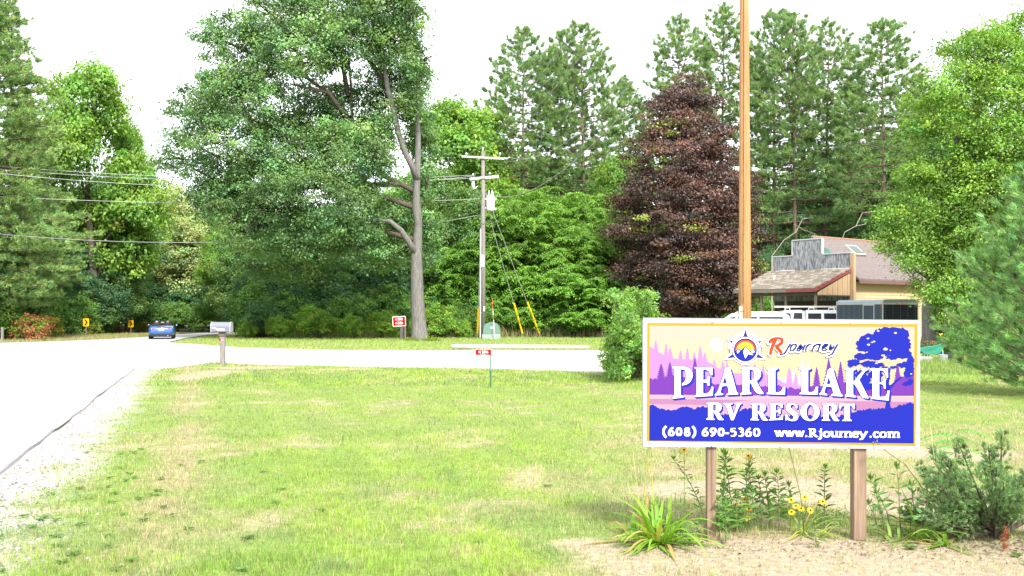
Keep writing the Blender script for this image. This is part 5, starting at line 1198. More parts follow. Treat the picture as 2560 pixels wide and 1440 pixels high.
# pen-stroke glyphs for the phone and web line
def pen(mb, pts, d, thick, thin, m=0, ends=True, conv=lambda x, y: (x, y)):
    P = [Vector((*conv(x, y), 0)) for x, y in pts]; n = len(P); V = []
    for i, p in enumerate(P):
        a = P[max(0, i-1)]; c = P[min(n-1, i+1)]
        if (P[0]-P[-1]).length < .01 and i in (0, n-1): a, c = P[-2], P[1]
        t = (c-a).normalized(); w = (thick*abs(t.y)+thin*abs(t.x)) * .5; nn = Vector((-t.y, t.x, 0))
        V += [p + nn*w, p - nn*w]
    W2 = [S(v.x, v.y) for v in V]; W2 = [(v.x, -d, v.z) for v in W2]
    mb.add(W2, [(2*i, 2*i+1, 2*i+3, 2*i+2) for i in range(n-1)], m)
def arc(cx, cy, rx, ry, a0=0, a1=360, n=20): return [(cx+rx*math.cos(math.radians(a0+(a1-a0)*k/n)), cy+ry*math.sin(math.radians(a0+(a1-a0)*k/n))) for k in range(n+1)]
def curve(pts, n=5):
    out = []; Q = [pts[0]] + list(pts) + [pts[-1]]
    for i in range(1, len(Q)-2):
        for k in range(n):
            t = k/n; f = lambda j: .5*((2*Q[i][j]) + (-Q[i-1][j]+Q[i+1][j])*t + (2*Q[i-1][j]-5*Q[i][j]+4*Q[i+1][j]-Q[i+2][j])*t*t + (-Q[i-1][j]+3*Q[i][j]-3*Q[i+1][j]+Q[i+2][j])*t**3)
            out.append((f(0), f(1)))
    return out + [pts[-1]]
sf = lambda x, y, w=.17: [(x-w, y), (x+w, y)]
GL = {'0': [arc(.33,.45,.23,.41)], '6': [arc(.33,.27,.22,.25), curve([(.54,.90),(.36,.80),(.18,.56),(.11,.30)])], '9': [arc(.33,.62,.22,.25), curve([(.12,0),(.30,.10),(.48,.34),(.55,.60)])],
 '8': [arc(.33,.68,.17,.19), arc(.33,.25,.22,.24)], '5': [[(.56,.86),(.19,.86)], [(.19,.88),(.16,.50)], curve([(.15,.50),(.34,.56),(.53,.44),(.53,.20),(.36,.03),(.10,.04)])],
 '3': [curve([(.12,.80),(.30,.90),(.48,.78),(.46,.58),(.26,.49)]), curve([(.26,.49),(.50,.42),(.54,.20),(.36,.02),(.09,.05)])], '(': [curve([(.34,1.08),(.14,.78),(.09,.44),(.15,.08),(.34,-.20)])], ')': [curve([(.06,1.08),(.26,.78),(.31,.44),(.25,.08),(.06,-.20)])],
 '-': [[(.05,.33),(.40,.33)]], 'w': [[(.10,.64),(.30,.02)], [(.30,.02),(.48,.58)], [(.44,.64),(.64,.02)], [(.64,.02),(.86,.62)], sf(.10,.62,.13), sf(.44,.62,.10), sf(.86,.62,.11)],
 '.': ['dot', (.12,.07)], 'R': [[(.20,.90),(.20,.0)], curve([(.20,.87),(.46,.86),(.56,.68),(.46,.49),(.22,.46)]), curve([(.38,.46),(.52,.22),(.74,.02)]), sf(.20,.02), sf(.14,.88,.12), sf(.76,.02,.09)],
 'j': [curve([(.26,.62),(.26,.1),(.22,-.14),(.02,-.24)]), sf(.20,.62,.12), 'dot', (.27,.84)], 'o': [arc(.33,.31,.23,.29)], 'u': [curve([(.18,.62),(.18,.22),(.26,.05),(.42,.06),(.56,.18)]), [(.60,.62),(.60,.0)], sf(.12,.62,.1), sf(.54,.62,.1), sf(.66,.02,.1)],
 'r': [[(.20,.62),(.20,0)], curve([(.22,.38),(.34,.58),(.50,.60)]), sf(.20,.02), sf(.14,.62,.1)], 'n': [[(.18,.62),(.18,0)], curve([(.20,.44),(.36,.60),(.52,.56),(.58,.40),(.58,.0)]), sf(.18,.02,.14), sf(.12,.62,.1), sf(.58,.02,.14)],
 'e': [curve([(.13,.35),(.34,.37),(.54,.38),(.48,.56),(.33,.62),(.16,.52),(.10,.30),(.18,.08),(.36,.01),(.56,.12)])], 'y': [[(.10,.62),(.36,.04)], curve([(.64,.62),(.40,.08),(.26,-.18),(.06,-.24)]), sf(.10,.62,.13), sf(.64,.62,.12)],
 'c': [curve([(.54,.50),(.42,.61),(.24,.58),(.11,.40),(.12,.18),(.26,.02),(.42,.02),(.55,.12)])], 'm': [[(.16,.62),(.16,0)], curve([(.18,.44),(.32,.60),(.46,.56),(.50,.40),(.50,.0)]), curve([(.52,.44),(.66,.60),(.80,.56),(.84,.40),(.84,.0)]), sf(.16,.02,.13), sf(.10,.62,.1), sf(.50,.02,.12), sf(.84,.02,.12)]}
GB_ = {'0': (.02,.64), '6': (.02,.64), '9': (.02,.64), '8': (.02,.64), '5': (.02,.64), '3': (.02,.64), '(': (0,.4), ')': (0,.4), '-': (.05,.40), 'w': (0,.97), '.': (0,.24), 'R': (.03,.85), 'j': (-.02,.40), 'o': (.03,.63), 'u': (.02,.76), 'r': (.03,.55), 'n': (.02,.72), 'e': (.02,.62), 'y': (0,.76), 'c': (.02,.6), 'm': (0,.97)}
def cline(x, y): return (1640 + x/4.0635, 1050 + y/4.0635)
def put_line(chars, spans, y0, y1, name, xh=1.0):
    for ch, (a, b_) in zip(chars, spans):
        g0, g1 = GB_[ch]; t_ = (a - 65) / 2410; yb = y0 + (y1-y0)*t_; H_ = 90
        cv = lambda x, y: cline(a + (x-g0)/(g1-g0)*(b_-a), yb - y*H_)
        mb = MB(); G = GL[ch]; i = 0; d0 = nxt() - .00018
        while i < len(G):
            if G[i] == 'dot':
                cx, cy = cv(*G[i+1]); P = [(cx+2.6*math.cos(k*PI/5), cy+2.6*math.sin(k*PI/5)) for k in range(10)]
                poly_px(mb, P, d0 + i*.000003); i += 2
            else: pen(mb, G[i], d0 + i*.000003, 5.3 if ch != '-' else 3.6, 2.3 if ch != '-' else 4.4, conv=cv); i += 1
        mb.build(name, WHITE_INK, board); LAYER[0] -= 1
LAYER[0] += 1
put_line('(608)690-5360', [(65,110),(122,185),(202,262),(285,345),(362,405),(465,530),(545,612),(628,692),(702,740),(750,815),(830,892),(905,970),(985,1055)], 158, 176, 'digit')
put_line('www.Rjourney.com', [(1203,1308),(1306,1410),(1408,1506),(1512,1536),(1548,1645),(1640,1690),(1695,1768),(1770,1852),(1852,1910),(1905,1990),(1993,2058),(2056,2150),(2163,2190),(2203,2262),(2266,2342),(2346,2476)], 157, 178, 'letter')
LAYER[0] += 3
# compass emblem and script word, read off another enlargement
def cc_(x, y): return (1800 + x/8, 810 + y/8)
NAVY = flat('navy_ink', ink(52, 62, 165, .36), .55, .1); ORG = flat('orange_red_ink', ink(255, 82, 46, .42), .55, .1)
def band(cx, cy, r0, r1, a0=0, a1=360, n=40):
    A = [(cx+r1*math.cos(math.radians(a0+(a1-a0)*k/n)), cy+r1*math.sin(math.radians(a0+(a1-a0)*k/n))) for k in range(n+1)]
    B = [(cx+r0*math.cos(math.radians(a0+(a1-a0)*k/n)), cy+r0*math.sin(math.radians(a0+(a1-a0)*k/n))) for k in range(n+1)]
    return A + B[::-1]
emb = pr_layer('emblem_halo', WHITE_INK, [circ(505, 515, 300, 40), circ(505, 505, 345, 40)[20:41] + [(160, 505)], [(505, 50), (425, 240), (585, 240)], [(70, 715), (215, 560), (330, 700)], [(935, 715), (790, 560), (680, 700)], [(120, 285), (290, 300), (230, 420)], [(890, 285), (730, 300), (790, 420)]], board, cc_)
for ry_ in ([(505, 95), (463, 245), (547, 245)], [(115, 690), (245, 600), (285, 672)], [(890, 695), (762, 600), (725, 672)], [(165, 315), (248, 335), (222, 378)], [(845, 320), (762, 345), (790, 378)]): pr_layer('emblem_ray', NAVY, [ry_], emb, cc_)
pr_layer('emblem_rings', NAVY, [band(505, 515, 258, 275), band(505, 515, 304, 318, 108, 62+180-50, 20), band(505, 515, 304, 318, -72, 0, 20), band(505, 515, 304, 318, -180, -108, 20)][:1] + [band(505, 515, 304, 318, -72, 12, 20), band(505, 515, 304, 318, 168, 252, 20)], emb, cc_)
pr_layer('emblem_disc', NAVY, [circ(502, 516, 232, 40)], emb, cc_)
pr_layer('emblem_red', ORG, [[(502+212*math.cos(a), 530+212*math.sin(a)) for a in np.linspace(PI, 2*PI, 24)]], emb, cc_)
pr_layer('emblem_gold', flat('gold_ink', ink(255, 200, 80, .42)), [[(502+182*math.cos(a), 530+182*math.sin(a)) for a in np.linspace(PI, 2*PI, 24)]], emb, cc_)
pr_layer('emblem_sun', flat('lemon_ink', ink(255, 245, 40, .42)), [[(502+150*math.cos(a), 530+150*math.sin(a)) for a in np.linspace(PI, 2*PI, 24)]], emb, cc_)
pr_layer('emblem_mountain', BLUE_INK, [[(290, 560), (365, 485), (415, 520), (502, 440), (600, 540), (650, 485), (722, 545), (712, 600), (670, 670), (600, 722), (502, 742), (400, 720), (330, 660), (298, 600)]], emb, cc_)
pr_layer('emblem_snow', WHITE_INK, [[(500, 462), (458, 555), (500, 690), (555, 600), (655, 622)], [(365, 510), (330, 548), (345, 590), (395, 540)], [(650, 505), (612, 550), (655, 590), (665, 565), (700, 560)]], emb, cc_)
scr = [curve([(1405,395),(1360,460),(1310,550),(1260,600),(1180,615)]), curve([(1500,402),(1450,410),(1405,470),(1400,525),(1440,535),(1490,490),(1520,435),(1500,402)]), curve([(1605,408),(1570,460),(1535,520),(1560,538),(1610,500),(1650,440)]), [(1700,408),(1645,530)],
       [(1745,408),(1700,530)], curve([(1730,450),(1780,408),(1830,405)]), [(1885,408),(1835,530)], curve([(1870,450),(1940,402),(2000,408),(1985,440),(1950,535)]), curve([(2045,480),(2110,450),(2145,410),(2100,402),(2050,450),(2035,510),(2070,538),(2130,510)]), curve([(2210,408),(2180,480),(2190,520),(2240,490),(2280,440)]), curve([(2345,408),(2290,500),(2230,600),(2140,635)])]
big = [curve([(1120,290),(1070,380),(1030,480),(1000,600)]), curve([(985,365),(1040,310),(1130,282),(1220,300),(1232,360),(1170,420),(1090,440)]), curve([(1110,430),(1160,500),(1230,580)])]
def script(name, strokes, th, m, extra):
    mb = MB(); d0 = nxt()
    for i, s_ in enumerate(strokes): pen(mb, s_, d0 + i*.000002, th, th*.72, conv=cc_)
    for i, (x, y, r) in enumerate(extra): poly_px(mb, [cc_(x+r*math.cos(k*PI/8), y+r*math.sin(k*PI/8)) for k in range(16)], d0 + .00004 + i*.000002)
    return mb.build(name, m, board)
script('script_halo', scr + big, 9.5, WHITE_INK, [(1400, 355, 40), (985, 365, 60), (1000, 600, 50)]+[(x, y, 36) for x, y in ((2140,635),(1180,615),(1400,530),(1560,535),(2070,535))])
script('script_word', scr, 3.9, NAVY, [(1400, 355, 17)])
script('script_initial', big, 7.4, ORG, [(985, 365, 26), (1002, 598, 28), (1222, 575, 22)])
# screws round the edge
scw = MB(); scw.tube([(0, 0, 0), (0, -.004, 0), (0, -.006, 0)], [.0085, .008, .004], 10)
sme = scw.mesh('screw', flat('screw_zinc', (.34, .35, .37), .35, metal=.8), True)
for px, py in ((1614.6,804),(1780.5,804.6),(1953,805),(2125.5,806),(2296,807.3),(1613,901),(1611.6,1016),(1611.4,1111),(1779,1114),(1950.6,1116),(2123,1117.3),(2292.5,1118.5),(2296,906),(2295,1022)):
    q = link('screw', sme, board); q.location = S(px, py, .0005)
# posts
SP = mat('sign_post_wood', (.30, .215, .155), .85, c2=(.13, .085, .06), sc=2.6, bump=.5, bsc=16, stretch=(14, 14, .45), spec=.1)
for x0, x1, yb in ((1767, 1790, 1358), (2133.5, 2165, 1345)):
    xa, xb_ = X_at(x0, SGY+.04)-sign.location.x, X_at(x1, SGY+.04)-sign.location.x
    b = MB(); b.box((xa, .024, -.15), (xb_, .024+(xb_-xa), 1.68)); b.build('post', SP, sign, bevel=.006)

# ------------------------------------------------------------------ small signs
def text_mesh(name, body, size, loc, m, parent, rot=(PI/2, 0, 0), sx=1.0, bold=.0):
    c = bpy.data.curves.new(name, 'FONT'); c.body = body; c.size = size; c.align_x = 'CENTER'; c.align_y = 'CENTER'; c.offset = bold; c.resolution_u = 3
    t = bpy.data.objects.new('tmp_text', c); COL.objects.link(t); bpy.context.view_layer.update()
    me = bpy.data.meshes.new_from_object(t.evaluated_get(bpy.context.evaluated_depsgraph_get())); bpy.data.objects.remove(t); bpy.data.curves.remove(c)
    me.materials.clear(); me.name = name; o = link(name, me, parent, m); o.location = loc; o.rotation_euler = rot; o.scale = (sx, 1, 1); return o
def rrect(w, h, r, n=4):
    out = []
    for cx, cy, a in ((w/2-r, h/2-r, 0), (-w/2+r, h/2-r, 90), (-w/2+r, -h/2+r, 180), (w/2-r, -h/2+r, 270)):
        for k in range(n+1): t = math.radians(a+90*k/n); out.append((cx+r*math.cos(t), cy+r*math.sin(t)))
    return out
SIGNRED = flat('sign_red', srgb(238, 20, 36, .42), .5, .1)
# N 2896
Y = 23.5; fs = empty('number_sign', (X_at(1226, Y), Y, 0), math.radians(0), 'small red house number plate on a green post at the lawn edge', 'sign')
cx, cz = X_at(1208.5, Y)-fs.location.x, Z_at(880.5, Y)
b = MB(); b.prism(rrect(.385, .150, .02), (cx, 0, cz), (1, 0, 0), (0, 0, 1), (0, .004, 0)); pl = b.build('plate', PRINT_W, fs)
b = MB(); b.prism(rrect(.37, .135, .018), (cx, -.0016, cz), (1, 0, 0), (0, 0, 1), (0, .001, 0)); b.build('red_field', SIGNRED, pl)
text_mesh('number', 'N 2896', .082, (cx, -.004, cz), PRINT_W, pl, sx=.92, bold=.0008)
text_mesh('top_line', 'TOWN OF LEON', .020, (cx, -.004, cz+.053), PRINT_W, pl); text_mesh('bottom_line', 'COUNTY ROAD', .020, (cx, -.004, cz-.053), PRINT_W, pl)
GP = mat('green_steel_post', (.04, .13, .065), .5, .2, var=.2)
b = MB(); b.box((-.02, 0, -.1), (.02, .012, .80)); b.box((-.020, .0125, -.1), (-.010, .03, .80)); b.box((.010, .0125, -.1), (.020, .03, .80)); po = b.build('post', GP, fs)
b = MB(); b.box((-.012, .0045, .80), (.012, .012, cz+.06)); b.build('bracket', STEEL, fs)
hol = MB()
for k in range(16): hol.box((-.005, -.0015, .42+k*.024), (.005, -.0003, .432+k*.024))
ho = hol.build('post_holes', flat('hole_light', (.45, .5, .45), .6), po); tag(ho, kind='stuff')
# two-number sign by the oak
Y = 65.0; ts = empty('number_sign', (X_at(1013, Y), Y, -.045), 0, 'slightly tilted red sign with two house numbers beside the oak trunk', 'sign')
b = MB(); b.prism(rrect(.86, .64, .05), (0, 0, 0), (1, 0, 0), (0, 0, 1), (0, .01, 0)); pl = b.build('plate', PRINT_W, ts); pl.location = (X_at(998, Y)-ts.location.x, -.03, Z_at(803, Y)+.04); pl.rotation_euler = (0, math.radians(-3.5), 0)
b = MB(); b.prism(rrect(.80, .58, .04), (0, -.004, 0), (1, 0, 0), (0, 0, 1), (0, .002, 0)); b.build('red_field', SIGNRED, pl)
text_mesh('top_number', 'N 2902', .165, (0, -.008, .12), PRINT_W, pl, sx=.95, bold=.002); text_mesh('low_number', 'N 2906', .165, (0, -.008, -.13), PRINT_W, pl, sx=.95, bold=.002)
text_mesh('top_line', 'TOWN OF LEON', .05, (0, -.008, .235), PRINT_W, pl); text_mesh('middle_line', 'COUNTY ROAD', .045, (0, -.008, .0), PRINT_W, pl); text_mesh('bottom_line', 'COUNTY ROAD', .045, (0, -.008, -.245), PRINT_W, pl)
b = MB(); b.box((-.02, -.02, -.1), (.04, .02, 1.55)); b.build('post', mat('rusty_post', (.16, .12, .10), .8), ts)
for j, px in enumerate((1004.5, 1012)):
    st_ = empty('short_post', (X_at(px, 70), 70, -.045), 0, ('pale square wooden stub post behind the two-number sign', 'second darker wooden stub post behind the two-number sign')[j], 'post', 'stub posts behind the number sign')
    b = MB(); w = .09 if j == 0 else .07; b.box((-w, -w, -.1), (w, w, 1.22 if j == 0 else 1.05)); b.build('post', WOOD_GREY, st_, bevel=.01); b = MB(); b.box((-w-.01, -w-.01, 1.221 if j == 0 else 1.051), (w+.01, w+.01, 1.25 if j == 0 else 1.08)); b.build('cap', WHITE, st_)
# chevrons
CH = flat('chevron_yellow', (.85, .47, .01), .5, .1)
for j, (px, yt, yb, Y) in enumerate(((215, 797, 815, 76), (327, 801.5, 817, 85))):
    cvn = empty('curve_sign', (X_at(px, Y), Y, -.045), 0, ('nearer yellow curve arrow sign at the road bend', 'farther yellow curve arrow sign close to the blue car')[j], 'road sign', 'curve arrow signs')
    w = .46; h = .60; zc_ = Z_at((yt+yb)/2, Y)+.045
    b = MB(); b.prism(rrect(w, h, .03), (0, 0, zc_), (1, 0, 0), (0, 0, 1), (0, .01, 0)); pl = b.build('plate', CH, cvn)
    b = MB(); b.prism([(-.13, .22), (-.02, .22), (.15, 0), (-.02, -.22), (-.13, -.22), (.02, 0)], (0, -.004, zc_), (1, 0, 0), (0, 0, 1), (0, .002, 0)); b.build('arrow', flat('sign_black', (.01, .01, .01)), pl)
    b = MB(); b.box((-.03, .012, -.1), (.03, .05, zc_+.25)); b.build('post', mat('tan_post', (.32, .24, .17), .8), cvn)
# delineator stub at the far left
b = MB(); b.box((-.06, -.06, -.1), (.06, .06, 1.0)); o_ = b.build('short_post', WOOD_GREY); o_.location = (X_at(6, 60), 60, -.045); tag(o_, 'grey stub post before the rust-red bush', 'post')

# ------------------------------------------------------------------ mailbox
MY = 34.2; mbx = empty('mailbox', (X_at(556, MY), MY, 0), 0, 'silver rural mailbox on a weathered wooden post', 'mailbox')
b = MB(); b.box((-.085, -.06, -.1), (.085, .09, 1.14)); b.build('post', WOOD_GREY, mbx, bevel=.008)
b = MB(); b.box((-.10, -.09, 1.0), (.10, .12, 1.139)); b.build('bracket_board', mat('dark_weathered', (.14, .12, .11), .9), mbx)
MS = mat('brushed_steel', (.20, .21, .25), .35, .55, var=.12, sc=3, stretch=(1, 8, 8))
w2, hh, rr = .17, .20, .17; prof = [(-w2, 0), (w2, 0), (w2, hh-.04)] + [(rr*math.cos(t), hh-.04+rr*math.sin(t)) for t in np.linspace(0, PI, 11)][1:-1] + [(-w2, hh-.04)]
x0 = X_at(530.5, MY)-mbx.location.x; x1 = X_at(578.5, MY)-mbx.location.x
b = MB(); b.prism(prof, (x0, 0, 1.145), (0, 1, 0), (0, 0, 1), (x1-x0, 0, 0)); bx_ = b.build('box', MS, mbx)
for i_, p in enumerate(bx_.data.polygons): p.use_smooth = False
for xx in (x0-.012, x1-.02):
    b = MB(); pf = [(y*1.06, z*1.045-.005) for y, z in prof]; b.prism(pf, (xx, 0, 1.144), (0, 1, 0), (0, 0, 1), (.034, 0, 0)); b.build('door' if xx < 0 else 'back_rim', mat('door_steel', (.40, .43, .47), .35, .6, var=.1), bx_)
b = MB(); b.box((x0+.22, -.174, 1.18), (x0+.47, -.171, 1.245)); lbp = b.build('number_label', PRINT_W, bx_)
for k in range(4): b = MB(); b.box((x0+.25+k*.055, -.1755, 1.195), (x0+.272+k*.055, -.1745, 1.23)); b.build('digit_mark', flat('faded_print', (.35, .36, .4)), lbp)
b = MB(); b.obox((x0+.06, -.180, 1.27), (.16, 0, -.05), (0, .008, 0), (.01, 0, .035)); b.build('flag_arm', WHITE, bx_); b = MB(); b.box((x0+.16, -.179, 1.185), (x0+.218, -.172, 1.24)); b.build('flag', flat('faded_red', (.45, .10, .14)), bx_)
b = MB(); b.cyl((-.065, -.07, .875), (-.065, -.085, .875), .038, 16); b.build('reflector', flat('reflector_red', (.6, .002, .005), .3), mbx)
b = MB(); b.box((-.02, -.066, .84), (.01, -.061, .88)); b.build('nail_plate', WHITE, mbx); b = MB(); b.box((.087, -.03, .99), (.11, .02, 1.10)); b.build('hinge', mat('rosy_wood', (.4, .3, .3), .8), mbx)

# ------------------------------------------------------------------ wheelbarrow, shovel, bucket
BY = 36.5; wb = empty('wheelbarrow', (X_at(2326, BY), BY, 0), math.radians(-12), 'green wheelbarrow heaped with weeds at the trunk of the bright oak', 'wheelbarrow')
WG = mat('teal_plastic', (.05, .34, .24), .45, var=.15)
b = MB(); lo = [(-.25, -.22, .30), (.25, -.22, .30), (.25, .22, .30), (-.25, .22, .30)]; hi = [(-.45, -.34, .50), (.48, -.34, .68), (.48, .34, .68), (-.45, .34, .50)]
b.add(lo+hi, [(0, 1, 2, 3), (0, 4, 5, 1), (1, 5, 6, 2), (2, 6, 7, 3), (3, 7, 4, 0)]); tr0 = b.build('tray', WG, wb); s_ = tr0.modifiers.new('solid', 'SOLIDIFY'); s_.thickness = .015
b = MB()
for sy in (-.2, .2): b.tube([(.62, sy*.3, .2), (.2, sy, .29), (-.8, sy*1.2, .40)], .02, 6); b.tube([(-.2, sy, .28), (-.28, sy*1.1, .0), (-.12, sy*1.1, .0), (-.1, sy, .28)], .015, 5)
b.build('frame', DARK, wb); b = MB(); b.cyl((.62, -.05, .18), (.62, .05, .18), .18, 16); b.build('wheel', BLACK, wb)
rng = np.random.default_rng(61)
wm, _ = crown_mesh('weed_heap', rng, [(-.05, 0, .55, .36, .26, .16)], 40, 16, .12, .06, (.12, .17, .05), odd=(.3, (.35, .12, .14)), top_bias=.5); hp = link('weed_heap', wm); hp.location = wb.location; tag(hp, 'heap of pulled weeds with pink blooms lying in the green wheelbarrow', 'weeds', kind='stuff')
wb2 = empty('bucket', (X_at(2358, 36), 36, 0), 0, 'small galvanised bucket on the grass beside the green wheelbarrow', 'bucket')
b = MB(); b.tube([(0, 0, 0), (0, 0, .27)], [.12, .165], 16, cap=False); b.build('pail', STEEL, wb2); b = MB(); b.tube([(.165*math.cos(t), .165*math.sin(t), .27) for t in np.linspace(0, 2*PI, 17)], .008, 4); b.build('rim', STEEL, wb2)
b = MB(); b.tube([(-.165, 0, .25), (-.12, -.05, .17), (0, -.1, .13), (.12, -.05, .17), (.165, 0, .25)], .006, 4); b.build('handle', STEEL, wb2)
sv2 = empty('shovel', (X_at(2354, 37.2), 37.2, 0), 0, 'yellow handled garden fork standing in the ground behind the bucket', 'shovel')
b = MB(); b.tube([(.03, 0, .35), (-.03, 0, .98)], .02, 6); b.tube([(-.09, 0, 1.0), (-.03, 0, .98), (.03, 0, 1.02)], .02, 6); b.build('handle', YELLOW, sv2); b = MB(); b.box((.02, -.01, 0), (.07, .01, .36)); b.build('blade', mat('blue_steel', (.12, .35, .5), .4), sv2)
b = MB(); b.box((.05, -.06, .02), (1.3, .06, .10)); o_ = b.build('timber', mat('dark_timber', (.07, .06, .055), .9)); o_.location = (X_at(2372, 36.2), 36.2, 0); o_.rotation_euler = (0, math.radians(3), -.1); tag(o_, 'dark old timber lying on the grass beyond the bucket', 'timber')
b = MB(); b.box((-.3, -.2, 0), (.25, .2, .2)); o_ = b.build('crate', mat('grey_crate', (.30, .29, .29), .9), bevel=.01); o_.location = (X_at(2308, 36.2), 36.2, 0); tag(o_, 'low grey box under the near end of the wheelbarrow', 'box')

# ------------------------------------------------------------------ lawn grass
road_np, drive_np = road_r, drive_r
def blades(name, X, Y, H, W, col, rng, lean=.45, z=None, bend=True):
    n = len(X); Z = np.zeros(n) if z is None else z
    a = rng.uniform(0, 2*PI, n); th = rng.uniform(0, 2*PI, n); l = np.abs(rng.normal(size=n)) * lean
    s = np.stack([np.cos(a), np.sin(a)*.35, np.zeros(n)], 1) * (W*.5)[:, None]      # blades mostly show their width
    d = np.stack([np.cos(th)*l, np.sin(th)*l, np.ones(n)], 1); d = unit(d) * H[:, None]
    P = np.stack([X, Y, Z], 1); mid = P + d*.55; tip = P + d + np.stack([np.cos(th)*l, np.sin(th)*l, -.25*l], 1) * H[:, None]*.45
    V = np.stack([P-s, P+s, mid+s*.8, mid-s*.8, tip], 1).reshape(-1, 3); i = np.arange(n)*5
    return np_mesh(name, V, quads=np.stack([i, i+1, i+2, i+3], 1), tris=np.stack([i+3, i+2, i+4], 1), col=np.repeat(np.clip(col, .005, .8), 5, axis=0), mats=[GRASS])
LIME = np.array([.27, .40, .05]); GRN = np.array([.15, .26, .06]); STRAW = np.array([.40, .33, .20]); BLUEG = np.array([.15, .225, .11])
def lawn_points(n, y0, y1, ex, rng):
    """uniform in the picture rows y0..y1, columns widened by ex"""
    py = rng.uniform(y0, y1, n); px = rng.uniform(-ex, 2560+ex, n); Y = EYE*FPX/(py-HOR); return (px-1280)/FPX*Y, Y
def grass_field(name, n, y0, y1, rng, hk=1.0, wpx=.75):
    X, Y = lawn_points(n, y0, y1, 420, rng)
    cover, dry, lime, sandm = lawn_state(X, Y)
    ok = (rng.random(n) < cover*.97+.015) & ~in_poly(X, Y, road_np) & ~in_poly(X, Y, drive_np) & (Y < 46) & (X > -13.8) & (X < 26.8) & (X+.31*Y > -2.15)
    ok &= ~((dry > .8) & (rng.random(n) < .45))
    X, Y, dry, lime, sandm = X[ok], Y[ok], dry[ok], lime[ok], sandm[ok]; n = len(X)
    k = rng.random(n); col = GRN + (LIME-GRN) * np.clip(lime + rng.normal(size=n)*.25, 0, 1)[:, None]
    bl = (fbm(X, Y, .9, 201) > .56); col[bl] = col[bl]*.45 + BLUEG*.55
    st_ = rng.random(n) < (.05 + .80*dry**1.2); col[st_] = STRAW * rng.uniform(.65, 1.25, (st_.sum(), 1))
    col = col * rng.uniform(.55, 1.35, (n, 1)) * (.56 + .88*fbm(X, Y, .14, 207))[:, None]
    H = .042 * hk * rng.uniform(.5, 1.35, n) * (.75 + .6*fbm(X, Y, .5, 205)) * (1 - .3*sandm)
    H *= 1 + .9*(fbm(X, Y, .22, 209) > .66)
    W = np.maximum(.0035, wpx * Y / FPX * 1.6) * rng.uniform(.7, 1.3, n)
    o = link(name, blades(name, X, Y, H, W, col, rng, z=ground_z(X, Y)*sstep(-2.2, -1.2, X+.31*Y)-.004)); return tag(o, kind='stuff')
rng = np.random.default_rng(71)
grass_field('grass', 230000, 960, 1475, rng)
grass_field('grass', 95000, 903, 965, rng, hk=1.15, wpx=.9)
# longer grass on the far verge, at the wood edge and behind the sign
def verge_grass(name, n, poly, h, colA, colB, rng, w=.035, straw=.2, zz=-.05):
    xs = [p[0] for p in poly]; ys = [p[1] for p in poly]
    X = rng.uniform(min(xs), max(xs), n); Y = rng.uniform(min(ys), max(ys), n); ok = in_poly(X, Y, poly) & ~in_poly(X, Y, road_np) & ~in_poly(X, Y, drive_np); X, Y = X[ok], Y[ok]; n = len(X)
    t = fbm(X, Y, 2.0, 215)[:, None]; col = np.asarray(colA)*(1-t) + np.asarray(colB)*t
    s_ = rng.random(n) < straw*2*fbm(X, Y, 3.0, 218); col[s_] = STRAW*rng.uniform(.6, 1.1, (s_.sum(), 1)); col *= rng.uniform(.7, 1.3, (n, 1))
    H = h * rng.uniform(.5, 1.4, n) * (.5 + fbm(X, Y, 1.5, 217)); W = w*rng.uniform(.6, 1.3, n)
    return tag(link(name, blades(name, X, Y, H, W, col, rng, lean=.35, z=np.full(n, zz))), kind='stuff')
verge_grass('verge_grass', 60000, [gr(430, 856), gr(600, 868), gr(900, 876), gr(1520, 877), gr(1700, 871), gr(1900, 868), (26, 76), (10, 82), (-14, 82), (-20, 86), (-24, 82), (-22.4, 68)], .13, (.20, .33, .07), (.26, .38, .09), rng, .03, .22)
verge_grass('verge_grass', 26000, [gr(-260, 866), gr(0, 859), gr(200, 852.5), (-27.4, 72), (-28, 84), (-30, 88), (-36, 84), (-34, 70), (-37, 60)], .22, (.20, .26, .06), (.30, .30, .10), rng, .035, .45)
verge_grass('tall_grass', 14000, [(-21, 76), (-8, 74.5), (2, 75.5), (12, 76), (12, 79), (-21, 82)], .75, (.11, .17, .04), (.20, .22, .08), rng, .03, .55)
verge_grass('tall_grass', 22000, [gr(2290, 935), gr(2290, 900), gr(2700, 893), gr(2700, 930), gr(2480, 940)], .17, (.14, .23, .06), (.18, .27, .07), rng, .02, .1, 0)
verge_grass('tall_grass', 16000, [(14.6, 37), (14.6, 52), (30, 56), (40, 50), (26, 37)], .10, (.14, .23, .06), (.19, .28, .07), rng, .03, .1, 0)
# pebbles on the shoulder
rng = np.random.default_rng(81); n = 5200; Yp = EYE*FPX/(rng.uniform(925, 1470, n)-HOR); up = -2.15 + np.abs(rng.normal(0, .5, n)); Xp = up - .31*Yp
r_ = rng.uniform(.005, .016, n) * rng.uniform(.6, 1.6, n); z_ = ground_z(Xp, Yp)*sstep(-2.2, -1.2, up)
ov_ = np.array([(1,0,0),(0,1,0),(-1,0,0),(0,-1,0),(0,0,.8)]); V = (np.stack([Xp, Yp, z_], 1)[:, None, :] + ov_[None]*r_[:, None, None]*rng.uniform(.6, 1.3, (n, 1, 3))).reshape(-1, 3)
i = np.arange(n)[:, None]*5; T = np.concatenate([i+np.array([[0,1,4]]), i+np.array([[1,2,4]]), i+np.array([[2,3,4]]), i+np.array([[3,0,4]])])
pc = np.where(rng.random((n, 1)) < .6, .13, .32)*rng.uniform(.6, 1.2, (n, 1))*np.array([[1, .95, .9]])
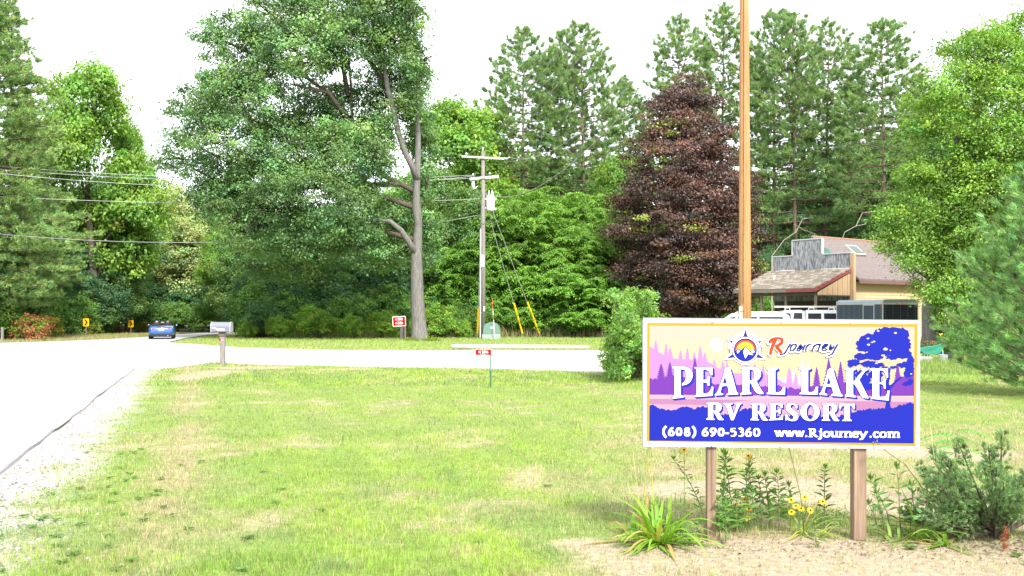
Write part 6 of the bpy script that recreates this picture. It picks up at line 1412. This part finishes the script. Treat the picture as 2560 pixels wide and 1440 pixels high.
PEB = vc_ground_mat('pebble_stone', 60, .2, .1); tag(link('gravel_stones', np_mesh('gravel_stones', V, tris=T, col=np.repeat(pc, 5, 0), mats=[PEB])), kind='stuff')
# flat weeds in the lawn
rng = np.random.default_rng(83); n = 60; X, Y = lawn_points(n, 1120, 1450, 200, rng); X = np.where(rng.random(n) < .65, -1.6 - .31*Y + rng.gamma(2., .42, n), X)
ok = (X+.31*Y > -2.0); X, Y = X[ok], Y[ok]; n = len(X); m_ = 12; ci = np.repeat(np.arange(n), m_); a = rng.uniform(0, 2*PI, n*m_); L = rng.uniform(.03, .075, n*m_)
C = np.stack([X[ci]+np.cos(a)*L*.5, Y[ci]+np.sin(a)*L*.5, ground_z(X[ci], Y[ci])+.022], 1); D = np.stack([np.cos(a), np.sin(a), rng.uniform(.1, .6, n*m_)], 1)
V, Q = leaf_quads(C, D, np.tile([[0, 0, 1.]], (n*m_, 1))+rng.normal(size=(n*m_, 3))*.2, L, L*.5, .1); c = np.array([.10, .20, .045])[None]*rng.uniform(.7, 1.5, (n, 1)); 
tag(link('lawn_weeds', np_mesh('lawn_weeds', V, quads=Q, col=rep4(c[ci]*rng.uniform(.8, 1.2, (n*m_, 1))), mats=[LEAF])), kind='stuff')
# dry litter of bark and leaves under sign and juniper
rng = np.random.default_rng(85); n = 2600; X = np.concatenate([rng.normal(3.75, .55, n//2), rng.uniform(.8, 4.3, n//2)]); Y = np.concatenate([rng.normal(7.55, .35, n//2), rng.normal(7.5, .28, n//2)])
a = rng.uniform(0, 2*PI, n); L = rng.uniform(.010, .04, n); D = np.stack([np.cos(a), np.sin(a), rng.normal(size=n)*.15], 1)
V, Q = leaf_quads(np.stack([X, Y, ground_z(X, Y)+.012], 1), D, np.tile([[0, 0, 1.]], (n, 1))+rng.normal(size=(n, 3))*.35, L, L*rng.uniform(.15, .6, n), .05)
c = np.where(rng.random((n, 1)) < .6, .09, .24)*np.array([[1, .82, .62]])*rng.uniform(.6, 1.3, (n, 1)); tag(link('dry_litter', np_mesh('dry_litter', V, quads=Q, col=rep4(c), mats=[PEB])), kind='stuff')

# ------------------------------------------------------------------ garden plants round the sign
def strap_leaf(V, F, Cc, base, az, L, w, up, droop, col, n=7, twist=0):
    """long arching leaf"""
    p = Vector(base); d = Vector((math.cos(az)*math.cos(up), math.sin(az)*math.cos(up), math.sin(up))); s = Vector((-math.sin(az), math.cos(az), 0)); b0 = len(V)
    for i in range(n+1):
        t = i/n; ww = w*.5*(math.sin(PI*min(1, .18+.82*t))**.7 if t < .98 else .05); keel = Vector((0, 0, ww*.5))
        V += [p - s*ww + keel, p - Vector((0, 0, 0)), p + s*ww + keel]; Cc += [col]*3
        d = (d + Vector((0, 0, -droop/n))).normalized(); p = p + d*(L/n); p.z = max(p.z, .012)
    for i in range(n):
        a = b0+3*i; F += [(a, a+1, a+4, a+3), (a+1, a+2, a+5, a+4)]
def fin(name, V, F, Cc, parent, m=None):
    me = np_mesh(name, [tuple(v) for v in V], quads=[f for f in F if len(f) == 4], tris=[f for f in F if len(f) == 3] or None, col=np.array(Cc), mats=[m or LEAF]); return link(name, me, parent)
def pxg(px, py): x, y = gr(px, py); return x, y
def vary(c, r, k=.25): f = 1 + r.uniform(-k, k); return (c[0]*f*(1+r.uniform(-.12, .12)), c[1]*f, c[2]*f)
CL = (.20, .37, .04); CD = (.055, .12, .035)
# daylily clumps
def daylily(px, py, label, n, L, w, seed, col=CL, spread=1.0, dead=.12, low=.3):
    r = random.Random(seed); x, y = pxg(px, py); e = empty('daylily', (x, y, 0), 0, label, 'plant', 'strap-leaved plants by the sign')
    for k in range(n):
        V, F, Cc = [], [], []; a = r.uniform(0, 2*PI); ln = L*r.uniform(.6, 1.15)
        c = vary(col, r) if r.random() > dead else vary((.42, .33, .10), r)
        strap_leaf(V, F, Cc, (math.cos(a)*.03*spread+r.uniform(-.05, .05)*spread, math.sin(a)*.03*spread, 0), a, ln, w*r.uniform(.7, 1.2), r.uniform(low, 1.35), r.uniform(.7, 2.2), c); fin('leaf', V, F, Cc, e)
    return e
daylily(1650, 1362, 'bright green strap-leaved clump at the foot of the left sign post', 64, .50, .030, 3)
e = daylily(1590, 1352, 'sprawling pale strap leaves reaching onto the bare sand patch', 10, .48, .030, 4, low=.1)
daylily(2010, 1335, 'arching pale strap leaves beneath the yellow flowers', 18, .40, .016, 5, (.26, .38, .06), low=.35)
daylily(2045, 1345, 'small drooping grassy clump halfway between the sign posts', 12, .30, .014, 15, (.24, .36, .07))
daylily(2300, 1350, 'broad strap-leaved clump between post and juniper', 26, .40, .028, 6, (.17, .31, .05), dead=.2)
daylily(2370, 1365, 'lax strap-leaved clump against the juniper base', 14, .34, .026, 7, (.19, .33, .05), dead=.25, low=.2)
daylily(2235, 1358, 'low curling strap leaves beside the far sign post', 10, .30, .022, 8, (.2, .34, .06), dead=.3, low=.15)
# flowering grass scapes / arching stalks
def stalk(pts, Y, r, label, col, name='flower_stalk', tip=None):
    P = [at(px, py, Y + (dz if True else 0)) for px, py, dz in pts]; mb = MB(); n = len(P); mb.tube(P, [r*(1-.6*i/(n-1)) for i in range(n)], 5)
    if tip: 
        for k in range(5): q = P[-1] + Vector((random.Random(k).uniform(-.02, .02), 0, -.012*k)); mb.ellips(q, (.006, .006, .012), 5, 4)
    return tag(mb.build(name, flat(name + '_green', col, .6), None, True), label, 'plant stalk', 'bare flower stalks round the sign')
stalk([(1610, 1350, 0), (1607, 1280, 0), (1614, 1200, .02), (1618, 1150, .0), (1620, 1121, .0), (1626, 1118, .0), (1630, 1140, 0)], 7.72, .0045, 'tall yellow-green bare stalk rising from the daylily to the sign corner', (.30, .27, .05))
stalk([(1632, 1340, 0), (1634, 1260, 0), (1630, 1190, 0), (1626, 1150, 0), (1621, 1121, 0)], 7.76, .004, 'second dry stalk bending over the daylily clump', (.42, .30, .08))
stalk([(1600, 1330, 0), (1596, 1240, 0), (1588, 1180, 0), (1583, 1130, 0)], 7.7, .003, 'thin straw stalk leaning away beside the daylily', (.45, .33, .12))
stalk([(2010, 1330, 0), (2002, 1240, 0), (1985, 1170, 0), (1972, 1118, 0), (1965, 1100, .08)], 7.75, .0045, 'straight dark green stalk disappearing behind the sign', (.09, .14, .03))
stalk([(2340, 1330, 0), (2328, 1280, 0), (2300, 1210, 0), (2262, 1160, 0), (2215, 1128, -.1), (2200, 1112, -.16), (2188, 1103, -.18)], 7.70, .0055, 'long arching stalk curving across the sign corner', (.12, .16, .04), tip=True)
stalk([(2350, 1330, 0), (2345, 1230, 0), (2335, 1140, 0), (2325, 1060, 0)], 7.9, .004, 'pale dead stalk standing in front of the sumac', (.45, .36, .2))
# leafy stems
def leafy(px, py, top, label, seed, L=.07, w=.024, pair=True, col=(.13, .25, .065), lean=0, step=.045, name='leafy_stem', group='leafy stems under the sign', bare=.25, stemc=(.10, .13, .04)):
    r = random.Random(seed); x, y = pxg(px, py); H = (py-top)/FPX*y; e = empty(name, (x, y, 0), 0, label, 'plant', group)
    P = [Vector((lean*H*t*t + r.uniform(-.006, .006), r.uniform(-.01, .01), H*t)) for t in np.linspace(0, 1, 6)]
    mb = MB(); mb.tube(P, [.005, .0045, .004, .0035, .003, .002], 5); mb.build('stem', flat('stem_green', stemc, .6), e)
    C, D, N, Ls, cc = [], [], [], [], []; z = H*bare; a = r.uniform(0, PI); k = 0
    while z < H:
        t = z/H; ip = min(4, int(t*5)); p = P[ip].lerp(P[ip+1], t*5-ip)
        for s_ in ((0, PI) if pair else (0,)):
            aa = a+s_+r.uniform(-.3, .3); ln = L*(1.1-.55*t**2)*r.uniform(.8, 1.2); d = Vector((math.cos(aa), math.sin(aa)*.8, r.uniform(.15, .8)-.2*(1-t))).normalized()
            C.append(p + d*ln*.52); D.append(d); N.append(Vector((0, 0, 1))+Vector((r.uniform(-.3, .3), r.uniform(-.5, .1), 0))); Ls.append(ln); cc.append(vary(col, r, .3))
        a += PI/2 if pair else 2.4; z += step*(1.1-.5*t); k += 1
    for s_ in range(5):
        d = Vector((math.cos(s_*1.3), math.sin(s_*1.3), 1.6)).normalized(); C.append(P[-1]+d*L*.25); D.append(d); N.append(Vector((math.cos(s_*1.3), math.sin(s_*1.3), .3))); Ls.append(L*.5); cc.append(vary((.12, .22, .04), r, .2))
    Ls = np.array(Ls); V, Q = leaf_quads(np.array([tuple(c) for c in C]), np.array([tuple(c) for c in D]), unit(np.array([tuple(c) for c in N])), Ls, Ls*w/L, .18)
    link('leaves', np_mesh('leaves', V, quads=Q, col=rep4(np.array(cc)), mats=[LEAF]), e); return e
mk_ = [(1805,1300,1140),(1830,1290,1135),(1860,1292,1150),(1885,1300,1170),(1822,1310,1215),(1842,1316,1240),(1870,1312,1225),(1905,1305,1200),(1925,1300,1190),(1948,1308,1185),(1975,1305,1215),(1798,1330,1250),(1815,1336,1265)]
for i_, (px, py, top) in enumerate(mk_):
    leafy(px, py+22, top, auto_label('slender leafy thicket stem, place %s from the left post' % ('first second third fourth fifth sixth seventh eighth ninth tenth eleventh twelfth thirteenth'.split()[i_]), -5000+i_, i_, 0).replace(' far outside the near road edge', ''), 100+i_, L=.115, w=.036, step=.036, lean=random.Random(i_).uniform(-.15, .1))
leafy(1762, 1335, 1150, 'leafy stem leaning out in front of the left post', 130, L=.095, w=.028, lean=-.42, bare=.35)
leafy(2062, 1310, 1170, 'single glossy upright stem between flowers and far post', 131, L=.10, w=.034, bare=.3, col=(.08, .17, .045)); leafy(2040, 1370, 1325, 'small pale folded-leaf seedling in front of the grass clump', 132, L=.08, w=.03, bare=.1, col=(.13, .20, .09))
for i_, (px, py, top, ln) in enumerate([(2252,1345,1170,-.05),(2222,1330,1200,-.35),(2212,1345,1235,-.2),(2290,1340,1215,-.12),(2275,1330,1235,.08),(2305,1345,1240,.15),(2195,1340,1262,-.3),(2330,1350,1255,.2)]):
    leafy(px, py, top, ('tallest broad-leaved stem between far post and juniper', 'broad-leaved stem leaning towards the far post', 'broad-leaved stem close to the far sign post', 'broad-leaved stem under the arching stalk', 'middle broad-leaved stem of the patch', 'broad-leaved stem leaning to the juniper', 'short broad-leaved stem touching the far post', 'low broad-leaved stem against the juniper')[i_], 140+i_, L=.13, w=.036, lean=ln, step=.07, name='broad_leaved_stem', group='broad-leaved stems by the juniper', col=(.12, .24, .075), stemc=(.14, .09, .06))
# fine feathery weeds within the daylily
for i_, (px, py, top) in enumerate([(1622,1360,1235),(1645,1362,1245),(1668,1365,1250),(1690,1362,1235),(1700,1360,1270),(1712,1362,1235)]):
    leafy(px, py-14, top, ('feathery weed nearest the bare sand in the daylily clump', 'tallest feathery weed in the daylily clump', 'feathery weed in the heart of the daylily clump', 'feathery weed leaning towards the left post', 'short feathery weed by the left post', 'feathery weed touching the left sign post')[i_], 160+i_, L=.045, w=.009, pair=False, step=.012, name='feathery_weed', group='feathery weeds in the daylily', bare=.15, col=(.12, .26, .05))
def low_leaves(name, px, py, w, h, n, L, seed, label, col):
    rng = np.random.default_rng(seed); x, y = pxg(px, py); C = np.stack([rng.normal(0, w/2, n), rng.normal(0, w/3, n), np.abs(rng.normal(0, h/2, n))+.015], 1); D = unit(rng.normal(size=(n, 3))+np.array([0, 0, .3]))
    V, Q = leaf_quads(C, D, unit(rng.normal(size=(n, 3))*.5+np.array([0, -.3, 1])), L*rng.uniform(.6, 1.2, n), L*.45, .15); c = np.asarray(col)[None]*rng.uniform(.6, 1.4, (n, 1))
    o = link(name, np_mesh(name, V, quads=Q, col=rep4(c), mats=[LEAF])); o.location = (x, y, 0); return tag(o, label, 'plant')
low_leaves('ground_ivy', 1678, 1352, .22, .12, 240, .045, 5, 'dark low leafy mat at the base of the daylily clump', (.08, .18, .055))
low_leaves('ground_ivy', 1812, 1320, .22, .20, 260, .05, 6, 'leafy green mat behind the left sign post', (.13, .25, .065))
low_leaves('ground_ivy', 2050, 1320, .24, .14, 300, .03, 7, 'small ferny green mat beneath the yellow flowers', (.15, .27, .06))
low_leaves('ground_ivy', 2182, 1300, .14, .2, 220, .022, 8, 'wispy green weed hugging the far sign post', (.15, .25, .08))
low_leaves('ground_ivy', 2090, 1300, .3, .10, 240, .025, 9, 'thin scrubby growth in front of the far post', (.12, .17, .06))
# black-eyed flowers
PET = flat('yellow_petal', (.72, .42, .005), .6); EYE_M = flat('dark_eye', (.03, .015, .01), .8)
pm_ = MB()
for k in range(11):
    a = 2*PI*k/11; d = Vector((math.cos(a), math.sin(a), 0)); s_ = Vector((-math.sin(a), math.cos(a), 0)); q = [d*.006, d*.018+s_*.0055+Vector((0,0,.001)), d*.030-Vector((0,0,.005)), d*.018-s_*.0055+Vector((0,0,.001))]; pm_.add(q, [(0, 1, 2, 3)])
petal_me = pm_.mesh('petals', PET); em_ = MB(); em_.ellips((0, 0, .003), (.0085, .0085, .008), 8, 6); eye_me = em_.mesh('flower_eye', EYE_M, True)
for i_, (px, py, base, lab) in enumerate([(1978,1250,1325,'yellow flower highest on the side of the left post in the central cluster'),(2012,1243,1328,'yellow flower beside the upright pale leaf'),(1990,1265,1330,'small yellow flower in the middle of the central cluster'),(2003,1271,1332,'open yellow flower just under the cluster centre'),(1979,1280,1330,'yellow flower lowest and nearest the leafy thicket'),(2026,1276,1332,'yellow flower lowest and nearest the far post'),(2057,1254,1325,'pale yellow flower alone towards the far post'),
     (1861,1249,1310,'upper yellow flower of the trio in the thicket'),(1867,1256,1312,'middle yellow flower of the trio in the thicket'),(1851,1262,1312,'lower yellow flower of the trio in the thicket'),(1872,1272,1314,'drooping yellow flower under the trio'),(1869,1296,1318,'lowest yellow flower in the thicket'),(1710,1125,1330,'lone yellow flower just under the sign near the left corner'),(1871,1140,1312,'flat yellow flower just under the sign above the thicket')]):
    Yf = EYE*FPX/(base+8-HOR); p = at(px, py, Yf); e = empty('yellow_flower', (p.x, Yf, 0), 0, lab, 'flower', 'black-eyed yellow flowers under the sign'); r = random.Random(i_)
    mb = MB(); mb.tube([(r.uniform(-.05, .05), .03, 0), (r.uniform(-.02, .02), .01, p.z*.6), (0, 0, p.z-.004)], .0022, 4); mb.build('stem', flat('flower_stem', (.10, .17, .04), .6), e)
    for me in (petal_me, eye_me): q = link('petals' if me is petal_me else 'flower_eye', me, e); q.location = (0, 0, p.z); q.rotation_euler = (r.uniform(.5, 1.1), r.uniform(-.4, .4), 0)

# juniper at the corner
rng = np.random.default_rng(91); jx, jy = X_at(2500, 7.75), 7.75
jn = empty('juniper', (jx, jy, 0), 0, 'blue-green spreading juniper at the sign corner with a rusty dead tip', 'shrub')
b = MB(); P, D, K = [], [], []
for k in range(46):
    if k < 30:
        tx = rng.uniform(2300, 2600); ty = 1215 - 95*abs(math.sin(tx*.045)) + (tx-2450)*.06 + rng.uniform(-30, 90); ty = {0: 1165, 1: 1105, 2: 1085, 3: 1120, 4: 1180}.get(k, ty); tx = {0: 2300, 1: 2395, 2: 2505, 3: 2330, 4: 2312}.get(k, tx)
        tip = at(tx, ty, jy + rng.uniform(-.45, .35)) - jn.location
    else:
        a = rng.uniform(0, 2*PI); tip = Vector((math.cos(a)*rng.uniform(.3, .75), math.sin(a)*rng.uniform(.2, .5), rng.uniform(.12, .55)))
    base = Vector((rng.uniform(-.06, .06), rng.uniform(-.06, .06), .03)); mid = base.lerp(tip, .5) + Vector((0, 0, -.06*tip.length + .02)); pts = [base, base.lerp(mid, .6), mid, mid.lerp(tip, .55), tip]
    b.tube(pts, [.016, .012, .009, .006, .003], 5, cap=False); Lb = (tip-base).length
    for q in range(int(120*Lb)+18):
        f = rng.uniform(.22, 1.0)**.8; i = min(3, int(f*4)); pp = pts[i].lerp(pts[i+1], f*4-i); dd = (pts[min(4, i+1)]-pts[i]).normalized()
        sv = Vector(rng.normal(size=3)); sv = (sv - dd*sv.dot(dd)).normalized(); ln = rng.uniform(.03, .14)*(1.15-f)+.02; e = pp + (sv*.8+dd*.7)*ln
        P.append(tuple(e)); D.append(tuple((sv*.6+dd).normalized())); K.append(rng.random())
P = np.array(P); D = np.array(D); keep = P[:, 2] > .02; P, D = P[keep], D[keep]
V, T, c = needles(rng, P, D, 15, .032, .6, .0055, (.17, .275, .115), .28, .15)
pc_ = np.repeat(P, 15*3, axis=0); c = c * (1 + .9*np.clip(fbm(pc_[:, 0]+5, pc_[:, 2]+5, .18, 301)-.5, -.3, .3))[:, None]
link('foliage', np_mesh('juniper_foliage', V, tris=T, col=c, mats=[NEEDLE]), jn); b.build('branches', BARK_D, jn)
dp = at(2512, 1345, jy-.42) - jn.location; V, T, c = needles(rng, np.array([tuple(dp + Vector((rng.normal()*.02, rng.normal()*.02, rng.normal()*.04)))for _ in range(22)]), rand_dirs(rng, 22), 14, .03, .8, .006, (.26, .09, .04), .2, -.4)
tag(link('dead_tip', np_mesh('dead_tip', V, tris=T, col=c, mats=[NEEDLE]), jn), 'rusty dead tip')
# young sumac behind the juniper
sx_, sy_ = X_at(2392, 9.0), 9.0; su = empty('sumac', (sx_, sy_, 0), 0, 'young sumac with feather-like compound leaves above the juniper', 'sapling')
mb = MB(); mb.tube([(0, 0, 0), (-.01, 0, .5), (.0, 0, Z_at(1115, 9))], [.012, .009, .005], 6); mb.build('stem', mat('sumac_stem', (.16, .10, .06), .7), su)
r = random.Random(3); zt = Z_at(1085, 9)
for k in range(15):
    z0 = zt - .035*k + .03; a = k*2.4+.3; ln = .34*(1 - .012*k)*r.uniform(.8, 1.1)
    if k < 4: a = (.2, PI-.2, .9, PI-.9)[k]
    C, D, N, Ls = [], [], [], []; mbs = []
    for q in range(9):
        f = (q+.8)/9; p = Vector((math.cos(a)*ln*f, math.sin(a)*ln*f*.8, z0 + .10*f - .16*f*f)); mbs.append(p)
        for s_ in (-1, 1):
            d = Vector((-math.sin(a)*s_+math.cos(a)*.35, math.cos(a)*s_+math.sin(a)*.35, -.45)).normalized(); l = .085*(1-.45*abs(f-.45)); C.append(tuple(p+d*l*.5)); D.append(tuple(d)); N.append((0, -.1, 1)); Ls.append(l)
    Ls = np.array(Ls); V, Q = leaf_quads(np.array(C), np.array(D), np.array(N), Ls, Ls*.30, .1); cc = np.array([vary((.14, .31, .08), r, .2)]*len(C))
    link('leaf', np_mesh('compound_leaf', V, quads=Q, col=rep4(cc), mats=[LEAF]), su)
# yellow-green clumps at the oak foot
def far_clump(px, Y, label, seed, n=60, L=.75):
    r = random.Random(seed); V, F, Cc = [], [], []
    for k in range(n): a = r.uniform(0, 2*PI); strap_leaf(V, F, Cc, (r.uniform(-.4, .4), r.uniform(-.3, .3), 0), a, L*r.uniform(.6, 1.1), .06, r.uniform(.5, 1.3), r.uniform(1, 2.2), vary((.20, .30, .03), r), 4)
    o = fin('daylily', V, F, Cc, None); o.location = (X_at(px, Y), Y, -.05); tag(o, label, 'plant', 'yellow-green clumps at the oak foot')
far_clump(1078, 65.5, 'yellow-green leaf clump at the pole side of the oak foot', 1, 90); far_clump(1030, 66.0, 'smaller yellow-green clump between red sign and oak trunk', 2, 50, .6)
# dead twig tangles behind the house roof
for j, pts in enumerate(([(1930, 640), (1960, 600), (1990, 580), (1985, 560), (2010, 575), (2040, 585)], [(2105, 600), (2112, 580), (2140, 565), (2165, 560)])):
    mb = MB(); Yd = 68; mb.tube([at(px, py, Yd) for px, py in pts], [.022, .02, .018, .016, .012, .008][:len(pts)], 5); q = at(*pts[2], Yd); mb.tube([q, q+Vector((.5, .2, .9)), q+Vector((1.2, .2, 1.0))], [.02, .018, .01], 4); mb.tube([at(*pts[0], Yd), Vector((at(*pts[0], Yd).x, Yd, 0))], .04, 5)
    tag(mb.build('dead_branch', mat('dead_wood', (.40, .34, .28), .9)), ('pale dead bough looping behind the false front', 'pale dead bough behind the brown roof ridge')[j], 'dead branch')
